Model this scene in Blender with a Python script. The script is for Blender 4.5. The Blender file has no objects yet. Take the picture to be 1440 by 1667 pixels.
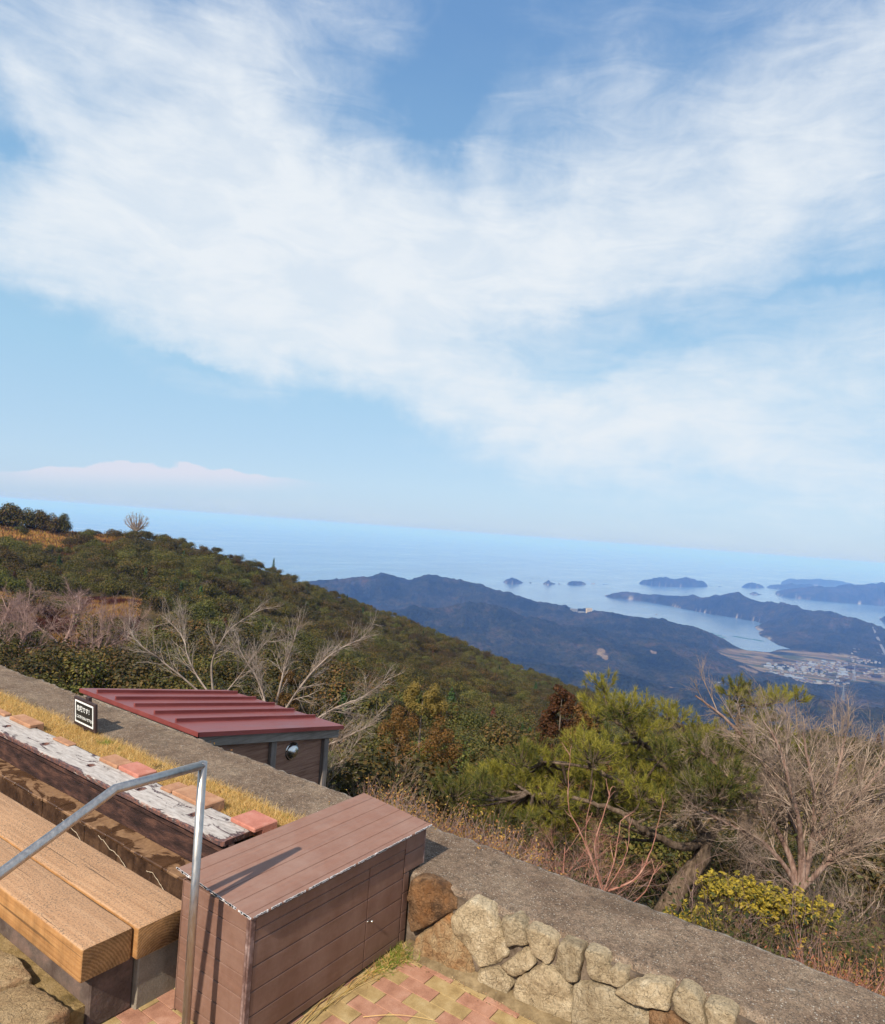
import bpy, math, random
import numpy as np
from mathutils import Matrix, Vector
PI = math.pi
sc = bpy.context.scene
C = sc.collection

# ------------------------------------------------------------------ camera
# world: X runs out over the valley across the wall, Y runs along the wall, paving at z = 0
CAMH = 2.5
FPX = 1135.0
ROLL = math.atan(0.0745)
AZX = math.radians(34.8)
RIGHT = np.array([math.sin(AZX), -math.cos(AZX), 0.0])
FWD = np.array([math.cos(AZX), math.sin(AZX), 0.0])
UP = np.array([0, 0, 1.0])
EYE = np.array([0, 0, CAMH])
cr, sr = math.cos(ROLL), math.sin(ROLL)
cam = bpy.data.cameras.new('camera')
co = bpy.data.objects.new('camera', cam)
C.objects.link(co)
sc.camera = co
cam.sensor_fit = 'HORIZONTAL'
cam.sensor_width = 36
cam.lens = 36 * FPX / 1440
cam.shift_y = 31 / 1440
cam.clip_start = 0.1
cam.clip_end = 300000
cx = RIGHT * cr + UP * sr
cy = -RIGHT * sr + UP * cr
m = Matrix(((cx[0], cy[0], -FWD[0], 0), (cx[1], cy[1], -FWD[1], 0), (cx[2], cy[2], -FWD[2], CAMH), (0, 0, 0, 1)))
co.matrix_world = m

def ray(u, v):
    x = u - 720.0; y = -(v - 864.5)
    return (cr * x - sr * y) / FPX, (sr * x + cr * y) / FPX      # right, up per unit forward

def azt(u, v):
    """azimuth from forward (right positive) and tangent of elevation of a sight line"""
    X, Z = ray(u, v)
    return math.atan(X), Z / math.hypot(1, X)

def pol(az, r):
    d = FWD * math.cos(az) + RIGHT * math.sin(az)
    return d[0] * r, d[1] * r

# ------------------------------------------------------------------ light
SUN_EL = math.radians(42)
SUN_H = np.array([-1, -0.125]) / math.hypot(1, 0.125)              # horizontal direction towards the sun
SUN_ROT = math.atan2(SUN_H[0], SUN_H[1])
sun = bpy.data.lights.new('sun', 'SUN')
sun.energy = 5.0
sun.angle = math.radians(0.6)
sun.color = (1.0, 0.90, 0.74)
so = bpy.data.objects.new('sun', sun)
C.objects.link(so)
so.location = (0, 0, 30)
sd = Vector((-SUN_H[0] * math.cos(SUN_EL), -SUN_H[1] * math.cos(SUN_EL), -math.sin(SUN_EL)))
so.rotation_euler = sd.to_track_quat('-Z', 'Y').to_euler()

sc.view_settings.view_transform = 'Standard'
sc.view_settings.look = 'None'
sc.view_settings.exposure = 0.35
sc.view_settings.gamma = 1
sc.render.engine = 'CYCLES'
cyc = sc.cycles
cyc.use_denoising = True
try:
    cyc.denoiser = 'OPENIMAGEDENOISE'
except Exception:
    pass
cyc.max_bounces = 6
cyc.diffuse_bounces = 3
cyc.glossy_bounces = 2
cyc.transmission_bounces = 3
cyc.volume_bounces = 1
cyc.transparent_max_bounces = 6
cyc.caustics_reflective = False
cyc.caustics_refractive = False
cyc.use_adaptive_sampling = True
cyc.adaptive_threshold = 0.015

world = bpy.data.worlds.new('World')
sc.world = world
world.use_nodes = True

class NT:
    def __init__(s, tree):
        s.t = tree; s.n = tree.nodes; s.l = tree.links
    def new(s, typ, **kw):
        nd = s.n.new(typ)
        for k, v in kw.items(): setattr(nd, k, v)
        return nd
    def put(s, sock, v):
        if v is None: return
        if hasattr(v, 'is_output'): s.l.new(v, sock)
        else: sock.default_value = v
    def math(s, op, a, b=None, c=None, clamp=False):
        nd = s.new('ShaderNodeMath', operation=op, use_clamp=clamp)
        s.put(nd.inputs[0], a); s.put(nd.inputs[1], b); s.put(nd.inputs[2], c)
        return nd.outputs[0]
    def vmath(s, op, a, b=None, scale=None):
        nd = s.new('ShaderNodeVectorMath', operation=op)
        s.put(nd.inputs[0], a); s.put(nd.inputs[1], b)
        if scale is not None: s.put(nd.inputs['Scale'], scale)
        return nd.outputs['Value'] if op in ('DOT_PRODUCT', 'LENGTH') else nd.outputs[0]
    def comb(s, x, y, z):
        nd = s.new('ShaderNodeCombineXYZ')
        s.put(nd.inputs[0], x); s.put(nd.inputs[1], y); s.put(nd.inputs[2], z)
        return nd.outputs[0]
    def mapping(s, v, loc=(0, 0, 0), rot=(0, 0, 0), scale=(1, 1, 1), typ='POINT'):
        nd = s.new('ShaderNodeMapping', vector_type=typ)
        s.l.new(v, nd.inputs[0])
        nd.inputs[1].default_value = loc; nd.inputs[2].default_value = rot; nd.inputs[3].default_value = scale
        return nd.outputs[0]
    def noise(s, v, scale, detail=4, rough=0.55, dist=0.0, color=False):
        nd = s.new('ShaderNodeTexNoise')
        s.put(nd.inputs['Vector'], v)
        nd.inputs['Scale'].default_value = scale; nd.inputs['Detail'].default_value = detail
        nd.inputs['Roughness'].default_value = rough; nd.inputs['Distortion'].default_value = dist
        return nd.outputs[1] if color else nd.outputs[0]
    def voro(s, v, scale, out='Color', feature='F1', rnd=1.0):
        nd = s.new('ShaderNodeTexVoronoi', feature=feature)
        s.put(nd.inputs['Vector'], v); nd.inputs['Scale'].default_value = scale
        if 'Randomness' in nd.inputs: nd.inputs['Randomness'].default_value = rnd
        return nd.outputs[out]
    def ramp(s, f, stops, interp='LINEAR'):
        nd = s.new('ShaderNodeValToRGB')
        s.put(nd.inputs[0], f)
        r = nd.color_ramp; r.interpolation = interp
        while len(r.elements) < len(stops): r.elements.new(0.5)
        for e, (p, c) in zip(r.elements, stops):
            e.position = p
            e.color = (c, c, c, 1) if not hasattr(c, '__len__') else (*c[:3], 1)
        return nd.outputs[0]
    def mix(s, f, a, b, blend='MIX'):
        nd = s.new('ShaderNodeMix', data_type='RGBA', blend_type=blend)
        s.put(nd.inputs[0], f)
        for k, v in ((6, a), (7, b)):
            if hasattr(v, '__len__') and not hasattr(v, 'is_output'): v = (*v[:3], 1)
            s.put(nd.inputs[k], v)
        return nd.outputs[2]
    def mapr(s, f, a, b, c=0.0, d=1.0, smooth=False):
        nd = s.new('ShaderNodeMapRange', clamp=True)
        if smooth: nd.interpolation_type = 'SMOOTHSTEP'
        s.put(nd.inputs[0], f)
        for k, v in zip((1, 2, 3, 4), (a, b, c, d)): nd.inputs[k].default_value = v
        return nd.outputs[0]

def build_world():
    world.node_tree.nodes.clear()
    w = NT(world.node_tree)
    out = w.new('ShaderNodeOutputWorld'); bg = w.new('ShaderNodeBackground')
    w.l.new(bg.outputs[0], out.inputs[0])
    bg.inputs[1].default_value = 0.10
    sky = w.new('ShaderNodeTexSky', sky_type='NISHITA')
    sky.sun_disc = False; sky.sun_elevation = SUN_EL; sky.sun_rotation = SUN_ROT
    sky.altitude = 500; sky.air_density = 1.0; sky.dust_density = 0.6; sky.ozone_density = 1.5
    d = w.new('ShaderNodeTexCoord').outputs['Generated']
    r = w.vmath('DOT_PRODUCT', d, tuple(RIGHT)); f = w.vmath('DOT_PRODUCT', d, tuple(FWD)); z = w.vmath('DOT_PRODUCT', d, (0, 0, 1))
    az = w.math('ARCTAN2', r, f); el = w.math('ARCSINE', z)
    p = w.comb(az, el, 0.0)
    # noise for wisps: coarse warp and fine streaks drawn out along the drift of the high cloud
    zc = w.math('MAXIMUM', w.math('ADD', z, 0.10), 0.05)
    plane = w.comb(w.math('DIVIDE', r, zc), w.math('DIVIDE', f, zc), 0.0)
    n1 = w.vmath('SUBTRACT', w.noise(p, 5.0, 5, 0.6, color=True), (0.5, 0.5, 0.5))
    pw = w.vmath('ADD', p, w.vmath('MULTIPLY', n1, (0.22, 0.16, 0)))
    st = w.noise(w.mapping(p, rot=(0, 0, 0.35), scale=(3.2, 11.0, 1.0)), 2.6, 8, 0.62, 0.8)
    st2 = w.noise(w.mapping(plane, rot=(0, 0, 0.7), scale=(0.7, 2.2, 1)), 1.3, 8, 0.6, 0.5)
    fine = w.noise(p, 9.0, 8, 0.62, 0.4)
    blobs = [
        (360, 320, 330, 190, 20, 1.25), (650, 430, 430, 120, 8, 1.0), (1030, 370, 430, 110, -4, 0.85), (430, 110, 150, 110, 60, 0.5),
        (230, 25, 280, 70, -5, 0.5), (760, 640, 260, 70, 18, 0.85), (1190, 640, 380, 75, -8, 0.85), (300, 530, 340, 55, 12, 0.75),
        (1330, 270, 260, 150, -20, 0.42), (1120, 190, 340, 120, 0, 0.5), (600, 20, 140, 50, 0, 0.35), (1410, 60, 130, 80, 0, 0.45),
        (60, 400, 120, 90, 0, 0.45), (1290, 740, 340, 80, 3, 0.75), (60, 120, 90, 40, 40, 0.45), (800, 270, 60, 80, 20, 0.25),
        (715, 170, 60, 130, 5, -0.9), (650, 90, 50, 50, 0, -0.2), (25, 215, 60, 45, 20, -0.8), (800, 50, 130, 50, 0, -0.2), (1000, 110, 170, 60, 0, 0.25),
        (1010, 500, 150, 26, -8, -0.4), (1110, 545, 90, 30, 0, -0.3), (1390, 462, 110, 13, -5, -0.5), (340, 600, 80, 11, 10, -0.6),
        (920, 635, 80, 18, -10, -0.3), (10, 520, 90, 40, 0, -0.6), (250, 690, 460, 60, 10, -1.1), (620, 690, 120, 22, 10, -0.4),
        (1150, 60, 90, 50, 30, -0.2), (160, 170, 30, 70, -30, -0.15),
    ]
    tot = None
    for (u, v, a, b, th, wt) in blobs:
        A_, t_ = azt(u, v); e_ = math.atan(t_)
        X, Z = ray(u, v); k = 1.0 / FPX / (1 + X * X + Z * Z) ** 0.6
        mp = w.mapping(pw, loc=(A_, e_, 0), rot=(0, 0, -math.radians(th) + ROLL), scale=(a * k, b * k, 1), typ='TEXTURE')
        q = w.vmath('DOT_PRODUCT', mp, mp)
        g = w.math('MULTIPLY', w.math('EXPONENT', w.math('MULTIPLY', q, -0.9)), wt)
        tot = g if tot is None else w.math('ADD', tot, g)
    tot = w.math('ADD', tot, w.mapr(f, 0.68, 0.25, 0.0, 0.7, True))     # cloud veil added out of view to whiten and brighten the ambient light
    k = w.math('ADD', w.math('MULTIPLY', w.math('SUBTRACT', st, 0.5), 1.15), w.math('MULTIPLY', w.math('SUBTRACT', fine, 0.5), 0.9))
    k = w.math('ADD', k, w.math('MULTIPLY', w.math('SUBTRACT', st2, 0.5), 0.35))
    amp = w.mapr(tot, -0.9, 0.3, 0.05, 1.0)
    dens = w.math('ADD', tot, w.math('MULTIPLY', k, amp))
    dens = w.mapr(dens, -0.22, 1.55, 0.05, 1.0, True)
    mott = w.noise(w.mapping(p, rot=(0, 0, -0.25), scale=(2.2, 5.0, 1.0)), 3.4, 7, 0.6, 0.6)
    dens = w.math('MULTIPLY', dens, w.mapr(mott, 0.33, 0.62, 0.80, 1.0, True))
    # low bank of cumulus over the sea: flat base, billowed top
    A_, t_ = azt(250, 778); e0 = math.atan(t_); wd = 0.19
    q = w.math('DIVIDE', w.math('SUBTRACT', az, A_), wd)
    env = w.math('EXPONENT', w.math('MULTIPLY', w.math('MULTIPLY', q, q), -1.3))
    bl = w.noise(w.mapping(p, scale=(1, 1.3, 1)), 24, 4, 0.5)
    top = w.math('ADD', w.math('MULTIPLY', env, w.mapr(bl, 0.25, 0.8, 0.016, 0.036)), e0 - 0.004)
    slope = w.math('MULTIPLY', w.math('SUBTRACT', az, A_), 0.07)
    ee = w.math('SUBTRACT', el, slope)
    up_ = w.mapr(w.math('SUBTRACT', top, ee), 0.0, 0.004, 0, 1, True)
    lo_ = w.mapr(ee, e0 - 0.022, e0 + 0.012, 0, 1, True)
    bank = w.math('MULTIPLY', w.math('MULTIPLY', up_, lo_), w.math('MULTIPLY', w.mapr(env, 0.1, 0.5), 0.8))
    base = w.mix(1.0, sky.outputs[0], SKY_TINT, 'MULTIPLY')
    grad = w.vmath('SCALE', w.ramp(w.mapr(z, 0.0, 0.75), SKY_RAMP), scale=7.85)
    base = w.mix(0.82, base, grad)
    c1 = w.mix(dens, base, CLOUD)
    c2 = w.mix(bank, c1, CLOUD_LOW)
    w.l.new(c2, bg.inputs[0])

SKY_TINT = (1.0, 1.05, 1.1)
def s10(r, g, b, k=1.0):
    f = lambda x: ((x / 255 + 0.055) / 1.055) ** 2.4 * k
    return (f(r), f(g), f(b))
SKY_RAMP = [(0.0, s10(176, 203, 236)), (0.08, s10(182, 212, 239)), (0.28, s10(164, 209, 238)), (0.5, s10(136, 188, 229)), (0.78, s10(104, 155, 210)), (1.0, s10(84, 136, 200))]
CLOUD = s10(233, 240, 247, 7.85)
CLOUD_LOW = s10(226, 226, 240, 7.85)
build_world()

# ------------------------------------------------------------------ helpers
def mesh(name, V, F, mats=None, smooth=False, mi=None):
    """V (n,3); F list of faces or (m,k) array"""
    me = bpy.data.meshes.new(name)
    V = np.asarray(V, dtype=np.float32)
    if isinstance(F, np.ndarray):
        me.vertices.add(len(V)); me.vertices.foreach_set('co', V.ravel())
        n, k = F.shape
        me.loops.add(n * k); me.loops.foreach_set('vertex_index', F.astype(np.int32).ravel())
        me.polygons.add(n)
        me.polygons.foreach_set('loop_start', np.arange(0, n * k, k, dtype=np.int32))
        me.polygons.foreach_set('loop_total', np.full(n, k, dtype=np.int32))
        me.update(calc_edges=True)
    else:
        me.from_pydata(V.tolist(), [], F); me.update()
    for m_ in (mats or []): me.materials.append(m_)
    n = len(me.polygons)
    if mi is not None: me.polygons.foreach_set('material_index', np.asarray(mi, dtype=np.int32))
    if smooth: me.polygons.foreach_set('use_smooth', np.ones(n, dtype=bool))
    return me

def link(name, me, parent=None, loc=None, rot=None):
    o = bpy.data.objects.new(name, me); C.objects.link(o)
    if parent is not None: o.parent = parent
    if loc is not None: o.location = loc
    if rot is not None: o.rotation_euler = rot
    return o

def tag(o, label=None, cat=None, group=None, kind=None):
    if label: o['label'] = label
    if cat: o['category'] = cat
    if group: o['group'] = group
    if kind: o['kind'] = kind
    return o

def empty(name, loc, label, cat, group=None):
    o = bpy.data.objects.new(name, None); C.objects.link(o); o.location = loc
    o.empty_display_size = 0.1
    return tag(o, label, cat, group)

class MB:
    """collects simple solids, then links them as one mesh object"""
    def __init__(s, org=(0, 0, 0)):
        s.V = []; s.F = []; s.M = []; s.org = np.array(org, float)
    def add(s, V, F, m=0):
        o = len(s.V); s.V += [tuple(np.array(v, float) - s.org) for v in V]
        s.F += [tuple(i + o for i in f) for f in F]; s.M += [m] * len(F)
    def box(s, x0, x1, y0, y1, z0, z1, m=0, bev=0.0, skew=None):
        x0, x1 = min(x0, x1), max(x0, x1); y0, y1 = min(y0, y1), max(y0, y1)
        if bev <= 0:
            V = [(x, y, z) for z in (z0, z1) for x, y in ((x0, y0), (x1, y0), (x1, y1), (x0, y1))]
            F = [(3, 2, 1, 0), (4, 5, 6, 7), (0, 1, 5, 4), (1, 2, 6, 5), (2, 3, 7, 6), (3, 0, 4, 7)]
        else:
            b = min(bev, (x1 - x0) / 2.1, (y1 - y0) / 2.1, (z1 - z0) / 2.1)
            V = []; F = []
            # three slabs of vertices per corner
            idx = {}
            for i, x in enumerate((x0, x1)):
                for j, y in enumerate((y0, y1)):
                    for k, z in enumerate((z0, z1)):
                        xi = x + b * (1 - 2 * i); yi = y + b * (1 - 2 * j); zi = z + b * (1 - 2 * k)
                        for a, v in (('x', (x, yi, zi)), ('y', (xi, y, zi)), ('z', (xi, yi, z))):
                            idx[(i, j, k, a)] = len(V); V.append(v)
            I = lambda i, j, k, a: idx[(i, j, k, a)]
            F += [[I(0, 0, 0, 'x'), I(0, 0, 1, 'x'), I(0, 1, 1, 'x'), I(0, 1, 0, 'x')], [I(1, 0, 0, 'x'), I(1, 1, 0, 'x'), I(1, 1, 1, 'x'), I(1, 0, 1, 'x')],
                  [I(0, 0, 0, 'y'), I(1, 0, 0, 'y'), I(1, 0, 1, 'y'), I(0, 0, 1, 'y')], [I(0, 1, 0, 'y'), I(0, 1, 1, 'y'), I(1, 1, 1, 'y'), I(1, 1, 0, 'y')],
                  [I(0, 0, 0, 'z'), I(0, 1, 0, 'z'), I(1, 1, 0, 'z'), I(1, 0, 0, 'z')], [I(0, 0, 1, 'z'), I(1, 0, 1, 'z'), I(1, 1, 1, 'z'), I(0, 1, 1, 'z')]]
            for i in (0, 1):
                for j in (0, 1):
                    F.append([I(i, j, 0, 'x'), I(i, j, 1, 'x'), I(i, j, 1, 'y'), I(i, j, 0, 'y')])
            for i in (0, 1):
                for k in (0, 1):
                    F.append([I(i, 0, k, 'x'), I(i, 1, k, 'x'), I(i, 1, k, 'z'), I(i, 0, k, 'z')])
            for j in (0, 1):
                for k in (0, 1):
                    F.append([I(0, j, k, 'y'), I(1, j, k, 'y'), I(1, j, k, 'z'), I(0, j, k, 'z')])
            for i in (0, 1):
                for j in (0, 1):
                    for k in (0, 1):
                        F.append([I(i, j, k, 'x'), I(i, j, k, 'y'), I(i, j, k, 'z')])
            c = np.array([(x0 + x1) / 2, (y0 + y1) / 2, (z0 + z1) / 2]); A_ = np.array(V)
            for n, f in enumerate(F):
                nn = np.cross(A_[f[1]] - A_[f[0]], A_[f[2]] - A_[f[0]])
                if nn @ (A_[f].mean(0) - c) < 0: F[n] = f[::-1]
        if skew is not None: V = [skew(v) for v in V]
        s.add(V, F, m)
    def tube(s, pts, rad, n=16, m=0, cap=True):
        V, F = tube_vf(np.array([pts], float), np.array([rad if hasattr(rad, '__len__') else [rad] * len(pts)], float), n)
        F = [tuple(f) for f in F.tolist()]
        if cap:
            k = len(pts)
            F.append(tuple(range(n))[::-1]); F.append(tuple(range((k - 1) * n, k * n)))
        s.add(V.tolist(), F, m)
    def build(s, name, mats, parent=None, smooth=False, loc=None):
        if not isinstance(mats, (list, tuple)): mats = [mats]
        me = mesh(name, s.V, s.F, mats, smooth, s.M)
        o = link(name, me, parent)
        o.location = ((0, 0, 0) if parent is not None else tuple(s.org)) if loc is None else loc
        return o

def tube_vf(P, R, n):
    """P (m,k,3) polylines, R (m,k) radii -> tapered tubes with n sides"""
    m_, k, _ = P.shape
    T = np.empty_like(P)
    T[:, 1:-1] = P[:, 2:] - P[:, :-2]; T[:, 0] = P[:, 1] - P[:, 0]; T[:, -1] = P[:, -1] - P[:, -2]
    T /= np.linalg.norm(T, axis=2, keepdims=True) + 1e-9
    D = P[:, -1] - P[:, 0]
    ref = np.zeros((m_, 3)); ref[np.arange(m_), np.abs(D).argmin(1)] = 1
    U = np.cross(T, ref[:, None, :]); U /= np.linalg.norm(U, axis=2, keepdims=True) + 1e-9
    W_ = np.cross(T, U)
    a = np.arange(n) * 2 * PI / n
    V = P[:, :, None] + R[:, :, None, None] * (U[:, :, None] * np.cos(a)[None, None, :, None] + W_[:, :, None] * np.sin(a)[None, None, :, None])
    base = (np.arange(m_) * k * n)[:, None, None] + (np.arange(k - 1) * n)[None, :, None]
    i = np.arange(n)[None, None, :]; j = (i + 1) % n
    F = np.stack([base + i, base + j, base + n + j, base + n + i], -1).reshape(-1, 4)
    return V.reshape(-1, 3), F

class Branches:
    def __init__(s): s.g = {}
    def add(s, pts, rad, n=3): s.g.setdefault((len(pts), n), []).append((pts, rad))
    def vf(s):
        Vs = []; Fs = []; o = 0
        for (k, n), L in s.g.items():
            V, F = tube_vf(np.array([a for a, b in L], float), np.array([b for a, b in L], float), n)
            Vs.append(V); Fs.append(F + o); o += len(V)
        return np.concatenate(Vs), np.concatenate(Fs)

def cards(Cn, N, s, rng, asp=0.55, jit=0.6, fold=0.0):
    """leaf-sized four-sided blades at Cn facing roughly N"""
    n = len(Cn)
    N = N + rng.normal(0, jit, (n, 3)); N /= np.linalg.norm(N, axis=1, keepdims=True) + 1e-9
    a = rng.normal(0, 1, (n, 3)); U = np.cross(N, a); U /= np.linalg.norm(U, axis=1, keepdims=True) + 1e-9
    W_ = np.cross(N, U)
    s = (np.ones(n) * s * rng.uniform(0.7, 1.3, n))[:, None]
    V = np.stack([Cn - U * s * .5, Cn - W_ * s * asp * .5, Cn + U * s * .5, Cn + W_ * s * asp * .5], 1).reshape(-1, 3)
    F = np.arange(n * 4).reshape(n, 4)
    return V, F

def blades(P, D, L, w, rng):
    """thin pointed blades (needles, grass): triangles from P along D"""
    n = len(P)
    a = rng.normal(0, 1, (n, 3)); U = np.cross(D, a); U /= np.linalg.norm(U, axis=1, keepdims=True) + 1e-9
    L = (np.ones(n) * L)[:, None]; w = (np.ones(n) * w)[:, None]
    V = np.stack([P - U * w * .5, P + U * w * .5, P + D * L], 1).reshape(-1, 3)
    return V, np.arange(n * 3).reshape(n, 3)

def join(parts):
    Vs = []; Fs = []; M_ = []; o = 0
    for V, F, m_ in parts:
        Vs.append(V); Fs.append(F + o); o += len(V); M_.append(np.full(len(F), m_))
    k = max(f.shape[1] for f in Fs)
    Fs = [f if f.shape[1] == k else np.concatenate([f, f[:, -1:]], 1) for f in Fs]
    return np.concatenate(Vs), np.concatenate(Fs), np.concatenate(M_)

# value noise in numpy
_rg = np.random.default_rng(11)
_T = _rg.random((256, 256))
def vn(x, y):
    xi = np.floor(x).astype(int); yi = np.floor(y).astype(int)
    fx = x - xi; fy = y - yi; fx = fx * fx * (3 - 2 * fx); fy = fy * fy * (3 - 2 * fy)
    g = lambda a, b: _T[a % 256, b % 256]
    return (g(xi, yi) * (1 - fx) + g(xi + 1, yi) * fx) * (1 - fy) + (g(xi, yi + 1) * (1 - fx) + g(xi + 1, yi + 1) * fx) * fy
def fbm(x, y, o=5, p=0.5):
    s = 0; a = 1; t = 0
    for i in range(o):
        s = s + a * vn(x * 2 ** i + 17.3 * i, y * 2 ** i + 9.1 * i); t += a; a *= p
    return s / t
def ridged(x, y, o=5, p=0.5):
    s = 0; a = 1; t = 0
    for i in range(o):
        s = s + a * (1 - np.abs(2 * vn(x * 2 ** i + 5.3 * i, y * 2 ** i + 3.1 * i) - 1)); t += a; a *= p
    return s / t

# ------------------------------------------------------------------ materials
def material(name, rough=0.8, spec=0.3, metal=0.0):
    mt = bpy.data.materials.new(name); mt.use_nodes = True
    w = NT(mt.node_tree)
    b = mt.node_tree.nodes['Principled BSDF']
    b.inputs['Roughness'].default_value = rough; b.inputs['Specular IOR Level'].default_value = spec; b.inputs['Metallic'].default_value = metal
    return mt, w, b
def bump(w, b, h, dist, strength=1.0):
    nd = w.new('ShaderNodeBump'); nd.inputs['Distance'].default_value = dist; nd.inputs['Strength'].default_value = strength
    w.l.new(h, nd.inputs['Height']); w.l.new(nd.outputs[0], b.inputs['Normal'])
def ocoord(w, scale=(1, 1, 1), loc=(0, 0, 0)):
    return w.mapping(w.new('ShaderNodeTexCoord').outputs['Object'], scale=scale, loc=loc)

def simple(name, cols, scale=6, rough=0.8, spec=0.3, bscale=60, bdist=0.002, stretch=(1, 1, 1), det=5, lo=0.32, hi=0.68, metal=0.0, fine=0.25):
    """mottled surface: noise through the colours of the thing plus a fine grain and relief"""
    mt, w, b = material(name, rough, spec, metal)
    c = ocoord(w, stretch)
    n = w.noise(c, scale, det, 0.6)
    k = len(cols)
    col = w.ramp(n, [(lo + (hi - lo) * i / max(1, k - 1), cc) for i, cc in enumerate(cols)])
    g = w.noise(c, bscale, 4, 0.65)
    col = w.mix(1.0, col, w.ramp(g, [(0.25, 1 - fine), (0.75, 1 + fine * 0.0 + 0.0)]), 'MULTIPLY') if fine else col
    w.l.new(col, b.inputs['Base Color'])
    if bdist: bump(w, b, w.math('ADD', g, w.math('MULTIPLY', n, 0.6)), bdist)
    return mt

def leafmat(name, cols, tip=None, trans=0.35, rough=0.6, objvar=True, spec=0.25):
    """foliage: every leaf and every plant picks its own tint"""
    mt, w, b = material(name, rough, spec)
    ri = w.new('ShaderNodeNewGeometry').outputs['Random Per Island']
    ob = w.new('ShaderNodeObjectInfo').outputs['Random']
    k = len(cols)
    c1 = w.ramp(ri, [((i + 0.5) / k, c) for i, c in enumerate(cols)])
    if objvar:
        v = w.mapr(ob, 0, 1, 0.55, 1.3)
        c1 = w.mix(1.0, c1, w.comb(v, v, v), 'MULTIPLY')
        h = w.new('ShaderNodeHueSaturation')
        w.put(h.inputs['Hue'], w.mapr(w.math('FRACT', w.math('MULTIPLY', ob, 7.31)), 0, 1, 0.47, 0.525)); h.inputs['Saturation'].default_value = 1
        w.put(h.inputs['Color'], c1); c1 = h.outputs[0]
    w.l.new(c1, b.inputs['Base Color'])
    if trans:
        tr = w.new('ShaderNodeBsdfTranslucent'); w.l.new(c1, tr.inputs[0])
        mx = w.new('ShaderNodeMixShader'); mx.inputs[0].default_value = trans
        w.l.new(b.outputs[0], mx.inputs[1]); w.l.new(tr.outputs[0], mx.inputs[2])
        w.l.new(mx.outputs[0], mt.node_tree.nodes['Material Output'].inputs[0])
    return mt

def concrete_top():
    mt, w, b = material('exposed_aggregate', 0.9, 0.2)
    c = ocoord(w)
    big = w.noise(c, 3.5, 5, 0.65)
    mid = w.noise(c, 22, 5, 0.7)
    base = w.ramp(big, [(0.3, (0.15, 0.098, 0.066)), (0.5, (0.225, 0.158, 0.11)), (0.72, (0.30, 0.225, 0.16))])
    base = w.mix(1.0, base, w.ramp(mid, [(0.3, 0.55), (0.7, 1.15)]), 'MULTIPLY')
    base = w.mix(1.0, base, w.ramp(w.noise(c, 110, 4, 0.8), [(0.38, 0.45), (0.5, 0.95), (0.66, 1.3)]), 'MULTIPLY')
    vd = w.voro(c, 92, 'Distance'); vc = w.voro(c, 92, 'Color')
    sep = w.new('ShaderNodeSeparateColor'); w.l.new(vc, sep.inputs[0])
    chip = w.math('MULTIPLY', w.mapr(vd, 0.5, 0.32), w.mapr(sep.outputs[0], 0.5, 0.75))
    chip = w.math('MULTIPLY', chip, w.mapr(w.noise(c, 9, 4, 0.7), 0.35, 0.62, 0.35, 1.0))
    chipc = w.ramp(sep.outputs[1], [(0, (0.30, 0.20, 0.13)), (0.5, (0.38, 0.30, 0.22)), (0.85, (0.45, 0.39, 0.32)), (1, (0.60, 0.55, 0.48))])
    dark = w.math('MULTIPLY', w.mapr(vd, 0.45, 0.3), w.mapr(sep.outputs[0], 0.3, 0.22))
    col = w.mix(w.math('MULTIPLY', dark, 0.75), base, (0.06, 0.05, 0.045))
    col = w.mix(chip, col, chipc)
    li = w.mapr(w.noise(w.mapping(c, loc=(3, 8, 1)), 5.5, 6, 0.75), 0.66, 0.74)
    col = w.mix(w.math('MULTIPLY', li, 0.5), col, (0.55, 0.53, 0.48))
    wp = w.vmath('ADD', c, w.vmath('SCALE', w.noise(c, 3.0, 5, 0.65, color=True), scale=0.5))
    ck = w.mapr(w.voro(wp, 0.85, 'Distance', 'DISTANCE_TO_EDGE'), 0.0, 0.006, 1.0, 0.0)
    col = w.mix(w.math('MULTIPLY', ck, 0.55), col, (0.035, 0.028, 0.022))
    st_ = w.mapr(w.noise(w.mapping(c, loc=(5, 1, 2), scale=(1, 0.5, 1)), 2.2, 6, 0.7), 0.55, 0.7)
    col = w.mix(w.math('MULTIPLY', st_, 0.42), col, (0.07, 0.055, 0.04))
    ad = w.new('ShaderNodeAttribute'); ad.attribute_name = 'edge'
    e = w.math('MULTIPLY', ad.outputs['Fac'], w.mapr(w.noise(c, 14, 6, 0.75), 0.45, 0.6))
    col = w.mix(e, col, (0.62, 0.58, 0.52))
    w.l.new(col, b.inputs['Base Color'])
    h = w.math('ADD', w.math('MULTIPLY', chip, 0.6), w.math('ADD', mid, w.math('MULTIPLY', w.noise(c, 140, 3), 0.7)))
    bump(w, b, h, 0.010)
    return mt

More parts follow.
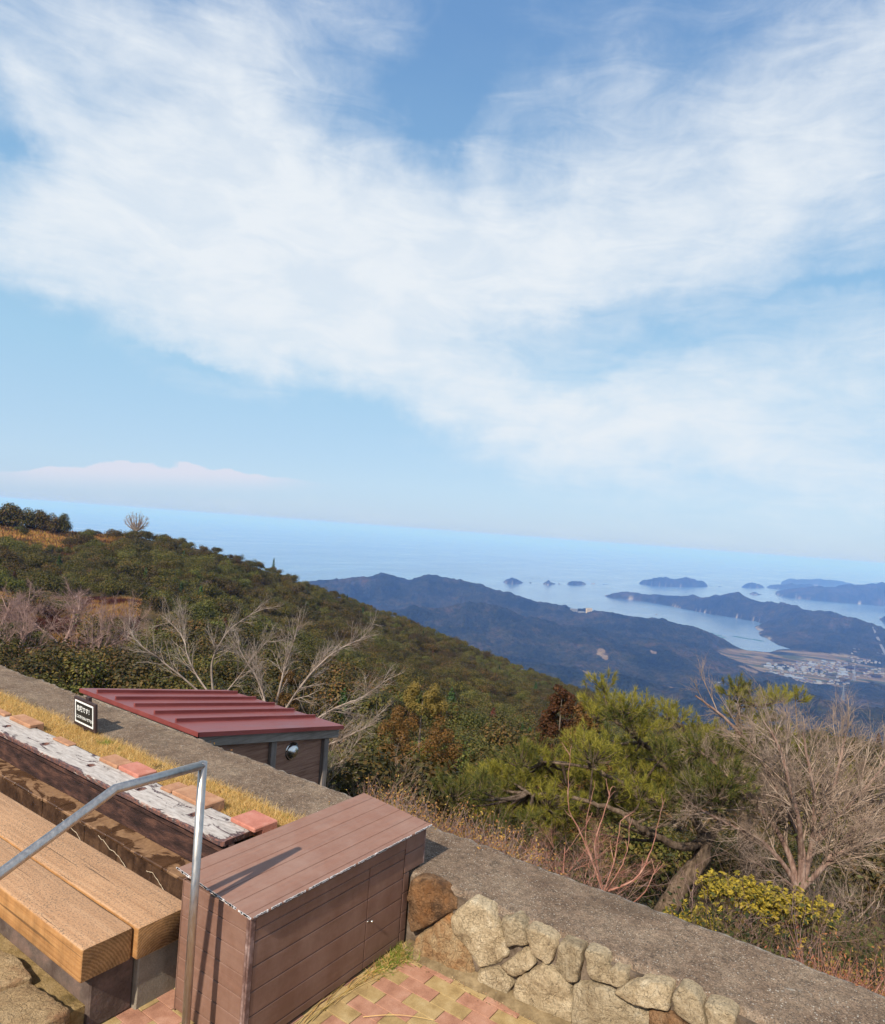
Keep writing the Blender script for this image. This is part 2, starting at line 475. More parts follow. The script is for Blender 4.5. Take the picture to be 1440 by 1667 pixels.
def stonemat(name, cols, stain=None):
    mt, w, b = material(name, 0.85, 0.25)
    c = ocoord(w)
    ob = w.new('ShaderNodeNewGeometry').outputs['Random Per Island']
    c2 = w.vmath('ADD', c, w.comb(w.math('MULTIPLY', ob, 13.0), 0.0, 0.0))
    n = w.noise(c2, 7, 7, 0.72, 0.6)
    k = len(cols)
    col = w.ramp(n, [(0.28 + 0.44 * i / (k - 1), cc) for i, cc in enumerate(cols)])
    f = w.noise(c2, 75, 5, 0.75)
    col = w.mix(1.0, col, w.ramp(f, [(0.32, 0.5), (0.5, 0.95), (0.7, 1.15)]), 'MULTIPLY')
    if stain:
        s_ = w.mapr(w.noise(c2, 4.2, 4, 0.6), 0.5, 0.66)
        col = w.mix(w.math('MULTIPLY', s_, 0.75), col, stain)
    v = w.mapr(ob, 0, 1, 0.8, 1.12)
    col = w.mix(1.0, col, w.comb(v, v, w.math('MULTIPLY', v, 0.97)), 'MULTIPLY')
    w.l.new(col, b.inputs['Base Color'])
    vc_ = w.voro(w.vmath('ADD', c2, w.vmath('SCALE', w.noise(c2, 12, 4, color=True), scale=0.12)), 13, 'Distance', 'DISTANCE_TO_EDGE')
    cr_ = w.mapr(vc_, 0.0, 0.035, 0.0, 1.0)
    bump(w, b, w.math('ADD', w.math('ADD', w.noise(c2, 22, 6, 0.78), w.math('MULTIPLY', f, 0.6)), w.math('MULTIPLY', cr_, 0.25)), 0.03)
    return mt

def woodmat(name, cols, ring=False, axis=1, rough=0.75, speck=None, gs=1.0, bd=0.0015):
    mt, w, b = material(name, rough, 0.25)
    st = [14.0, 14.0, 14.0]; st[axis] = 0.9
    c = ocoord(w, tuple(x * gs for x in st))
    n = w.noise(c, 2.2, 7, 0.68, 0.6)
    col = w.ramp(n, [(0.3 + 0.4 * i / (len(cols) - 1), cc) for i, cc in enumerate(cols)])
    c0 = ocoord(w)
    blot = w.noise(c0, 4.0, 4, 0.6)
    col = w.mix(1.0, col, w.ramp(blot, [(0.3, 0.8), (0.65, 1.08)]), 'MULTIPLY')
    if speck:
        sp = w.noise(w.mapping(c0, scale=(1, 0.55, 1)), 170, 3, 0.7)
        col = w.mix(w.math('MULTIPLY', w.mapr(sp, 0.47, 0.6), speck[1]), col, speck[0])
    if ring:
        wv = w.new('ShaderNodeTexWave', wave_type='RINGS', rings_direction='Y')
        w.l.new(w.mapping(c0, loc=ring, scale=(1, 0.2, 1)), wv.inputs[0])
        wv.inputs['Scale'].default_value = 26; wv.inputs['Distortion'].default_value = 2.2; wv.inputs['Detail'].default_value = 3; wv.inputs['Detail Scale'].default_value = 3
        col = w.mix(0.75, col, w.ramp(wv.outputs[1], [(0.1, (0.06, 0.028, 0.012)), (0.5, (0.30, 0.15, 0.055)), (0.9, (0.42, 0.24, 0.10))]))
    w.l.new(col, b.inputs['Base Color'])
    bump(w, b, n, bd)
    return mt

# ------------------------------------------------------------------ terrace: paving, wall, foot bath
M_coping = concrete_top()
M_mortar = simple('mortar', [(0.075, 0.055, 0.04), (0.16, 0.12, 0.09), (0.25, 0.195, 0.15)], 9, 0.95, 0.1, 50, 0.01)
M_stone = stonemat('cream_stone', [(0.22, 0.155, 0.095), (0.42, 0.32, 0.205), (0.57, 0.455, 0.31), (0.70, 0.61, 0.47)])
M_stone_rust = stonemat('rusty_stone', [(0.16, 0.08, 0.04), (0.36, 0.21, 0.105), (0.48, 0.34, 0.20), (0.58, 0.47, 0.32)], (0.42, 0.17, 0.05))
M_stone_brown = stonemat('brown_stone', [(0.03, 0.018, 0.012), (0.11, 0.06, 0.033), (0.30, 0.17, 0.09), (0.42, 0.28, 0.17)], (0.28, 0.12, 0.04))
M_flag = stonemat('flag_stone', [(0.34, 0.21, 0.11), (0.56, 0.39, 0.22), (0.68, 0.50, 0.31)], (0.36, 0.17, 0.09))
M_soil = simple('soil', [(0.12, 0.08, 0.04), (0.22, 0.15, 0.075), (0.32, 0.23, 0.12)], 8, 0.95, 0.1, 60, 0.01)
M_sand = simple('sandy_joint', [(0.13, 0.09, 0.05), (0.22, 0.16, 0.09), (0.32, 0.24, 0.14)], 14, 0.95, 0.1, 90, 0.004)
M_pink = simple('pink_paver', [(0.31, 0.15, 0.10), (0.42, 0.215, 0.145), (0.50, 0.28, 0.20)], 10, 0.9, 0.2, 160, 0.002, fine=0.3)
M_yellow = simple('yellow_paver', [(0.28, 0.19, 0.085), (0.40, 0.28, 0.13), (0.48, 0.36, 0.19)], 10, 0.9, 0.2, 160, 0.002, fine=0.3)

def paving():
    rng = random.Random(3)
    b = MB()
    b.box(0.2, 3.6, -3.5, 3.3, -0.3, -0.008, 2)
    for i in range(-26, 5):
        x0 = 3.01 + 0.1005 * i
        ph = 2.131 if i % 2 == 0 else 2.02
        for k in range(-26, 6):
            y0 = ph + 0.21 * k
            if y0 < -3.3 or y0 > 3.1: continue
            mt = 0 if k % 2 == 0 else 1
            dz = rng.uniform(-0.0015, 0.0015)
            j = lambda: rng.uniform(-0.0012, 0.0012)
            b.box(x0 + 0.0014 + j(), x0 + 0.0991 + j(), y0 + 0.0015 + j(), y0 + 0.2085 + j(), -0.05, dz, mt, 0.0018)
    o = b.build('pavement', [M_pink, M_yellow, M_sand]); tag(o, kind='structure')
paving()

def facing_stones():
    s5 = lambda L: [(640 + x / 3.43, 1320 + y / 3.43) for x, y in L]
    s6 = lambda L: [(1000 + x / 3.27, 1320 + y / 3.27) for x, y in L]
    ST = [
        (s5([(125, 365), (215, 375), (300, 430), (360, 500), (350, 545), (200, 640), (130, 660), (105, 600), (110, 440)]), 2),
        (s5([(200, 655), (330, 562), (345, 640), (415, 760), (455, 905), (400, 925), (300, 890), (215, 850), (140, 760), (150, 690)]), 1),
        (s5([(455, 485), (550, 535), (585, 590), (612, 660), (648, 790), (590, 840), (490, 868), (440, 800), (375, 700), (340, 620), (350, 560), (400, 520)]), 0),
        (s5([(612, 592), (700, 575), (740, 620), (762, 745), (640, 740), (628, 660)]), 0),
        (s5([(753, 630), (830, 650), (922, 715), (906, 800), (880, 858), (800, 800), (772, 700)]), 0),
        (s5([(947, 712), (1068, 760), (1060, 850), (1038, 940), (980, 930), (912, 878), (920, 800)]), 0),
        (s5([(745, 750), (790, 795), (806, 842), (760, 888), (700, 912), (645, 898), (607, 855), (680, 805)]), 0),
        (s5([(484, 878), (590, 858), (638, 912), (682, 952), (640, 1030), (560, 1010), (492, 950)]), 0),
        (s5([(704, 925), (840, 842), (895, 862), (995, 950), (1005, 1030), (1000, 1250), (860, 1230), (780, 1090), (680, 1020)]), 0),
        (s5([(1085, 757), (1180, 790), (1216, 850), (1220, 950), (1120, 932), (1095, 880)]), 0),
        (s5([(1226, 852), (1300, 880), (1306, 958), (1232, 952)]), 0),
        (s5([(1018, 955), (1130, 948), (1230, 992), (1310, 1058), (1500, 1150), (1470, 1260), (1330, 1340), (1015, 1300)]), 0),
        (s6([(-28, 832), (73, 832), (84, 900), (50, 925), (-50, 898)]), 0),
        (s6([(86, 900), (150, 885), (230, 893), (306, 922), (298, 1048), (100, 1000), (5, 945)]), 0),
        (s6([(190, 1050), (310, 1062), (430, 1140), (420, 1230), (180, 1200)]), 2),
        (s6([(348, 912), (400, 922), (468, 990), (500, 1150), (330, 1066), (315, 980)]), 0),
        (s6([(482, 1012), (540, 1002), (655, 1060), (648, 1180), (508, 1150)]), 0),
    ]
    rng = random.Random(5)
    polys = []
    XF = 3.452
    for pts, mt in ST:
        L = []
        for u, v in pts:
            X, Z = ray(u, v)
            d = FWD + RIGHT * X + UP * Z
            p = EYE + d * (XF / d[0])
            L.append((p[1], p[2]))
        polys.append((L, mt))
    # the rest of the wall towards the near end: irregular courses of the same stones
    y = 0.50
    while y > -3.3:
        wd = rng.uniform(0.2, 0.36); z = 0.0
        while z < 0.34:
            h = rng.uniform(0.13, 0.24) if z < 0.15 else 0.4 - z
            L = []
            for a, b_ in ((0, 0), (-0.5, 0.02), (-1, 0), (-1.02, 0.5), (-1, 1), (-0.5, 0.98), (0, 1), (0.02, 0.5)):
                L.append((y + a * wd * 0.95 + rng.uniform(-.025, .025), z + 0.01 + b_ * h * 0.93 + rng.uniform(-.015, .015)))
            polys.append((L, rng.choice((0, 0, 0, 1)))); z += h
        y -= wd
    Vs = []; Fs = []; Ms = []; o = 0
    r2 = np.random.default_rng(8)
    for L, mt in polys:
        P = np.array(L); c = P.mean(0)
        # resample outline
        Q = []
        for i in range(len(P)):
            a, b_ = P[i], P[(i + 1) % len(P)]
            n = max(2, int(np.linalg.norm(b_ - a) / 0.018))
            for t in range(n): Q.append(a + (b_ - a) * t / n)
        Q = np.array(Q); n = len(Q)
        for _ in range(1): Q = (np.roll(Q, 1, 0) + 2 * Q + np.roll(Q, -1, 0)) / 4
        Q += (vn(Q[:, 0] * 45 + 3, Q[:, 1] * 45)[:, None] - .5) * 0.012 * (Q - c) / (np.linalg.norm(Q - c, axis=1, keepdims=True) + 1e-6) + r2.normal(0, 0.001, Q.shape)
        size = np.sqrt(((Q - c) ** 2).sum(1)).mean()
        rings = [(1.0, -0.05), (1.0, 0.004), (0.985, 0.020), (0.955, 0.029), (0.9, 0.033), (0.78, 0.036), (0.62, 0.038), (0.44, 0.04), (0.25, 0.041), (0.06, 0.041)]
        V = []
        sd = r2.uniform(0, 50); Q = c + (Q - c) * 1.03
        tilt = r2.normal(0, 0.07, 2)
        for k, (f, dpt) in enumerate(rings):
            R_ = c + (Q - c) * f
            nz = (ridged(R_[:, 0] * 6 + sd, R_[:, 1] * 6 + sd, 5, 0.6) - 0.6) * 0.05 * (1 if k > 1 else 0)
            nz = nz + (np.abs(vn(R_[:, 0] * 26 + sd, R_[:, 1] * 26)) - .5) * 0.008 * (k > 1)
            dp = dpt + nz + ((R_ - c) @ tilt) * (k > 1)
            V.append(np.stack([XF - dp * (1 if k else 1), R_[:, 0], R_[:, 1]], 1))
        V = np.concatenate(V); K = len(rings)
        i = np.arange(n); j = (i + 1) % n
        F = np.concatenate([np.stack([a * n + i, a * n + j, (a + 1) * n + j, (a + 1) * n + i], 1) for a in range(K - 1)])
        ce = len(V); V = np.concatenate([V, V[-n:].mean(0)[None]])
        T = np.stack([(K - 1) * n + i, (K - 1) * n + j, np.full(n, ce), np.full(n, ce)], 1)
        for f in F: Fs.append(tuple((f + o).tolist()))
        for f in T: Fs.append(tuple((f[:3] + o).tolist()))
        Ms += [mt] * (len(F) + n); Vs.append(V); o += len(V)
    return mesh('facing_stones', np.concatenate(Vs), Fs, [M_stone, M_stone_rust, M_stone_brown], True, Ms)

def coping():
    """long slab of exposed aggregate with broken edges"""
    ys = np.arange(-3.4, 17.0, 0.022); us = np.linspace(0, 1, 34)
    n = len(ys); k = len(us)
    Y, U = np.meshgrid(ys, us, indexing='ij')
    xin = 3.475 + 0.055 * (fbm(ys * 2.2, ys * 0 + 3, 5, 0.62) - 0.5) + 0.02 * (vn(ys * 18, ys * 0 + 1) - .5)
    xin = np.where(ys > 2.9, 3.52 + (xin - 3.475) * 1.0, xin)
    xout = 4.105 + 0.05 * (fbm(ys * 1.7 + 40, ys * 0 + 8, 5, 0.65) - 0.5) + 0.028 * (vn(ys * 14, ys * 0 + 31) - .5)
    X = xin[:, None] * (1 - U) + xout[:, None] * U
    Z = 0.422 + 0.010 * (fbm(X * 3, Y * 3, 4) - 0.5) + 0.0035 * (vn(X * 45, Y * 45) - .5) - 0.0 * U
    rough = np.clip((U - 0.70) / 0.3, 0, 1) * np.clip((Y - 3.2) / 1.5, 0, 1)
    Z += rough * (fbm(X * 16, Y * 16, 4, 0.6) - 0.55) * 0.05
    e = np.minimum(U, 1 - U) * 0.63
    Z -= 0.03 * np.clip(1 - e / 0.03, 0, 1) ** 2
    V = np.stack([X, Y, Z], -1).reshape(-1, 3)
    i = np.arange(n - 1)[:, None] * k; j = np.arange(k - 1)[None]
    F = np.stack([i + j, i + j + 1, i + k + j + 1, i + k + j], -1).reshape(-1, 4)[:, ::-1]
    # side skirts
    a = V.reshape(n, k, 3)
    def skirt(E, dz, sgn):
        B = E.copy(); B[:, 2] -= dz; B[:, 0] += sgn * 0.012
        return np.concatenate([E, B]), np.stack([np.arange(n - 1), np.arange(n - 1) + n, np.arange(1, n) + n, np.arange(1, n)], 1)
    v1, f1 = skirt(a[:, 0], 0.07, 1); v2, f2 = skirt(a[:, -1], 0.10, -1)
    V2, F2, m_ = join([(V, F, 0), (v1, f1[:, ::-1], 0), (v2, f2, 0)])
    me = mesh('coping', V2, F2, [M_coping], True)
    at = me.attributes.new('edge', 'FLOAT', 'POINT')
    ed = np.zeros(len(V2), dtype=np.float32)
    ee = np.clip(1 - (1 - U) * 0.63 / 0.045, 0, 1) + 0.12 * np.clip(1 - U * 0.63 / 0.03, 0, 1)
    ed[:n * k] = ee.reshape(-1)
    at.data.foreach_set('value', ed)
    return me

wall = empty('stone_wall', (3.8, 0, 0), 'long low stone wall with a broad concrete top along the terrace edge', 'wall')
def child(name, me, parent):
    o = link(name, me, parent); o.location = tuple(-np.array(parent.location)); return o
child('facing_stones', facing_stones(), wall)
child('coping', coping(), wall)
b = MB(wall.location); b.box(3.455, 4.06, -3.4, 2.9, -2.5, 0.395); b.box(3.53, 4.06, 2.9, 17, -2.5, 0.375); b.build('wall_core', M_mortar, wall)

# stones, sand and grit gathered at the foot of the wall
def grit():
    rng = np.random.default_rng(4)
    V, F = cards(np.stack([3.42 - np.abs(rng.normal(0, 0.05, 1500)), rng.uniform(-1, 2.4, 1500), np.full(1500, 0.004)], 1), np.array([[0, 0, 1.0]]), 0.009, rng, 0.8, 0.35)
    V[:, 2] = np.maximum(V[:, 2], 0.001) + rng.random(len(V)) * 0.002
    ys = np.linspace(-3.3, 2.42, 260); n = len(ys)
    w_ = 0.05 + 0.09 * fbm(ys * 3, ys * 0, 4)
    P = np.stack([np.stack([3.47 + 0 * ys, ys, 0.03 + 0 * ys], 1), np.stack([3.42 - w_ * .4, ys, 0.013 + 0.006 * vn(ys * 20, ys * 0)], 1), np.stack([3.41 - w_, ys, -0.004 + 0 * ys], 1)], 1)
    i = np.arange(n - 1)[:, None] * 3; j = np.arange(2)[None]
    F2 = np.stack([i + j, i + j + 1, i + 3 + j + 1, i + 3 + j], -1).reshape(-1, 4)
    V3, F3, mi = join([(V, F, 0), (P.reshape(-1, 3), F2, 1)])
    o = link('sandy_soil', mesh('sandy_soil', V3, F3, [M_flag, M_sand], False, mi))
    tag(o, 'sandy soil and grit washed against the foot of the stone wall', 'soil', kind='stuff')
grit()

# ---- cabinet
BR = (0.125, 0.057, 0.037)
def cabinet_mat(name, axis, k=1.0, dst=0.36):
    mt, w, b = material(name, 0.52, 0.35)
    st = [20.0, 20.0, 20.0]; st[axis] = 0.8
    c = ocoord(w, tuple(st)); c0 = ocoord(w)
    n = w.noise(c, 3.0, 6, 0.65, 0.5)
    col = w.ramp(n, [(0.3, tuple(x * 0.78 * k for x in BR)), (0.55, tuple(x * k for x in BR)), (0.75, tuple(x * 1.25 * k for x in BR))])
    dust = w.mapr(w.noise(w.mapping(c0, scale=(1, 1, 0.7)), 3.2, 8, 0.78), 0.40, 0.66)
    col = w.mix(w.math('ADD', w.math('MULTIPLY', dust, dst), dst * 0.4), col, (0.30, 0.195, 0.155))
    w.l.new(col, b.inputs['Base Color'])
    w.put(b.inputs['Roughness'], w.mapr(n, 0.3, 0.7, 0.45, 0.62))
    bump(w, b, n, 0.0016)
    return mt
M_cabX = cabinet_mat('brown_siding_long', 0)
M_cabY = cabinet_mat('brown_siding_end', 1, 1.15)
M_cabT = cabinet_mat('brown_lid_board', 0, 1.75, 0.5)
M_dark = simple('dark_gap', [(0.012, 0.01, 0.009), (0.025, 0.018, 0.015)], 8, 0.9, 0.1, 40, 0.0)
M_chip = simple('chipped_paint', [BR, (0.45, 0.42, 0.42), (0.72, 0.70, 0.70)], 30, 0.8, 0.2, 120, 0.002, lo=0.42, hi=0.6)
M_trim = simple('worn_trim', [(0.13, 0.07, 0.058), (0.26, 0.17, 0.15), (0.42, 0.33, 0.31)], 18, 0.7, 0.3, 90, 0.001, lo=0.4, hi=0.75)
M_steel_knob = material('knob_steel', 0.25, 0.5, 1.0)[0]; M_steel_knob.node_tree.nodes['Principled BSDF'].inputs['Base Color'].default_value = (0.7, 0.69, 0.66, 1)

cab = empty('storage_cabinet', (2.9, 2.7, 0), 'low brown clad cabinet with a sloping lid, built against the stone wall', 'cabinet')
O = cab.location
X0, X1, XW, YF, YB = 2.212, 3.572, 3.435, 2.444, 2.962
lid_z = lambda y: 0.668 + (y - 2.418) * 0.075
b = MB(O)
b.box(X0 + 0.016, XW - 0.01, YF + 0.016, YB - 0.01, 0.0, 0.636, 0)
b.box(XW - 0.008, X1 - 0.012, YF + 0.018, YB - 0.01, 0.436, 0.634, 0)
b.build('carcass', M_dark, cab)
def boards(mb, x0, x1, y, z0, z1, pitch, off, along, m=0, g=0.0035):
    """siding boards with open grooves, on a face at y (along X) or x (along Y)"""
    z = off
    while z < z1:
        a, c = max(z, z0), min(z + pitch - g, z1)
        if c - a > 0.004:
            if along == 'x': mb.box(x0, x1, y, y + 0.017, a, c, m, 0.0025)
            else: mb.box(y, y + 0.017, x0, x1, a, c, m, 0.0025)
        z += pitch
XD = 3.056; XE = 3.378
b = MB(O); boards(b, X0 + 0.03, XD - 0.002, YF, 0.018, 0.585, 0.117, -0.052, 'x'); dl = b.build('door', M_cabX, cab)
b = MB(O); boards(b, XD + 0.002, XE - 0.003, YF, 0.018, 0.585, 0.117, -0.052, 'x'); dr = b.build('door', M_cabX, cab)
b = MB((XD + 0.03, YF - 0.01, 0.283)); b.tube([(XD + 0.03, YF + 0.001, 0.283), (XD + 0.03, YF - 0.006, 0.283), (XD + 0.03, YF - 0.018, 0.283), (XD + 0.03, YF - 0.022, 0.283)], [0.004, 0.004, 0.008, 0.005], 12)
b.box(XD + 0.005, XD + 0.022, YF - 0.002, YF + 0.001, 0.279, 0.287)
k = b.build('knob', M_steel_knob, dr, True, loc=tuple(np.array([XD + 0.03, YF - 0.01, 0.283]) - np.array(O)))
b = MB(O); b.box(X0 + 0.03, XE, YF - 0.001, YF + 0.017, 0.588, 0.645, 0, 0.002); boards(b, XE + 0.004, X1 - 0.002, YF - 0.001, 0.437, 0.645, 0.117, -0.03, 'x')
boards(b, XE + 0.004, XW, YF, 0.01, 0.434, 0.117, -0.03, 'x'); b.build('front_panel', M_cabX, cab)
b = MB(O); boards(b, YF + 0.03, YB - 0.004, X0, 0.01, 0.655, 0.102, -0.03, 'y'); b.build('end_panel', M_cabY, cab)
b = MB(O); b.box(X0, X1 - 0.14, YB - 0.009, YB, 0.0, 0.66); b.build('back_panel', M_cabX, cab)
b = MB(O); b.box(X0 - 0.003, X0 + 0.0275, YF - 0.003, YF + 0.009, 0.0, 0.648, 0, 0.003); b.build('corner_trim', M_trim, cab)
b = MB(O); b.box(X0 - 0.003, X0 + 0.009, YF + 0.0115, YF + 0.028, 0.0, 0.648, 0, 0.003); b.build('corner_trim', M_trim, cab); b = MB(O)
b.box(X1 - 0.002, X1 + 0.01, YF - 0.002, YF + 0.02, 0.437, 0.645, 0, 0.002); b.build('corner_trim', M_trim, cab)
# lid: boards run along X, chipped white arrises
sk = lambda v: (v[0], v[1], v[2] + lid_z(v[1]))
edges = [2.418, 2.452, 2.560, 2.672, 2.782, 2.894, 2.982]
lid = None
b = MB(O)
for i in range(len(edges) - 1):
    b.box(2.186, 3.602, edges[i] + 0.0012, edges[i + 1] - 0.0012, -0.004 if i != 3 else -0.004, 0.008, 0, 0.0016, skew=sk)
b.box(2.2, 3.59, 2.43, 2.97, -0.012, -0.0042, 1, skew=sk)
def chips():
    rng = np.random.default_rng(2); P = []; 
    b = MB(O)
    for q in range(330):
        if q < 210: x = rng.uniform(2.186, 3.602); y = 2.4175; L = rng.exponential(0.008) + 0.003; s = (x, x + L, y - 0.0008, y + rng.uniform(0.001, 0.004))
        else: y = rng.uniform(2.418, 2.98); x = 2.1855; L = rng.exponential(0.008) + 0.003; s = (x - 0.0008, x + rng.uniform(0.001, 0.004), y, y + L)
        z1 = 0.0086; z0 = rng.uniform(-0.002, 0.005)
        b.box(s[0], min(s[1], 3.602), s[2], s[3], z0, z1, 0, skew=sk)
    return b
M_white = simple('bare_white', [(0.55, 0.53, 0.54), (0.75, 0.74, 0.75)], 20, 0.8, 0.2, 80, 0)
lid_b = b; ch_ = chips(); n_ = len(lid_b.V); lid_b.V += ch_.V; lid_b.F += [tuple(i + n_ for i in f) for f in ch_.F]; lid_b.M += [2] * len(ch_.F)
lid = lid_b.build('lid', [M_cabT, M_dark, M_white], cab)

# ---- handrail
def steel():
    mt, w, b = material('brushed_steel', 0.3, 0.5, 1.0)
    c = ocoord(w)
    n = w.noise(w.mapping(c, scale=(6, 6, 1.5)), 12, 5, 0.6)
    w.l.new(w.ramp(n, [(0.3, (0.42, 0.375, 0.335)), (0.7, (0.56, 0.52, 0.48))]), b.inputs['Base Color'])
    w.put(b.inputs['Roughness'], w.mapr(n, 0.3, 0.7, 0.34, 0.5))
    return mt
M_steel = steel()
rail = empty('handrail', (2.03, 2.64, 0), 'round stainless steel handrail with an upright post beside the cabinet', 'handrail')
O = rail.location
def mitre(n, pts, r, close=True):
    """tube whose joints are mitred"""
    b = MB(O); P = np.array(pts, float)
    T = [P[1] - P[0]] + [((P[i] - P[i - 1]) / np.linalg.norm(P[i] - P[i - 1]) + (P[i + 1] - P[i]) / np.linalg.norm(P[i + 1] - P[i])) for i in range(1, len(P) - 1)] + [P[-1] - P[-2]]
    U = np.array([0, 1.0, 0]); V = []
    for i, p in enumerate(P):
        t = np.array(T[i]); t /= np.linalg.norm(t); w_ = np.cross(t, U)
        seg = (P[min(i + 1, len(P) - 1)] - P[min(i, len(P) - 2)]); seg /= np.linalg.norm(seg)
        k = 1 / max(0.3, abs(seg @ t))
        V += [tuple(p + U * r * math.cos(a) + w_ * r * k * math.sin(a)) for a in np.arange(n) * 2 * PI / n]
    F = [(i * n + j, i * n + (j + 1) % n, (i + 1) * n + (j + 1) % n, (i + 1) * n + j) for i in range(len(P) - 1) for j in range(n)]
    F += [tuple(range(n))[::-1], tuple(range((len(P) - 1) * n, len(P) * n))]
    b.add(V, F); return b
R_ = 0.0195
b = mitre(28, [(2.03, 2.64, 1.357), (1.612, 2.64, 1.357), (0.80, 2.64, 0.975), (0.55, 2.64, 0.975)], R_)
o = b.build('rail', M_steel, rail, True)
b = mitre(28, [(2.046, 2.64, -0.02), (2.031, 2.64, 1.372)], R_ * 0.98); b.build('post', M_steel, rail, True)
b = mitre(28, [(0.75, 2.64, -0.02), (0.75, 2.64, 0.96)], R_ * 0.9); b.build('post', M_steel, rail, True)
b = MB(O); b.tube([(2.046, 2.64, 0.0), (2.046, 2.64, 0.006), (2.046, 2.64, 0.010)], [0.045, 0.045, 0.038], 24); b.build('base_flange', M_steel, rail, True)
for o in rail.children:
    if o.data:
        pass

# ---- foot bath: bench, trough
M_bench = woodmat('bench_wood', [(0.20, 0.105, 0.045), (0.34, 0.19, 0.085), (0.45, 0.27, 0.13)], axis=1, speck=((0.055, 0.045, 0.035), 0.0))
def bench_mat(name, ringloc):
    mt, w, b = material(name, 0.8, 0.2)
    g = w.new('ShaderNodeNewGeometry'); sx = w.new('ShaderNodeSeparateXYZ'); w.l.new(g.outputs['Normal'], sx.inputs[0])
    c0 = ocoord(w)
    n = w.noise(w.mapping(c0, scale=(22, 0.9, 22)), 2.0, 7, 0.7, 0.7)
    side = w.ramp(n, [(0.3, (0.25, 0.115, 0.042)), (0.5, (0.36, 0.18, 0.068)), (0.72, (0.45, 0.25, 0.105))])
    side = w.mix(1.0, side, w.ramp(w.noise(w.mapping(c0, scale=(1, 3, 1)), 5, 4, 0.6), [(0.3, 0.7), (0.6, 1.05)]), 'MULTIPLY')
    chk = w.mapr(w.noise(w.mapping(c0, scale=(30, 0.45, 30), loc=(0, ringloc[0] * 9, 0)), 2.2, 3, 0.5), 0.665, 0.69)
    # the top has weathered grey-brown with dark pitted grain
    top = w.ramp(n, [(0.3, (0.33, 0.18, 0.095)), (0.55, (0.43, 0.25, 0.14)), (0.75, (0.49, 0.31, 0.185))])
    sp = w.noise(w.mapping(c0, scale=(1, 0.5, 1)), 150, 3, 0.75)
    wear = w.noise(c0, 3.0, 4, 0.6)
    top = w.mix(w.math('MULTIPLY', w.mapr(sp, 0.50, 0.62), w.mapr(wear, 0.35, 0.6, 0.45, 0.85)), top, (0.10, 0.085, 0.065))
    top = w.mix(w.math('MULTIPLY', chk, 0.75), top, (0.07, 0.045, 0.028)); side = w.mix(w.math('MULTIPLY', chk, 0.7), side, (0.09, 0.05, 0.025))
    wv = w.new('ShaderNodeTexWave', wave_type='RINGS', rings_direction='Y')
    w.l.new(w.mapping(c0, loc=ringloc, scale=(1, 0.2, 1)), wv.inputs[0])
    wv.inputs['Scale'].default_value = 22; wv.inputs['Distortion'].default_value = 3.5; wv.inputs['Detail'].default_value = 4; wv.inputs['Detail Scale'].default_value = 4
    end = w.ramp(wv.outputs[1], [(0.05, (0.20, 0.105, 0.045)), (0.5, (0.26, 0.14, 0.06)), (0.95, (0.31, 0.175, 0.08))])
    end = w.mix(1.0, end, w.ramp(w.noise(c0, 12, 5, 0.7), [(0.3, 0.6), (0.7, 1.1)]), 'MULTIPLY')
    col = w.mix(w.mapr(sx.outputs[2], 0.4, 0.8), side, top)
    col = w.mix(w.mapr(w.math('ABSOLUTE', sx.outputs[1]), 0.5, 0.85), col, end)
    w.l.new(col, b.inputs['Base Color'])
    bump(w, b, w.math('ADD', n, w.math('MULTIPLY', sp, 0.4)), 0.002)
    return mt
M_conc_d = simple('dark_damp_concrete', [(0.07, 0.045, 0.038), (0.13, 0.095, 0.08), (0.24, 0.15, 0.12)], 5, 0.9, 0.2, 60, 0.004)
M_conc_l = simple('grey_concrete', [(0.17, 0.145, 0.11), (0.27, 0.235, 0.185), (0.34, 0.30, 0.24)], 6, 0.9, 0.2, 90, 0.003)
M_moss = simple('mossy_mortar', [(0.12, 0.085, 0.035), (0.26, 0.18, 0.08), (0.36, 0.255, 0.13)], 9, 0.95, 0.1, 70, 0.01)

bench = empty('bench', (2.05, 5, 0), 'long wooden bench of two thick beams beside the foot bath', 'bench')
O = bench.location
def beam(x0, x1, y0, y1, z0, z1, seed):
    """sawn timber with softened arrises, subdivided and slightly uneven"""
    rng = np.random.default_rng(seed)
    r = 0.012; pr = []
    for (cx_, cz_, a0) in ((x1 - r, z1 - r, 0), (x0 + r, z1 - r, 90), (x0 + r, z0 + r, 180), (x1 - r, z0 + r, 270)):
        for a in (0, 30, 60, 90): pr.append((cx_ + r * math.cos(math.radians(a0 + a)), cz_ + r * math.sin(math.radians(a0 + a))))
    pr = np.array(pr); n = len(pr)
    ys = np.concatenate([[y0, y0 + 0.004, y0 + 0.012], np.arange(y0 + 0.05, y1, 0.08), [y1]]); K = len(ys)
    c = pr.mean(0); V = []
    for q, y in enumerate(ys):
        f = 0.955 if q == 0 else (0.985 if q == 1 else 1.0)
        P = c + (pr - c) * f
        w_ = 0.004 * (fbm(np.array([y * 2.0]), np.array([seed * 3.1]), 3)[0] - .5)
        V.append(np.stack([P[:, 0] + w_, np.full(n, y) , P[:, 1] + w_ * .5], 1))
    V = np.concatenate(V)
    F = [(a * n + i, a * n + (i + 1) % n, (a + 1) * n + (i + 1) % n, (a + 1) * n + i) for a in range(K - 1) for i in range(n)]
    F = [f[::-1] for f in F]
    F += [tuple(range(n)), tuple(range((K - 1) * n, K * n))[::-1]]
    return V, F
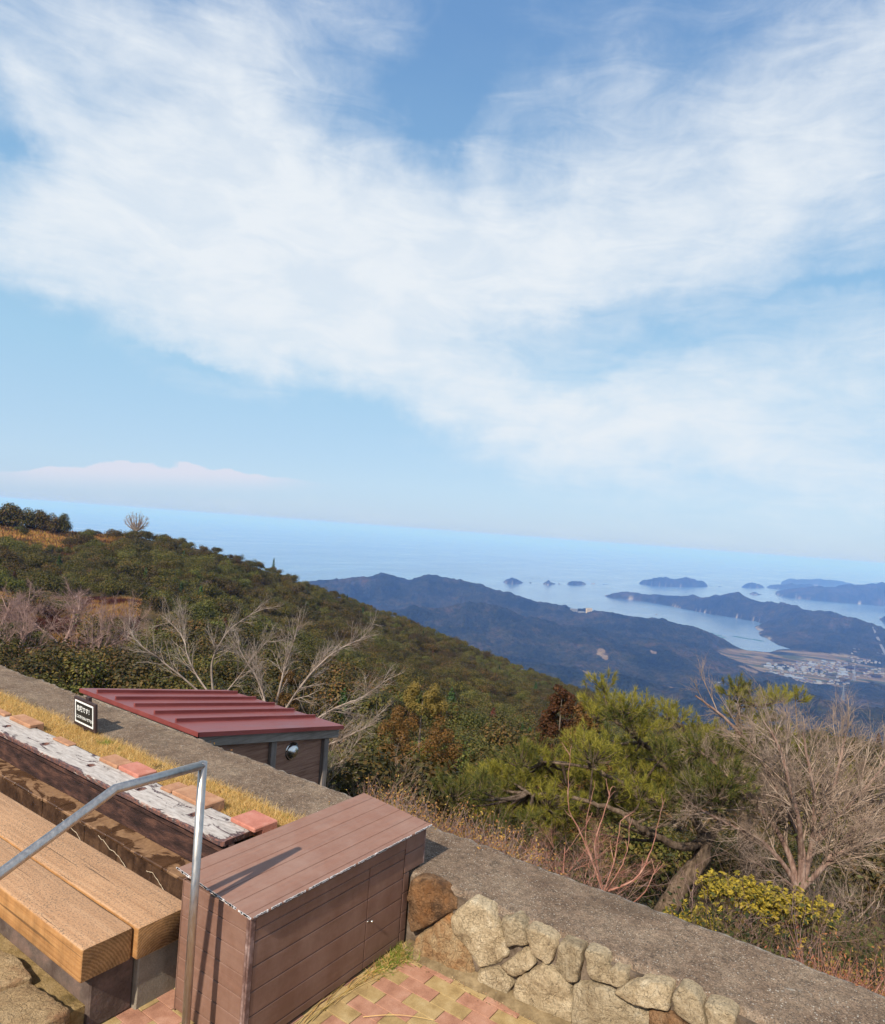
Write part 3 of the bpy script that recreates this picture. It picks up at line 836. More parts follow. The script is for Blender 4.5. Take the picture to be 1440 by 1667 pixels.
for q, (x0, x1, y0, rl) in enumerate(((1.775, 2.028, 3.075, (0.35, 0, -0.2)), (2.036, 2.330, 3.045, (-0.12, 0, -0.22)))):
    V, F = beam(x0, x1, y0, 16.0, 0.292, 0.452, 3 + q)
    me = mesh('seat', V - np.array(O), F, [bench_mat('bench_beam_%s' % 'ab'[q], rl)], True)
    me.set_sharp_from_angle(angle=math.radians(40)) if hasattr(me, 'set_sharp_from_angle') else None
    o = link('seat', me, bench)
b = MB(O); b.box(1.86, 2.085, 3.13, 16, 0.0, 0.291, 0, 0.008); b.build('support', M_conc_d, bench)
b = MB(O); b.box(2.088, 2.322, 3.10, 16, -0.2, 0.291, 0, 0.006); b.build('support', M_conc_l, bench)
# raised flagged ledge in front of the bench
b = MB((1, 5, 0)); b.box(0.3, 1.859, 3.16, 16, -0.1, 0.115, 0)
rngp = np.random.default_rng(21)
def slab_poly(L, z0, z1, seed):
    P = np.array(L, float); c = P.mean(0); Q = []
    for i in range(len(P)):
        a, d_ = P[i], P[(i + 1) % len(P)]; n = max(2, int(np.linalg.norm(d_ - a) / 0.03))
        for t in range(n): Q.append(a + (d_ - a) * t / n)
    Q = np.array(Q); Q = (np.roll(Q, 1, 0) + 2 * Q + np.roll(Q, -1, 0)) / 4 + rngp.normal(0, 0.003, (len(Q), 2)); n = len(Q); V = []
    for f, z in ((1, z0), (1.0, z1 - 0.012), (0.992, z1 - 0.003), (0.97, z1), (0.7, z1), (0.4, z1), (0.1, z1)):
        R2 = c + (Q - c) * f; zz = np.full(n, z)
        if z > z1 - 0.01: zz = zz + 0.02 * (fbm(R2[:, 0] * 8 + seed, R2[:, 1] * 8, 4) - 0.5)
        V.append(np.stack([R2[:, 0], R2[:, 1], zz], 1))
    V = np.concatenate(V); i = np.arange(n); j = (i + 1) % n
    F = [t for a in range(6) for t in zip((a * n + i).tolist(), (a * n + j).tolist(), ((a + 1) * n + j).tolist(), ((a + 1) * n + i).tolist())]
    F.append(tuple((6 * n + i).tolist()))
    return V, F
Vs = []; y = 3.10; row = 0
b.build('ledge', M_moss); bpy.data.objects['ledge'].name = 'path'
pth = bpy.data.objects['path']; tag(pth, kind='structure')
stones = [[(1.77, 3.105), (1.34, 3.11), (1.2, 3.42), (1.42, 3.56), (1.745, 3.44)],
          [(1.77, 3.47), (1.43, 3.59), (1.30, 3.78), (1.45, 4.02), (1.72, 3.93), (1.79, 3.7)],
          [(1.76, 3.98), (1.5, 4.06), (1.42, 4.4), (1.78, 4.5)]]
y = 4.55
while y < 12:
    h = rngp.uniform(0.28, 0.45); stones.append([(1.79, y), (1.45 + rngp.uniform(-.08, .08), y + .02), (1.42 + rngp.uniform(-.08, .08), y + h - .03), (1.79, y + h - .04)]); y += h
y = 3.12
while y < 12:
    h = rngp.uniform(0.28, 0.45); stones.append([(1.15, y), (0.7, y + .02), (0.72, y + h - .03), (1.2 + rngp.uniform(-.08, .08), y + h - .04)]); y += h
fl = []
o_ = 0; FV = []; FF = []
for q, L in enumerate(stones):
    V, F = slab_poly(L, 0.0, 0.165, q * 5.0)
    FV.append(V); FF += [tuple(i + o_ for i in f) for f in F]; o_ += len(V)
o = link('paving_stones', mesh('paving_stones', np.concatenate(FV), FF, [M_flag], True)); tag(o, kind='structure')

# trough of the foot bath
def tiles_wet():
    mt, w, b = material('wet_brown_tile', 0.5, 0.4)
    c = ocoord(w)
    n = w.noise(w.mapping(c, scale=(1, 0.6, 1)), 6, 5, 0.6, 0.8)
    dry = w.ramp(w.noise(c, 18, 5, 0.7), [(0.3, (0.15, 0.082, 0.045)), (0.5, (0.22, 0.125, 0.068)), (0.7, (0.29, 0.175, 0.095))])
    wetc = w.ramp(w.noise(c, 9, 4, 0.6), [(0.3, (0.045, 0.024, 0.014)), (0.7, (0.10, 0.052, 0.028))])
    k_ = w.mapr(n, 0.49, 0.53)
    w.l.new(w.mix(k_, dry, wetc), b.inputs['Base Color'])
    w.put(b.inputs['Roughness'], w.mapr(k_, 0, 1, 0.7, 0.25))
    bump(w, b, w.noise(c, 60, 4), 0.002)
    return mt
M_tile = tiles_wet()
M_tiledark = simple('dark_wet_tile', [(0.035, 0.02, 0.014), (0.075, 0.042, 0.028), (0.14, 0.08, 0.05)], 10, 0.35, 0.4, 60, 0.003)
M_rot = simple('rotten_board', [(0.022, 0.014, 0.014), (0.055, 0.030, 0.028), (0.13, 0.065, 0.05)], 7, 0.85, 0.2, 50, 0.006, stretch=(3, 0.7, 3))
bath = empty('foot_bath', (2.7, 5, 0), 'narrow tiled foot bath channel, drained and damp, behind the bench', 'foot bath')
O = bath.location
rr = random.Random(9)
b = MB(O); b.box(2.324, 3.6, 3.0, 16, -0.25, -0.13, 0); 
y = 3.1
while y < 15.5:
    b.box(2.33, 2.755, y, y + 0.297, -0.131, -0.12 + rr.uniform(-.001, .001), 0, 0.002); y += 0.3
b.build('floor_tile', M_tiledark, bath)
b = MB(O); y = 3.02
while y < 15.5:
    dx = rr.uniform(-0.006, 0.006)
    b.box(2.764 + dx, 2.9345, y, y + 0.222, 0.175, 0.2 + rr.uniform(-.002, .002), 0, 0.006); y += 0.226
b.build('step_tile', M_tile, bath)
b = MB(O); y = 3.02
while y < 15.5:
    for z0, z1 in ((-0.12, 0.022), (0.026, 0.171)):
        b.box(2.778 + rr.uniform(-.004, .004), 2.86, y, y + 0.205, z0, z1, 0, 0.005)
    y += 0.209
b.box(2.80, 2.935, 3.0, 15.6, -0.13, 0.174, 0)
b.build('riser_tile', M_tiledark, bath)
b = MB(O); b.box(2.936, 2.955, 3.0, 16, -0.1, 0.435, 0, 0.003)
b.box(2.915, 2.935, 3.0, 16, 0.36, 0.434, 0, 0.006); b.build('back_board', M_rot, bath)
b = MB(O); b.box(2.33, 3.46, 2.985, 3.02, -0.2, 0.40); b.build('end_wall', M_conc_d, bath)
# pale lime crack wandering over the riser
M_lime = simple('lime', [(0.35, 0.27, 0.20), (0.55, 0.46, 0.36)], 30, 0.9, 0.1, 60, 0)
Bc = Branches()
for (ya, yb, za) in ((5.2, 4.75, 0.13), (4.7, 4.15, 0.16), (4.1, 3.75, 0.12)):
    n = 26; t = np.linspace(0, 1, n)
    zz = np.clip(za - 0.20 * t ** 2 + np.cumsum(np.array([rr.uniform(-.008, .008) for _ in range(n)])), -.1, .165)
    Bc.add(np.stack([np.full(n, 2.7705), ya + (yb - ya) * t, zz], 1) - np.array(O), np.full(n, 0.0028), 4)
V, F = Bc.vf(); link('lime_streak', mesh('lime_streak', V, F, [M_lime]), bath)

# planter behind the bath
b = MB(); b.box(3.04, 3.535, 3.021, 16, -0.3, 0.405, 0); o = b.build('ground', M_soil); o.name = 'planting_bed'; tag(o, kind='structure')

# ---- weathered white plank with holes
def plank_mat():
    mt, w, b = material('peeling_white_paint', 0.75, 0.25)
    c = ocoord(w)
    g = w.noise(w.mapping(c, scale=(16, 1.2, 16)), 2.5, 7, 0.7, 0.5)
    wood = w.ramp(g, [(0.3, (0.045, 0.03, 0.035)), (0.55, (0.10, 0.065, 0.07)), (0.75, (0.19, 0.12, 0.10))])
    paint = w.ramp(w.noise(w.mapping(c, scale=(8, 1.5, 8)), 6, 6, 0.7), [(0.3, (0.27, 0.235, 0.215)), (0.5, (0.41, 0.37, 0.345)), (0.75, (0.53, 0.50, 0.475))])
    paint = w.mix(1.0, paint, w.ramp(g, [(0.36, 0.72), (0.5, 1.0)]), 'MULTIPLY')
    pk = w.noise(w.mapping(c, scale=(4.5, 1.1, 4.5), loc=(0.3, 2.2, 0)), 3.2, 9, 0.72, 0.9)
    ad = w.new('ShaderNodeAttribute'); ad.attribute_name = 'wear'
    k_ = w.mapr(w.math('ADD', pk, w.math('MULTIPLY', ad.outputs['Fac'], 0.2)), 0.595, 0.62)
    col = w.mix(k_, paint, wood)
    rust = w.math('MULTIPLY', w.mapr(ad.outputs['Fac'], 0.35, 0.8), w.mapr(w.noise(c, 30, 5, 0.7), 0.45, 0.6))
    col = w.mix(w.math('MULTIPLY', rust, 0.7), col, (0.30, 0.13, 0.09))
    w.l.new(col, b.inputs['Base Color'])
    bump(w, b, w.math('ADD', w.math('MULTIPLY', k_, -1.0), w.math('MULTIPLY', g, 0.6)), 0.003)
    return mt
def plank():
    holes = [3.935, 4.565, 5.245, 5.963, 6.641, 7.33, 8.0, 8.68, 9.35]
    hx = 2.988; rad = 0.026; zt = 0.472; zb = 0.436
    V = []; F = []; wear = []
    def vert(x, y, z, e):
        V.append((x, y, z)); wear.append(e); return len(V) - 1
    ys0, ys1 = 3.475, 9.7
    x0f = lambda y: 2.862 + 0.010 * (fbm(np.array([y * 4.0]), np.array([1.0]), 5, .6)[0] - 0.5) + (0.006 if y > 5.22 else 0) + 0.02 * max(0, 1 - (y - ys0) / 0.05) ** 2
    x1f = lambda y: 3.142 + 0.010 * (fbm(np.array([y * 4.0]), np.array([7.0]), 5, .6)[0] - 0.5)
    bounds = [ys0] + [(a + b_) / 2 for a, b_ in zip(holes, holes[1:])] + [ys1]
    topn = []
    N = 32
    # per cell: grid with square patch around the hole replaced by rings
    h = 0.045
    def zt_(x, y, e): return zt + 0.006 * (fbm(np.array([x * 7.0]), np.array([y * 2.0]), 3)[0] - .5) - 0.006 * e ** 3
    def strip(ya, yb):
        n = max(1, int((yb - ya) / 0.03)); xs = [0, .02, .06, .15, .3, (2.988 - h - 2.862) / .28, (2.988 + h - 2.862) / .28, .75, .88, .95, .985, 1]
        prev = None
        for i in range(n + 1):
            y = ya + (yb - ya) * i / n; a, b_ = x0f(y), x1f(y)
            row = []
            for t in xs:
                e = max(0, 1 - min(t, 1 - t) / 0.08) if True else 0
                e2 = max(e, max(0, 1 - (y - ys0) / 0.06)) * (0.9 if t < 0.5 else 0.5) + (0.55 * max(0, 1 - (y - ys0) / 0.35) * max(0, t - .2))
                x = a + (b_ - a) * t if t not in (xs[5], xs[6]) else (hx - h if t == xs[5] else hx + h)
                row.append(vert(x, y, zt_(x, y, e), min(1, e2)))
            if prev:
                for j in range(len(xs) - 1): F.append((prev[j], prev[j + 1], row[j + 1], row[j]))
            prev = row
            rows.append((y, row))
    rows = []
    allrows = []
    prev_end = None
    cur = ys0
    for hy in holes:
        rows = []; strip(cur, hy - h); first = rows
        allrows += rows
        endrow = rows[-1][1]
        rows = []
        cur = hy + h
        # next strip start row
        strip(cur, cur + 0.0001 + (0.03)); nxt = rows; allrows += rows
        sr_ = rows[0][1]
        F_ = []
        for j in list(range(0, 5)) + list(range(6, 11)): F.append((endrow[j], endrow[j + 1], sr_[j + 1], sr_[j]))
        corners = [endrow[5], endrow[6], sr_[6], sr_[5]]
        cc = [V[k_] for k_ in corners]
        sq = []
        for s in range(4):
            for t in range(8):
                if t == 0: sq.append(corners[s])
                else:
                    f = t / 8; p = [cc[s][q] * (1 - f) + cc[(s + 1) % 4][q] * f for q in range(3)]
                    sq.append(vert(*p, 0.0))
        ring = []; low = []
        for k_ in range(N):
            a = -3 * PI / 4 + k_ * 2 * PI / N
            ring.append(vert(hx + rad * math.cos(a) * 1.05, hy + rad * math.sin(a), zt + 0.0, 0.9))
            low.append(vert(hx + rad * .92 * math.cos(a), hy + rad * .92 * math.sin(a), zb, 1.0))
        for k_ in range(N):
            q = (k_ + 1) % N
            F.append((sq[k_], sq[q], ring[q], ring[k_])); F.append((ring[k_], ring[q], low[q], low[k_]))
        cur = cur + 0.0301
    rows = []; strip(cur, ys1); allrows += rows
    # sides and underside
    def side(col, dx):
        pr = None
        for y, row in allrows:
            t = row[col]; x = V[t][0]
            bt = vert(x + dx, y, zb, 1.0)
            if pr: F.append((pr[0], pr[1], bt, t) if col == 0 else (pr[1], pr[0], t, bt))
            pr = (t, bt)
    side(0, 0.006); side(-1, -0.004)
    r0 = allrows[0][1]; lowr = [vert(V[t][0], V[t][1] + 0.004, zb, 1.0) for t in r0]
    for j in range(len(r0) - 1): F.append((r0[j + 1], r0[j], lowr[j], lowr[j + 1]))
    a = vert(2.87, ys0 + .01, zb + .001, 1); b_ = vert(2.960, ys0 + .01, zb + .001, 1); c_ = vert(2.960, ys1, zb + .001, 1); d_ = vert(2.87, ys1, zb + .001, 1); F.append((a, d_, c_, b_))
    a = vert(3.016, ys0 + .01, zb + .001, 1); b_ = vert(3.135, ys0 + .01, zb + .001, 1); c_ = vert(3.135, ys1, zb + .001, 1); d_ = vert(3.016, ys1, zb + .001, 1); F.append((a, d_, c_, b_))
    Vn = np.array(V) - np.array([3.0, 6.5, 0.45])
    me = mesh('weathered_plank', Vn, F, [plank_mat()], False)
    at = me.attributes.new('wear', 'FLOAT', 'POINT'); at.data.foreach_set('value', np.array(wear, dtype=np.float32))
    return me
o = link('weathered_plank', plank(), None, (3.0, 6.5, 0.45))
tag(o, 'white painted plank with peeling paint and a row of round holes over the foot bath', 'plank')

# ---- brick blocks tucked behind the plank
M_terra = simple('terracotta', [(0.30, 0.15, 0.09), (0.42, 0.22, 0.13), (0.48, 0.275, 0.17)], 8, 0.9, 0.2, 110, 0.004)
M_rose = simple('rose_brick', [(0.38, 0.14, 0.10), (0.50, 0.20, 0.15), (0.55, 0.26, 0.20)], 8, 0.9, 0.2, 110, 0.004)
BL = [  # y0, y1, x1, ztop, mat, label
    (3.43, 3.68, 3.275, 0.500, 1, 'rose red brick block between the plank end and the brown cabinet'),
    (3.95, 4.33, 3.252, 0.502, 0, 'wide terracotta brick block just beyond the handrail post'),
    (4.345, 4.47, 3.235, 0.492, 0, 'narrow terracotta brick block next to the wide one by the handrail post'),
    (4.745, 5.025, 3.238, 0.503, 1, 'rose red brick block touching a terracotta one midway along the plank'),
    (5.035, 5.30, 3.218, 0.500, 0, 'terracotta brick block touching the rose red one midway along the plank'),
    (5.77, 6.04, 3.152, 0.487, 0, 'low terracotta brick block beside the plank below the black sign'),
    (6.19, 6.43, 3.150, 0.492, 0, None), (6.44, 6.83, 3.205, 0.505, 0, 'long terracotta brick block past the sign, standing highest above the plank'),
    (6.93, 7.22, 3.145, 0.497, 0, 'terracotta brick block at the edge of the photo behind the plank')]
for (y0, y1, x1, zt, mt, lab) in BL:
    if lab is None: continue
    org = (3.16, (y0 + y1) / 2, 0.40)
    b = MB(org); c_ = 0.007
    pr = [(3.148, .38), (x1, .38), (x1, zt - c_), (x1 - c_, zt), (3.078 + c_, zt), (3.078, zt - c_), (3.078, .476), (3.148, .476)]
    V = []
    for y_, s_ in ((y0, c_), (y0 + c_, 0), (y1 - c_, 0), (y1, c_)):
        V += [(min(max(x_, 3.078 + s_), x1 - s_), y_, min(z_, zt - s_)) for x_, z_ in pr]
    b.add(V, [(i * 8 + j, i * 8 + (j + 1) % 8, i * 8 + 8 + (j + 1) % 8, i * 8 + 8 + j) for i in range(3) for j in range(8)] + [tuple(range(8))[::-1], tuple(range(24, 32))])
    o = b.build('brick_block', M_rose if mt else M_terra)
    tag(o, lab, 'brick block', 'brick blocks behind the white plank')
    o.rotation_euler = (0, 0, random.Random(int(y0 * 100)).uniform(-0.03, 0.03))

# ---- dry grass strip
M_grass = leafmat('dry_grass', [(0.52, 0.30, 0.09), (0.70, 0.43, 0.14), (0.78, 0.54, 0.22), (0.42, 0.26, 0.09), (0.82, 0.62, 0.32), (0.46, 0.34, 0.09)], trans=0.3, objvar=False)
M_green = leafmat('green_grass', [(0.10, 0.19, 0.02), (0.2, 0.3, 0.03), (0.25, 0.27, 0.05)], trans=0.3, objvar=False)
def turf():
    rng = np.random.default_rng(6); n = 70000
    y = 3.0 + 8.5 * rng.random(n) ** 1.3; x = rng.uniform(3.15, 3.555, n)
    k = fbm(x * 5, y * 5, 4); keep = k > 0.30 + 0.25 * rng.random(n) * (x > 3.5); x = x[keep]; y = y[keep]; n = len(x)
    P = np.stack([x, y, np.full(n, 0.40)], 1)
    D = np.stack([rng.normal(0, 0.75, n), rng.normal(0, 0.75, n), rng.uniform(0.35, 1.0, n)], 1); D /= np.linalg.norm(D, axis=1, keepdims=True)
    V, F = blades(P, D, rng.uniform(0.03, 0.085, n), rng.uniform(0.002, 0.0045, n), rng)
    g = (np.hypot(x - 3.44, (y - 5.83)) < 0.055) | ((vn(x * 7, y * 7) > 0.90) & (rng.random(n) < .3))
    o = link('dry_grass', mesh('dry_grass', V, F, [M_grass, M_green], False, g.astype(int))); tag(o, 'short golden dry grass between the plank and the wall top', 'grass', kind='stuff')
    n = 1500
    x = 3.40 - np.abs(rng.normal(0, 0.13, n)); x = np.minimum(x, 3.44); y = 2.43 - np.abs(rng.normal(0, 0.05, n)); P = np.stack([x, y, np.full(n, 0.0)], 1)
    D = np.stack([rng.normal(-.3, 0.7, n), rng.normal(-.3, 0.7, n), rng.uniform(0.1, .8, n)], 1); D /= np.linalg.norm(D, axis=1, keepdims=True)
    V, F = blades(P, D, rng.uniform(0.02, 0.07, n), 0.0035, rng)
    o = link('weeds', mesh('weeds', V, F, [M_green, M_grass], False, (rng.random(n) < 0.45).astype(int))); tag(o, 'green and straw coloured weeds in the corner of cabinet and wall', 'weeds', kind='stuff')
    B = Branches()
    for i in range(26):
        a = np.array([rng.uniform(2.45, 3.1), 2.425 - rng.uniform(0, .05), 0.006]); L = rng.uniform(0.1, 0.4)
        d = np.array([1, rng.normal(0, 0.12), 0]); t = np.linspace(0, 1, 5)[:, None]
        B.add(a + d * L * t + np.array([0, 0.02, 0]) * np.sin(t * 3) + np.array([0, 0, 0.02]) * t * rng.random(), np.linspace(0.0022, 0.0008, 5), 4)
    t = np.linspace(0, 1, 8)[:, None]
    B.add(np.array([2.78, 2.2, 0.012]) * (1 - t) + np.array([2.99, 1.90, 0.02]) * t + np.array([0.01, 0.01, 0.01]) * np.sin(t * 3.1), np.linspace(0.002, 0.001, 8), 4)
    V, F = B.vf(); o = link('dead_stalks', mesh('dead_stalks', V, F, [M_grass])); tag(o, 'fallen straw stalks lying on the paving by the cabinet', 'straw', kind='stuff')
turf()

# ---- sign
M_black = simple('black_sign_paint', [(0.012, 0.013, 0.013), (0.022, 0.024, 0.024)], 5, 0.45, 0.4, 60, 0.0005)
M_signwood = simple('dark_stained_wood', [(0.03, 0.018, 0.018), (0.06, 0.036, 0.034)], 6, 0.6, 0.3, 60, 0.001, stretch=(3, 3, 1))
M_paint = material('white_lettering', 0.6, 0.3)[0]; M_paint.node_tree.nodes['Principled BSDF'].inputs['Base Color'].default_value = (0.78, 0.78, 0.76, 1)
sign = empty('warning_sign', (3.5, 6.275, 0.40), 'small black board with white Japanese writing on a short post by the wall', 'sign')
sign.rotation_euler = (0, math.radians(-4), math.radians(-3))
b = MB(); b.box(-0.012, 0.012, -0.205, 0.205, 0.035, 0.30, 0, 0.003); b.build('board', M_signwood, sign, loc=(0, 0, 0))
b = MB(); b.box(-0.0145, -0.0125, -0.17, 0.17, 0.075, 0.27, 0); pn = b.build('panel', M_black, sign, loc=(0, 0, 0))
b = MB()
for y0, y1, z0, z1 in ((-0.175, 0.175, 0.262, 0.276), (-0.175, 0.175, 0.070, 0.084), (-0.175, -0.161, 0.084, 0.262), (0.161, 0.175, 0.084, 0.262)): b.box(-0.0165, -0.0125, y0, y1, z0, z1)
b.build('border', M_paint, sign, loc=(0, 0, 0))
b = MB(); b.box(0.013, 0.045, -0.03, 0.03, -0.05, 0.325, 0, 0.003); b.box(-0.03, 0.012, -0.028, 0.028, -0.05, 0.034, 0, 0.003); b.build('post', M_signwood, sign, loc=(0, 0, 0))
for txt, z, s in (('危険です！', 0.188, 0.052), ('ここに座らないで下さい', 0.118, 0.0305)):
    cu = bpy.data.curves.new('lettering', 'FONT'); cu.body = txt; cu.size = s * 1.08; cu.align_x = 'CENTER'; cu.extrude = 0.0006; cu.offset = 0.0006
    cu.materials.append(M_paint)
    tmp = bpy.data.objects.new('tmp', cu); C.objects.link(tmp); bpy.context.view_layer.update()
    me = bpy.data.meshes.new_from_object(tmp.evaluated_get(bpy.context.evaluated_depsgraph_get())); bpy.data.objects.remove(tmp)
    me.materials.clear(); me.materials.append(M_paint); o = link('lettering', me, sign)
    o.matrix_local = Matrix(((0, 0, -1, -0.0158), (-1, 0, 0, 0.0), (0, 1, 0, z), (0, 0, 0, 1)))

# ---- shed below the wall
def roofmat():
    mt, w, b = material('red_roof_metal', 0.42, 0.4)
    c = ocoord(w)
    n = w.noise(w.mapping(c, scale=(0.5, 2, 2)), 3, 5, 0.6)
    w.l.new(w.ramp(n, [(0.3, (0.165, 0.038, 0.036)), (0.7, (0.235, 0.062, 0.057))]), b.inputs['Base Color'])
    w.put(b.inputs['Roughness'], w.mapr(n, 0.3, 0.7, 0.34, 0.5))
    return mt
M_roof = roofmat()
M_grey = woodmat('grey_timber', [(0.16, 0.13, 0.11), (0.28, 0.24, 0.205), (0.38, 0.33, 0.29)], axis=0)
M_greyv = woodmat('grey_timber_upright', [(0.14, 0.115, 0.10), (0.24, 0.20, 0.175), (0.33, 0.28, 0.245)], axis=2)
M_shed = simple('shed_siding', [(0.26, 0.14, 0.095), (0.38, 0.215, 0.15), (0.46, 0.28, 0.20)], 4, 0.75, 0.2, 60, 0.003, stretch=(0.7, 3, 9))
shed = empty('shed', (5.2, 6.6, -1.5), 'small brown shed with a sloping red ribbed metal roof behind the wall', 'shed')
O = shed.location
sl = -0.295 / 2.02
rz = lambda x, y: 0.425 + (x - 4.2) * -0.155 + 0.012 * (y - 5.565) / 2.1
skr = lambda v: (v[0], v[1], v[2] + rz(v[0], v[1]))
b = MB(O)
b.box(4.19, 6.235, 5.545, 7.70, -0.004, 0.0, 0, skew=skr)
b.box(4.19, 6.235, 5.545, 5.56, -0.045, -0.0045, 0, skew=skr); b.box(4.185, 4.20, 5.545, 7.7, -0.045, -0.0045, 0, skew=skr)
b.box(6.222, 6.237, 5.56, 7.7, -0.045, -0.0045, 0, skew=skr); b.box(4.2, 6.22, 7.69, 7.705, -0.045, -0.0045, 0, skew=skr)
roof = b.build('roof', M_roof, shed)
for y in (5.995, 6.36, 6.72, 7.08, 7.45):
    b = MB(O); b.box(4.25, 6.20, y - 0.011, y + 0.011, 0.0005, 0.036, 0, 0.003, skew=skr); b.box(4.25, 6.20, y - 0.022, y - 0.0112, 0.0005, 0.006, 0, skew=skr)
    b.build('rib', M_roof, roof, loc=(0, 0, 0)) if False else None
    o = b.build('seam', M_roof, roof); o.location = (0, 0, 0)
b = MB(O); b.box(4.24, 6.215, 5.60, 5.66, -0.155, -0.047, 0, 0.003, skew=skr); b.build('eaves_beam', M_grey, shed)
b = MB(O); b.box(4.21, 4.26, 5.66, 7.65, -0.13, -0.047, 0, 0.003, skew=skr); b.build('eaves_beam', M_grey, shed)
b = MB(O)
z = -2.6
while z < -0.155:
    b.box(4.3, 6.01, 5.675, 5.70, z, z + 0.138, 0, 0.004, skew=None); z += 0.142
b.add([(4.3, 5.676, -.2), (6.01, 5.676, -.2), (6.01, 5.676, rz(6.01, 5.6) - .12), (4.3, 5.676, rz(4.3, 5.6) - .12)], [(0, 1, 2, 3)])
front = b.build('wall_panel', M_shed, shed)
b = MB(O)
z = -2.6
while z < -0.15:
    b.box(6.05, 6.075, 5.70, 7.55, z, z + 0.138, 0, 0.004); z += 0.142
b.box(4.3, 6.05, 7.53, 7.56, -2.6, 0.1, 0); b.build('wall_panel', M_shed, shed)
for x in (5.20, 6.015):
    b = MB(O); b.box(x, x + 0.075, 5.628, 5.69, -2.6, rz(x + .075, 5.65) - 0.157, 0, 0.003); b.build('corner_post' if x > 6 else 'post', M_greyv, shed)
# dome vent cover on the front wall
def vent():
    P = []
    n = 32; K = 10
    cx_, cz_ = 5.545, -0.078; y0 = 5.672; r = 0.088
    V = []; F = []
    for k_ in range(K):
        a = (k_ / (K - 1)) * PI / 2
        for i in range(n):
            t = 2 * PI * i / n
            V.append((cx_ + r * math.cos(a) * math.cos(t), y0 - 0.055 * math.sin(a), cz_ + r * math.cos(a) * math.sin(t)))
    for k_ in range(K - 1):
        for i in range(n): F.append((k_ * n + i, k_ * n + (i + 1) % n, (k_ + 1) * n + (i + 1) % n, (k_ + 1) * n + i))
    b = MB(O); b.add(V, F)
    b.tube([(cx_, 5.677, cz_), (cx_, 5.671, cz_)], [0.1, 0.1], 32)
    return b
v_ = vent().build('vent_cover', M_steel_knob, shed, True)

# ------------------------------------------------------------------ terrain
def interp_az(tab, az):
    a = [azt(u, v)[0] for u, v, r in tab]
    return np.interp(az, a, [azt(u, v)[1] for u, v, r in tab]), np.interp(az, a, [r for u, v, r in tab])
RIDGE = [(-900, 800, 200), (-300, 832, 250), (0, 846, 250), (110, 860, 250), (220, 864, 240), (340, 890, 235), (440, 925, 250), (520, 953, 270), (600, 983, 285),
         (700, 1021, 290), (850, 1085, 290), (940, 1120, 280), (1010, 1146, 270), (1100, 1172, 240), (1200, 1193, 170), (1300, 1197, 130), (1440, 1204, 100), (1700, 1225, 90), (2600, 1300, 80)]
def near_z(az, r):
    t1, rr_ = interp_az(RIDGE, az)
    t1 = t1 - 2.3 / rr_
    s_ = np.clip(np.log(np.maximum(r, 4.0) / 5.0) / np.log(rr_ / 5.0), 0, 1)
    t0 = -0.62 + 0.10 * np.clip((az + 0.35) / -0.25, 0, 1)
    t = t0 + (t1 - t0) * s_ ** 0.97
    z = t * np.minimum(r, rr_)
    over = np.maximum(r - rr_, 0)
    z = z - 0.55 * over ** 1.0 * np.clip(over / 60, 0, 1) - 0.05 * over
    x = r * np.sin(az); y = r * np.cos(az)
    amp = np.clip(r / 60, 0, 1) * np.clip((rr_ * 1.2 - r) / (rr_ * .4), 0.15, 1)
    z = z + (fbm(x / 34 + 5, y / 34 + 2, 4) - 0.5) * 7 * amp + (fbm(x / 6 + 5, y / 6, 3) - .5) * 0.5
    return np.maximum(z + CAMH, -497)

M_hill = simple('hillside_earth', [(0.045, 0.040, 0.018), (0.08, 0.06, 0.03), (0.15, 0.10, 0.05)], 0.35, 0.95, 0.1, 8, 0.05, det=8)
def near_terrain():
    az = np.radians(np.linspace(-62, 62, 300)); r = np.exp(np.linspace(math.log(4.6), math.log(900), 170))
    A_, R2 = np.meshgrid(az, r, indexing='ij')
    Z = near_z(A_, R2)
    X = R2 * (FWD[0] * np.cos(A_) + RIGHT[0] * np.sin(A_)); Y = R2 * (FWD[1] * np.cos(A_) + RIGHT[1] * np.sin(A_))
    ins = (X < 4.0)
    Z = np.where(X < 4.15, np.minimum(Z, -0.6), Z)
    V = np.stack([X, Y, Z], -1).reshape(-1, 3); n, k = A_.shape
    i = np.arange(n - 1)[:, None] * k; j = np.arange(k - 1)[None]
    F = np.stack([i + j, i + k + j, i + k + j + 1, i + j + 1], -1).reshape(-1, 4)
    xi = X.reshape(-1)[F].min(1); yi = Y.reshape(-1)[F].min(1)
    F = F[(xi > 3.9)][:, ::-1]
    o = link('hillside', mesh('hillside', V, F, [M_hill], True)); tag(o, kind='structure')
near_terrain()

SEA = -500.0
def sea_pt(u, v):
    """point of the sea surface on a sight line, in (right, forward) metres"""
    X, Z = ray(u, v); k = (SEA - CAMH) / Z
    return np.array([X * k, k])
def rf(u, r):
    X, _ = ray(u, 880); a = math.atan(X)
    return np.array([r * math.sin(a), r * math.cos(a)])
def ridge_pt(u, v, r):
    a, t = azt(u, v)
    return np.array([r * math.sin(a), r * math.cos(a), CAMH + t * r - SEA])

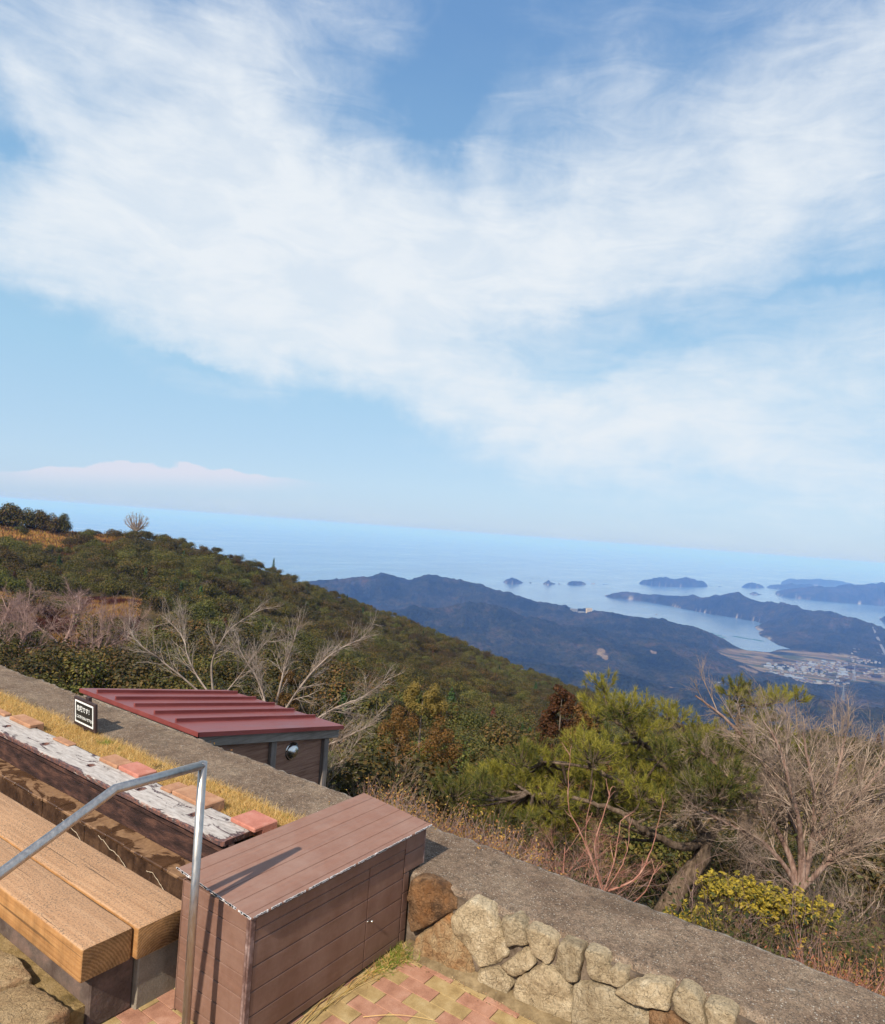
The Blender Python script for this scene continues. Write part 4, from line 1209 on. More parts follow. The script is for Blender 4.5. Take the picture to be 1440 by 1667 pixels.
MAIN = [rf(-2500, 5600), rf(-400, 5600), rf(400, 5400), rf(600, 5500), rf(720, 5250), rf(850, 4900), rf(900, 4750), rf(960, 4650), rf(1010, 4550), rf(1060, 4480)]
MAIN += [sea_pt(*p) for p in [(1112, 1022), (1128, 1031), (1140, 1033), (1150, 1040), (1163, 1046), (1188, 1053), (1216, 1059), (1250, 1061), (1284, 1056), (1262, 1047), (1243, 1038), (1236, 1030), (1231, 1022),
         (1243, 1016), (1232, 1012), (1212, 1009), (1192, 1005), (1170, 1002), (1147, 998), (1122, 993), (1101, 989), (1078, 984), (1055, 980), (1020, 976), (993, 973)]]
MAIN += [rf(990, 6900), rf(1037, 7150), rf(1100, 7100), rf(1180, 6950), rf(1240, 6600), rf(1310, 6150), rf(1380, 5700), rf(1440, 5400), rf(1700, 5000), rf(3600, 4600), np.array([6000, -800]), np.array([-6000, -800])]
def island(pts, depth):
    """near shore from sight lines, back shore depth metres behind"""
    P = [sea_pt(*p) for p in pts]
    B_ = []
    n = len(P)
    for i, p in enumerate(P[::-1]):
        f = math.sin(PI * (i + 0.5) / n) ** 0.5
        B_.append(p * (1 + depth * f / np.linalg.norm(p)))
    return P + B_
ISL = [
    (island([(819, 948), (826, 951), (838, 951.5), (851, 949.5)], 330), [(822, 943, 0), (833, 940, 0), (844, 942.5, 0), (850, 946, 0)], 90),
    (island([(883, 951), (892, 953), (903, 951)], 200), [(888, 945.5, 0), (895, 944.5, 0), (901, 948, 0)], 60),
    (island([(923, 951.5), (935, 953), (953, 951.5)], 230), [(928, 946.5, 0), (940, 946, 0), (950, 947, 0)], 50),
    (island([(961, 950.5), (970, 951)], 90), [(965, 947.5, 0)], 30), (island([(860, 949), (866, 949.3)], 60), [(863, 946, 0)], 20), (island([(907, 951.2), (912, 951.4)], 60), [(909, 948.5, 0)], 20),
    (island([(980, 951.5), (990, 951.8)], 60), [(985, 950, 0)], 20),
    (island([(1040, 950), (1060, 954), (1090, 955.5), (1120, 956), (1151, 955)], 520), [(1046, 945, 0), (1062, 942, 0), (1085, 940.5, 0), (1100, 943, 0), (1120, 941, 0), (1140, 944, 0), (1148, 948, 0)], 130),
    (island([(1153, 954.5), (1160, 955)], 60), [(1157, 951.5, 0)], 25), (island([(1166, 955), (1176, 955.3)], 60), [(1172, 952, 0)], 25),
    (island([(1207, 956.5), (1222, 958), (1244, 957)], 260), [(1215, 951.5, 0), (1230, 947.5, 0), (1240, 951, 0)], 70),
    (island([(1219, 967), (1228, 969), (1239, 968)], 200), [(1223, 964, 0), (1232, 963.5, 0)], 60),
    (island([(1430, 1006), (1436, 1012), (1460, 1018), (1500, 1020)], 400), [(1436, 1001, 0), (1450, 998, 0), (1480, 1000, 0)], 100),
    (island([(1262, 968), (1290, 974), (1330, 978), (1380, 982), (1440, 987), (1540, 995), (1700, 1010)], 2300), [(1268, 964.5, 9100), (1300, 959, 9200), (1340, 954, 9400), (1400, 950.5, 9500), (1440, 948, 9500), (1600, 945, 9500)], 420),
    (island([(1248, 957), (1270, 960), (1300, 962), (1360, 963)], 700), [(1262, 953, 0), (1290, 951, 0), (1320, 953, 0)], 150),
    (island([(1271, 951), (1300, 953), (1340, 954), (1400, 955)], 1500), [(1278, 943, 13800), (1286, 941, 13900), (1310, 943.5, 13900), (1340, 942, 13900), (1372, 946, 14000), (1380, 949, 14000)], 380),
    (island([(1385, 950), (1420, 952), (1480, 956), (1600, 966)], 2500), [(1392, 945, 15000), (1415, 940, 15200), (1450, 938, 15300), (1600, 940, 15500)], 420),
]
RID = [ # silhouettes and spurs of the main land: (u, v, r), half width, sharpness
    ([(300, 965, 4200), (470, 955, 4250), (530, 947, 4300), (580, 938, 4400), (610, 934, 4450), (640, 933, 4500), (668, 937, 4500), (700, 935, 4450), (735, 943, 4400), (770, 956, 4300), (800, 963, 4250), (850, 971, 4150), (895, 984, 4080), (925, 988, 4050), (965, 992, 4050), (985, 995, 4020), (1009, 999, 3980), (1030, 1004, 3950), (1055, 1009, 3950), (1080, 1012, 3980), (1101, 1017, 4020), (1119, 1027, 4100), (1140, 1037, 4150), (1165, 1048, 4200)], 420),
    ([(380, 1010, 3000), (560, 1010, 3050), (640, 1000, 3100), (700, 991, 3200), (745, 988, 3250), (790, 988, 3300), (830, 993, 3300), (880, 1004, 3300), (940, 1020, 3250), (990, 1032, 3200), (1060, 1045, 3250), (1130, 1058, 3300), (1180, 1072, 3300), (1225, 1084, 3250)], 380),
    ([(600, 1060, 2300), (760, 1062, 2400), (860, 1078, 2450), (940, 1092, 2400), (1010, 1108, 2300)], 300),
    ([(1000, 1165, 1800), (1090, 1146, 1950), (1160, 1134, 2050), (1215, 1126, 2050), (1262, 1127, 2050), (1310, 1136, 2050), (1370, 1144, 2050), (1440, 1148, 2000), (1600, 1150, 2000), (1900, 1155, 2000)], 330),
    ([(1100, 1200, 1200), (1250, 1180, 1400), (1440, 1170, 1500), (1650, 1180, 1500)], 350),
    ([(993, 970, 6650), (1015, 965, 6700), (1037, 963, 6700), (1070, 965.5, 6650), (1092, 965, 6600), (1130, 968, 6500), (1165, 965.5, 6350), (1185, 964.5, 6300), (1202, 969, 6200), (1216, 978, 6100), (1240, 980, 6000), (1257, 980, 5950), (1280, 985, 5800), (1307, 993, 5650), (1340, 997, 5500), (1362, 1000, 5400), (1399, 1009, 5200), (1440, 1022, 5000), (1500, 1035, 4800)], 300),
    ([(1250, 1028, 4900), (1290, 1030, 4800), (1330, 1026, 4850), (1370, 1028, 4800), (1420, 1040, 4700)], 220),
    ([(1262, 1050, 4330), (1300, 1048, 4350), (1350, 1053, 4300), (1400, 1064, 4200)], 170),
    ([(1392, 1090, 3150), (1410, 1086, 3200), (1424, 1090, 3150)], 50),
    ([(-900, 1000, 3000), (-300, 980, 3500), (300, 965, 4200)], 500),
]
def poly_sd(P, X, Y):
    """signed distance to polygon, positive inside"""
    P = np.array(P); d = np.full(X.shape, 1e9); ins = np.zeros(X.shape, bool)
    n = len(P)
    for i in range(n):
        a = P[i]; b_ = P[(i + 1) % n]; e = b_ - a; L = e @ e + 1e-9
        t = np.clip(((X - a[0]) * e[0] + (Y - a[1]) * e[1]) / L, 0, 1)
        d = np.minimum(d, (X - a[0] - t * e[0]) ** 2 + (Y - a[1] - t * e[1]) ** 2)
        c = ((a[1] > Y) != (b_[1] > Y))
        with np.errstate(divide='ignore', invalid='ignore'):
            ins ^= c & (X < (b_[0] - a[0]) * (Y - a[1]) / (b_[1] - a[1] + 1e-12) + a[0])
    d = np.sqrt(d)
    return np.where(ins, d, -d)
def line_h(L, w_, X, Y):
    best = np.full(X.shape, -1e9)
    for p, q in zip(L, L[1:]):
        e = q[:2] - p[:2]; LL = e @ e
        t = np.clip(((X - p[0]) * e[0] + (Y - p[1]) * e[1]) / LL, 0, 1)
        d = np.sqrt((X - p[0] - t * e[0]) ** 2 + (Y - p[1] - t * e[1]) ** 2)
        h = (p[2] + (q[2] - p[2]) * t)
        best = np.maximum(best, h * np.exp(-(d / w_) ** 1.35))
    return best
TOWN = np.array(sea_pt(1345, 1098)) * 0.985
TOWN2 = np.array(sea_pt(1430, 1090)) * 0.99
FIELD = np.array(sea_pt(1270, 1078))
def far_height(X, Y):
    wx = X + (fbm(X / 500, Y / 500, 3) - .5) * 160; wy = Y + (fbm(X / 500 + 9, Y / 500 + 4, 3) - .5) * 160
    sdm = poly_sd(MAIN, X + (fbm(X / 140, Y / 140, 4) - .5) * 70, Y + (fbm(X / 140 + 5, Y / 140 + 3, 4) - .5) * 70)
    R_ = np.hypot(X, Y)
    h = 26 + 40 * np.exp(-(R_ / 1500) ** 2) * 4
    for L, w_ in RID:
        h = np.maximum(h, line_h([ridge_pt(*p) for p in L], w_, wx * .35 + X * .65, wy * .35 + Y * .65))
    rg = ridged(X / 620 + 3, Y / 620 + 1, 5, 0.5)
    sp = ridged(X / 210 + 7, Y / 210 + 2, 4, 0.5)
    flat = np.ones_like(h)
    for c, a in ((TOWN, 420), (TOWN2, 260), (FIELD, 360), (FIELD * 0.5 + TOWN * .5, 380), (np.array(sea_pt(1330, 1075)), 330), (np.array(sea_pt(1400, 1080)), 260)):
        d = np.hypot(X - c[0], Y - c[1]); flat = np.minimum(flat, np.clip((d - a * 0.62) / (a * .5), 0, 1))
    flat = flat * flat * (3 - 2 * flat)
    h = h * (0.86 + 0.0 * rg) + (rg - 0.62) * 115 * np.clip(h / 120, 0.25, 1) + (sp - .62) * 58 * np.clip(h / 80, 0.2, 1)
    h = 5 + (np.maximum(h, 6) - 5) * (0.03 + 0.97 * flat)
    h = h * (1 - np.exp(-np.maximum(sdm, 0) / 70.0)) 
    H_ = np.where(sdm > 0, h, np.maximum(sdm * 0.25, -14))
    for poly, cr_, w_ in ISL:
        c = np.array(poly).mean(0)
        rad = max(np.linalg.norm(np.array(p) - c) for p in poly) + 250
        mk = (np.hypot(X - c[0], Y - c[1]) < rad)
        if not mk.any(): continue
        x, y = X[mk], Y[mk]
        wob = 26 if w_ < 200 else 60
        sd_ = poly_sd(poly, x + (fbm(x / 60, y / 60, 3) - .5) * wob, y + (fbm(x / 60 + 3, y / 60, 3) - .5) * wob)
        rr_ = np.linalg.norm(poly[len(poly) // 4]) + (w_ * 0.8 if w_ < 200 else 0)
        nh = len(poly) // 2; Pn = np.array(poly[:nh]); an = np.arctan2(Pn[:, 0], Pn[:, 1]); rn = np.linalg.norm(Pn, axis=1); dep = max(np.linalg.norm(p) for p in poly) - rn.max()
        L = [ridge_pt(u, v, float(np.interp(azt(u, v)[0], an, rn)) + min(600, dep * 0.42)) for u, v, r in cr_]
        hh = line_h(L, w_ * 1.5, x, y) if len(L) > 1 else L[0][2] * np.exp(-(np.hypot(x - L[0][0], y - L[0][1]) / w_) ** 2)
        hh = np.maximum(hh, 8) * (1.22 if w_ < 200 else 1.0) * (0.80 + 0.55 * (ridged(x / 210 + w_, y / 210, 3) - .45))
        hh = hh * (1 - np.exp(-np.maximum(sd_, 0) / (26 if w_ < 200 else 70)))
        H_[mk] = np.maximum(H_[mk], np.where(sd_ > 0, hh, np.maximum(sd_ * .4, -14)))
    return H_, sdm, flat

def far_material():
    mt, w, b = material('wooded_hills', 0.95, 0.05)
    c = ocoord(w)
    ad = w.new('ShaderNodeAttribute'); ad.attribute_name = 'ground'
    v1 = w.voro(c, 1 / 11.0, 'Color'); sp = w.new('ShaderNodeSeparateColor'); w.l.new(v1, sp.inputs[0])
    big = w.noise(c, 1 / 260.0, 6, 0.65)
    mid = w.noise(c, 1 / 45.0, 5, 0.7)
    col = w.ramp(w.math('ADD', w.math('MULTIPLY', big, 0.55), w.math('MULTIPLY', mid, 0.45)), [(0.36, (0.003, 0.006, 0.003)), (0.46, (0.010, 0.014, 0.006)), (0.54, (0.026, 0.026, 0.012)), (0.66, (0.065, 0.043, 0.026))])
    v = w.mapr(sp.outputs[0], 0, 1, 0.6, 1.35)
    col = w.mix(1.0, col, w.comb(v, v, v), 'MULTIPLY')
    bare = w.ramp(mid, [(0.3, (0.09, 0.06, 0.038)), (0.5, (0.145, 0.105, 0.068)), (0.7, (0.20, 0.155, 0.105))])
    sx = w.new('ShaderNodeSeparateColor'); w.l.new(ad.outputs['Color'], sx.inputs[0])
    thr = w.mapr(w.math('SUBTRACT', w.math('ADD', sx.outputs[0], w.math('MULTIPLY', w.math('SUBTRACT', mid, .5), 1.7)), 0.5), -0.08, 0.08)
    col = w.mix(thr, col, bare)
    cliff = w.ramp(mid, [(0.3, (0.26, 0.21, 0.16)), (0.7, (0.46, 0.41, 0.34))])
    col = w.mix(sx.outputs[1], col, cliff)
    v3 = w.voro(w.mapping(c, rot=(0, 0, 0.6), scale=(1, 0.35, 1)), 1 / 42.0, 'Color'); s3 = w.new('ShaderNodeSeparateColor'); w.l.new(v3, s3.inputs[0])
    fld = w.ramp(s3.outputs[0], [(0.0, (0.12, 0.088, 0.05)), (0.3, (0.17, 0.122, 0.07)), (0.55, (0.06, 0.068, 0.03)), (0.75, (0.20, 0.155, 0.095)), (0.9, (0.035, 0.042, 0.02))], 'CONSTANT')
    col = w.mix(sx.outputs[2], col, fld)
    w.l.new(col, b.inputs['Base Color'])
    vd = w.voro(c, 1 / 11.0, 'Distance')
    bump(w, b, w.math('ADD', w.math('MULTIPLY', vd, -5.0), w.math('MULTIPLY', mid, 10.0)), 1.0, 0.9)
    return mt

def far_terrain():
    az = np.radians(np.linspace(-46, 44, 1150)); r = np.exp(np.linspace(math.log(560), math.log(17500), 560))
    A_, R2 = np.meshgrid(az, r, indexing='ij')
    X = R2 * np.sin(A_); Y = R2 * np.cos(A_)
    H_, sdm, flat = far_height(X, Y)
    WX = RIGHT[0] * X + FWD[0] * Y; WY = RIGHT[1] * X + FWD[1] * Y
    tree = (vn(X / 9, Y / 9) * 6 + vn(X / 22, Y / 22) * 7) * np.clip(H_ / 30, 0, 1) * np.clip(flat, 0.05, 1)
    Z = SEA + H_ + tree
    n, k = A_.shape
    V = np.stack([WX, WY, Z], -1).reshape(-1, 3)
    i = np.arange(n - 1)[:, None] * k; j = np.arange(k - 1)[None]
    F = np.stack([i + j, i + j + 1, i + k + j + 1, i + k + j], -1).reshape(-1, 4)
    hz = H_.reshape(-1); keep = hz[F].max(1) > -3; F = F[keep]
    used = np.zeros(len(V), bool); used[F] = True; idx = np.cumsum(used) - 1
    col = np.zeros((len(V), 4), np.float32); col[:, 3] = 1
    x = X.reshape(-1); y = Y.reshape(-1)
    for (u, v, r_, a, s_) in [(978, 1055, 2900, 38, .85), (985, 1062, 2850, 30, .8), (1064, 1055, 3000, 24, 1), (1217, 1083, 3150, 60, 1), (1222, 1092, 3100, 45, 1), (1098, 1103, 2350, 50, 1), (1080, 1096, 2420, 36, 1), (1112, 1110, 2300, 34, 1), (960, 1096, 2350, 55, .9), (958, 1104, 2330, 40, 0.9), (1122, 1103, 2400, 26, 1), (668, 991, 3300, 60, .8), (610, 978, 3700, 40, .9), (1350, 1062, 4150, 110, .62), (1390, 1062, 4150, 110, .62), (1300, 1062, 4180, 80, .5)]:
        A2, _ = azt(u, v); cx_, cy_ = r_ * math.sin(A2), r_ * math.cos(A2)
        ex = ((x - cx_) * math.cos(A2) - (y - cy_) * math.sin(A2)) / (a * 0.6); ey = ((x - cx_) * math.sin(A2) + (y - cy_) * math.cos(A2) + 0.8 * (x - cx_)) / (a * 1.3)
        col[:, 0] = np.maximum(col[:, 0], s_ * np.exp(-(ex ** 2 + ey ** 2)))
    sd_ = sdm.reshape(-1)
    nz = fbm(x / 120, y / 120, 4)
    shore = 0.75 * np.clip((9 - hz) / 5, 0, 1) * np.clip((hz + 1) / 2, 0, 1) * np.clip((nz - 0.45) * 8, 0, 1)
    isl = (sd_ < 0) | (np.hypot(x, y) > 4600)
    col[:, 1] = shore * isl * (1.0 - 0.0)
    fl_ = np.clip((0.28 - flat.reshape(-1)) * 8, 0, 1) * (np.abs(sd_) < 1e8) * (hz < 20) * np.clip((fbm(x / 150 + 3, y / 150, 4) - 0.33) * 14, 0, 1)
    col[:, 2] = fl_ * (hz > 0.2)
    V2 = V[used]; F2 = idx[F]
    me = mesh('coastal_hills', V2, F2, [far_material()], True)
    at = me.color_attributes.new('ground', 'FLOAT_COLOR', 'POINT'); at.data.foreach_set('color', col[used].ravel())
    o = link('coastal_hills', me); tag(o, kind='structure')
far_terrain()

def ground_z(u, v, r):
    A2, _ = azt(u, v); X = np.array([r * math.sin(A2)]); Y = np.array([r * math.cos(A2)])
    H_, _, _ = far_height(X, Y)
    p = pol(A2, r); return np.array([p[0], p[1], SEA + H_[0]])

def sea():
    mt, w, b = material('sea_water', 0.22, 0.5)
    c = ocoord(w)
    n = w.noise(w.mapping(c, rot=(0, 0, 0.5), scale=(1, 2.6, 1)), 1 / 2200.0, 7, 0.62, 1.0)
    w.l.new(w.ramp(n, [(0.35, (0.07, 0.135, 0.25)), (0.65, (0.10, 0.175, 0.29))]), b.inputs['Base Color'])
    w.put(b.inputs['Roughness'], w.mapr(n, 0.35, 0.65, 0.12, 0.26))
    b.inputs['IOR'].default_value = 1.33
    bump(w, b, w.math('ADD', w.math('MULTIPLY', w.noise(c, 1 / 60.0, 5, 0.6), 6.0), w.math('MULTIPLY', w.noise(c, 1 / 9.0, 4, 0.6), 1.6)), 1.0, 0.22)
    r = np.array([300, 2000, 5000, 9000, 16000, 30000, 60000, 118000.0]); n_ = 160
    a = np.linspace(0, 2 * PI, n_, endpoint=False)
    V = np.stack([np.outer(r, np.cos(a)), np.outer(r, np.sin(a)), np.full((len(r), n_), SEA)], -1).reshape(-1, 3)
    i = np.arange(len(r) - 1)[:, None] * n_; j = np.arange(n_)[None]; j2 = (j + 1) % n_
    F = np.stack([i + j, i + n_ + j, i + n_ + j2, i + j2], -1).reshape(-1, 4)
    V = np.concatenate([V, [[0, 0, SEA]]]); ce = len(V) - 1
    jj = np.arange(n_); F = np.concatenate([F, np.stack([np.full(n_, ce), jj, (jj + 1) % n_, (jj + 1) % n_], 1)[:, :4]]) if False else F
    o = link('sea', mesh('sea', V[:-1], F, [mt])); tag(o, kind='structure')
sea()

def haze():
    mt = bpy.data.materials.new('haze_air'); mt.use_nodes = True; t = mt.node_tree; t.nodes.clear()
    out = t.nodes.new('ShaderNodeOutputMaterial'); v = t.nodes.new('ShaderNodeVolumePrincipled')
    v.inputs['Color'].default_value = HAZE_COL; v.inputs['Density'].default_value = HAZE_D; v.inputs['Absorption Color'].default_value = (0.66, 0.70, 0.85, 1); v.inputs['Anisotropy'].default_value = 0.0
    t.links.new(v.outputs[0], out.inputs['Volume'])
    b = MB(); b.box(-122000, 122000, -122000, 122000, SEA - 16, 28, 0)
    o = b.build('haze', mt); tag(o, kind='stuff', label='blue sea haze filling the air out to the horizon', cat='haze')
HAZE_COL = (0.18, 0.38, 1.0, 1); HAZE_D = 1.02e-4
haze()

# ------------------------------------------------------------------ vegetation
M_bark = simple('grey_bark', [(0.10, 0.075, 0.06), (0.19, 0.15, 0.12), (0.30, 0.25, 0.21)], 9, 0.9, 0.1, 60, 0.004, stretch=(3, 3, 0.6))
M_pinebark = simple('pine_bark', [(0.07, 0.048, 0.034), (0.15, 0.105, 0.075), (0.26, 0.19, 0.14)], 8, 0.95, 0.1, 45, 0.02, stretch=(2.5, 2.5, 0.8))
M_twig = simple('twig_bark', [(0.23, 0.16, 0.12), (0.37, 0.27, 0.21), (0.50, 0.39, 0.31)], 5, 0.85, 0.15, 40, 0)
M_cherry = simple('pale_twig_bark', [(0.19, 0.14, 0.115), (0.33, 0.26, 0.22), (0.46, 0.38, 0.33)], 5, 0.8, 0.2, 40, 0)
M_redtwig = simple('red_shoot', [(0.26, 0.10, 0.075), (0.40, 0.19, 0.14), (0.50, 0.30, 0.23)], 12, 0.7, 0.2, 40, 0)
M_browntwig = simple('brown_twig', [(0.085, 0.055, 0.038), (0.16, 0.10, 0.07), (0.26, 0.18, 0.13)], 3, 0.9, 0.1, 30, 0)
M_pinktwig = simple('rosy_twig', [(0.22, 0.135, 0.12), (0.34, 0.22, 0.19), (0.44, 0.31, 0.27)], 3, 0.9, 0.1, 30, 0)
M_oak = leafmat('oak_leaf', [(0.032, 0.034, 0.006), (0.058, 0.056, 0.010), (0.086, 0.074, 0.014), (0.118, 0.090, 0.019), (0.145, 0.090, 0.024)], trans=0.25)
M_olive = leafmat('olive_leaf', [(0.055, 0.065, 0.013), (0.085, 0.090, 0.017), (0.12, 0.112, 0.024), (0.16, 0.125, 0.03)], trans=0.3)
M_brownleaf = leafmat('brown_needle', [(0.10, 0.048, 0.013), (0.15, 0.072, 0.018), (0.21, 0.105, 0.028), (0.08, 0.052, 0.015)], trans=0.3)
M_redleaf = leafmat('russet_needle', [(0.08, 0.03, 0.015), (0.13, 0.05, 0.022), (0.07, 0.045, 0.018)], trans=0.25)
M_conifer = leafmat('conifer_leaf', [(0.020, 0.045, 0.012), (0.035, 0.07, 0.016), (0.06, 0.10, 0.02)], trans=0.25)
M_yellow_leaf = leafmat('yellow_leaf', [(0.37, 0.27, 0.03), (0.47, 0.35, 0.045), (0.28, 0.215, 0.028), (0.16, 0.145, 0.03)], trans=0.3, objvar=False)
M_dark_leaf = leafmat('undergrowth_leaf', [(0.025, 0.035, 0.010), (0.05, 0.06, 0.015), (0.09, 0.09, 0.02), (0.12, 0.08, 0.03)], trans=0.25, objvar=False)
M_pine_hi = leafmat('pine_needle_painted_sun', [(0.20, 0.19, 0.024), (0.29, 0.255, 0.038), (0.40, 0.33, 0.06), (0.12, 0.13, 0.02)], trans=0.35, objvar=False)  # sunlit upper needles: the light is put into a brighter, yellower colour
M_pine_lo = leafmat('pine_needle_painted_shade', [(0.038, 0.055, 0.014), (0.072, 0.090, 0.020), (0.12, 0.128, 0.026), (0.21, 0.17, 0.04)], trans=0.3, objvar=False)  # same needles lower and deeper in, shade painted as darker green
M_drygold = leafmat('dry_weed', [(0.36, 0.16, 0.055), (0.48, 0.25, 0.07), (0.42, 0.30, 0.06), (0.26, 0.11, 0.05)], trans=0.3, objvar=False)

def crown_vf(rng, R, H, lobes, n, leaf, zbase=0.25, jit=0.55, tight=0.72):
    th = rng.uniform(0, 2 * PI, lobes); rr_ = R * 0.68 * np.sqrt(rng.random(lobes))
    C_ = np.stack([rr_ * np.cos(th), rr_ * np.sin(th), H * (zbase + (tight - zbase) * (1 - (rr_ / R) ** 2) * rng.uniform(0.55, 1.05, lobes))], 1)
    S_ = R * rng.uniform(0.26, 0.48, lobes)
    k = rng.integers(0, lobes, n)
    d = rng.normal(0, 1, (n, 3)); d[:, 2] = d[:, 2] * 0.9 + 0.35; d /= np.linalg.norm(d, axis=1, keepdims=True)
    P = C_[k] + d * S_[k][:, None] * np.array([1, 1, 0.8]) * (1 - 0.45 * rng.random(n) ** 2)[:, None]
    P += rng.normal(0, leaf * .5, (n, 3))
    P[:, 2] = np.maximum(P[:, 2], 0.02)
    N = d + np.array([0, 0, 0.35])
    return cards(P, N, leaf, rng, 0.6, jit)

def cone_vf(rng, R, H, n, leaf, tiers=9):
    """conifer: tiers of drooping sprays round a straight stem"""
    t = rng.random(n) ** 0.75
    z = H * (0.08 + 0.92 * (1 - t)); 
    tier = 0.5 + 0.5 * np.sin((1 - t) * tiers * 2 * PI)
    a = rng.uniform(0, 2 * PI, n); lob = 0.78 + 0.22 * np.sin(a * 5 + np.floor((1 - t) * tiers) * 2.1)
    rad = R * (0.07 + t ** 0.8) * (0.62 + 0.38 * tier) * lob * (0.55 + 0.45 * rng.random(n) ** 0.5)
    P = np.stack([rad * np.cos(a), rad * np.sin(a), z - 0.12 * rad], 1)
    N = np.stack([np.cos(a), np.sin(a), np.full(n, 0.7)], 1)
    return cards(P, N, leaf, rng, 0.45, 0.5)

def unit(v): return v / (np.linalg.norm(v) + 1e-9)
def grow(B, rng, p, d, L, r, lvl, P):
    """recursive limb: P[lvl] = (points, wobble, lift, children, angle, length ratio, start, sides)"""
    k, wob, lift, nc, ang, ratio, st, sides = P[lvl]
    pts = [np.array(p, float)]; d = unit(np.array(d, float)); D = [d]
    for i in range(k - 1):
        d = unit(d + rng.normal(0, wob, 3) + np.array([0, 0, lift]))
        pts.append(pts[-1] + d * L / (k - 1)); D.append(d)
    tip = 0.45 if lvl + 1 < len(P) else 0.3
    rad = np.linspace(r, r * tip, k)
    B.add(np.array(pts), rad, sides)
    if lvl + 1 >= len(P): return
    nchild = max(1, int(round(nc * rng.uniform(0.75, 1.25))))
    for c in range(nchild):
        f = st + (1 - st) * (c + rng.random()) / nchild
        i = min(k - 2, int(f * (k - 1))); fr = f * (k - 1) - i
        q = pts[i] * (1 - fr) + pts[i + 1] * fr
        ax = unit(np.cross(D[i], rng.normal(0, 1, 3)))
        a = math.radians(ang * rng.uniform(0.65, 1.3))
        nd = unit(D[i] * math.cos(a) + ax * math.sin(a))
        grow(B, rng, q, nd, L * ratio * rng.uniform(0.65, 1.2) * (1.15 - 0.45 * f), r * (1 - 0.55 * f) * 0.62, lvl + 1, P)

def px3(u, v, Y):
    X, Z = ray(u, v); return EYE + (FWD + RIGHT * X + UP * Z) * Y
def az_of(u): return azt(u, 900)[0]
def zt(az, r): return float(near_z(np.array([az]), np.array([float(r)]))[0])
def spot(u, r):
    a = az_of(u); x, y = pol(a, r); return np.array([x, y, zt(a, r)])
def sized(u, vtop, r):
    """base on the slope and the height that brings the top to its line of sight"""
    a, t = azt(u, vtop); x, y = pol(a, r); z = zt(a, r)
    return np.array([x, y, z]), max(0.6, CAMH + t * r - z)

# ---- hillside trees: one mesh per kind, copied
rngv = np.random.default_rng(77)
def crown_mesh(name, R, H, lobes, n, leaf, mat_, seed, cone=False, tight=0.72, zb=0.25):
    rg = np.random.default_rng(seed)
    V, F = cone_vf(rg, R, H, n, leaf) if cone else crown_vf(rg, R, H, lobes, n, leaf, tight=tight, zbase=zb, jit=0.38)
    return mesh(name, V, F, [mat_])
def bare_mesh(name, R, H, seed, mat_, dens=1.0, sides=3, thick=1.0, up=0.05):
    rg = np.random.default_rng(seed); B = Branches()
    P = [(5, 0.10, up, 5, 38, 0.75, 0.25, 5), (5, 0.14, up, 5 * dens, 34, 0.62, 0.15, 4), (5, 0.18, up, 6 * dens, 36, 0.55, 0.1, 3), (4, 0.2, up, 4 * dens, 38, 0.55, 0.1, 3), (3, 0.2, 0.02, 0, 30, 0.5, 0.1, 3)]
    for i in range(4):
        a = i * PI / 2 + rg.uniform(-.4, .4); s = R / H * 0.8
        grow(B, rg, (0, 0, 0), (math.cos(a) * s, math.sin(a) * s, 1.0), H * 0.55, 0.045 * thick * H / 3, 0, P)
    V, F = B.vf()
    h = V[:, 2].max(); w_ = np.abs(V[:, :2]).max()
    V = V * np.array([R / w_, R / w_, H / h])
    return mesh(name, V, F, [mat_])
NEARK = {}
NEARK['oak'] = [crown_mesh('oak_near', 1.35, 2.2, 22, 6200, 0.085, M_oak, s) for s in (1, 2, 3)]
NEARK['olive'] = [crown_mesh('olive_near', 1.15, 1.8, 18, 5200, 0.075, M_olive, s) for s in (4, 5)]
NEARK['bare'] = [bare_mesh('bare_near', 1.4, 2.2, s, M_twig, 0.9, thick=0.55) for s in (6, 7)]
FARK = {}
FARK['oak'] = [crown_mesh('oak_far', 2.9, 4.3, 11, 2600, 0.22, M_oak, s) for s in (11, 12, 13)]
FARK['olive'] = [crown_mesh('olive_far', 2.5, 3.8, 10, 2200, 0.21, M_olive, s) for s in (14, 15)]
FARK['bare'] = [bare_mesh('bare_far', 1.7, 2.4, s, M_twig, 0.62, thick=1.0) for s in (16,)]
FARK['cone'] = [crown_mesh('conifer_far', 1.25, 4.2, 0, 1300, 0.22, M_conifer, 17, True)]
FARK['russet'] = [crown_mesh('russet_far', 1.1, 3.6, 0, 1100, 0.22, M_redleaf, 18, True)]

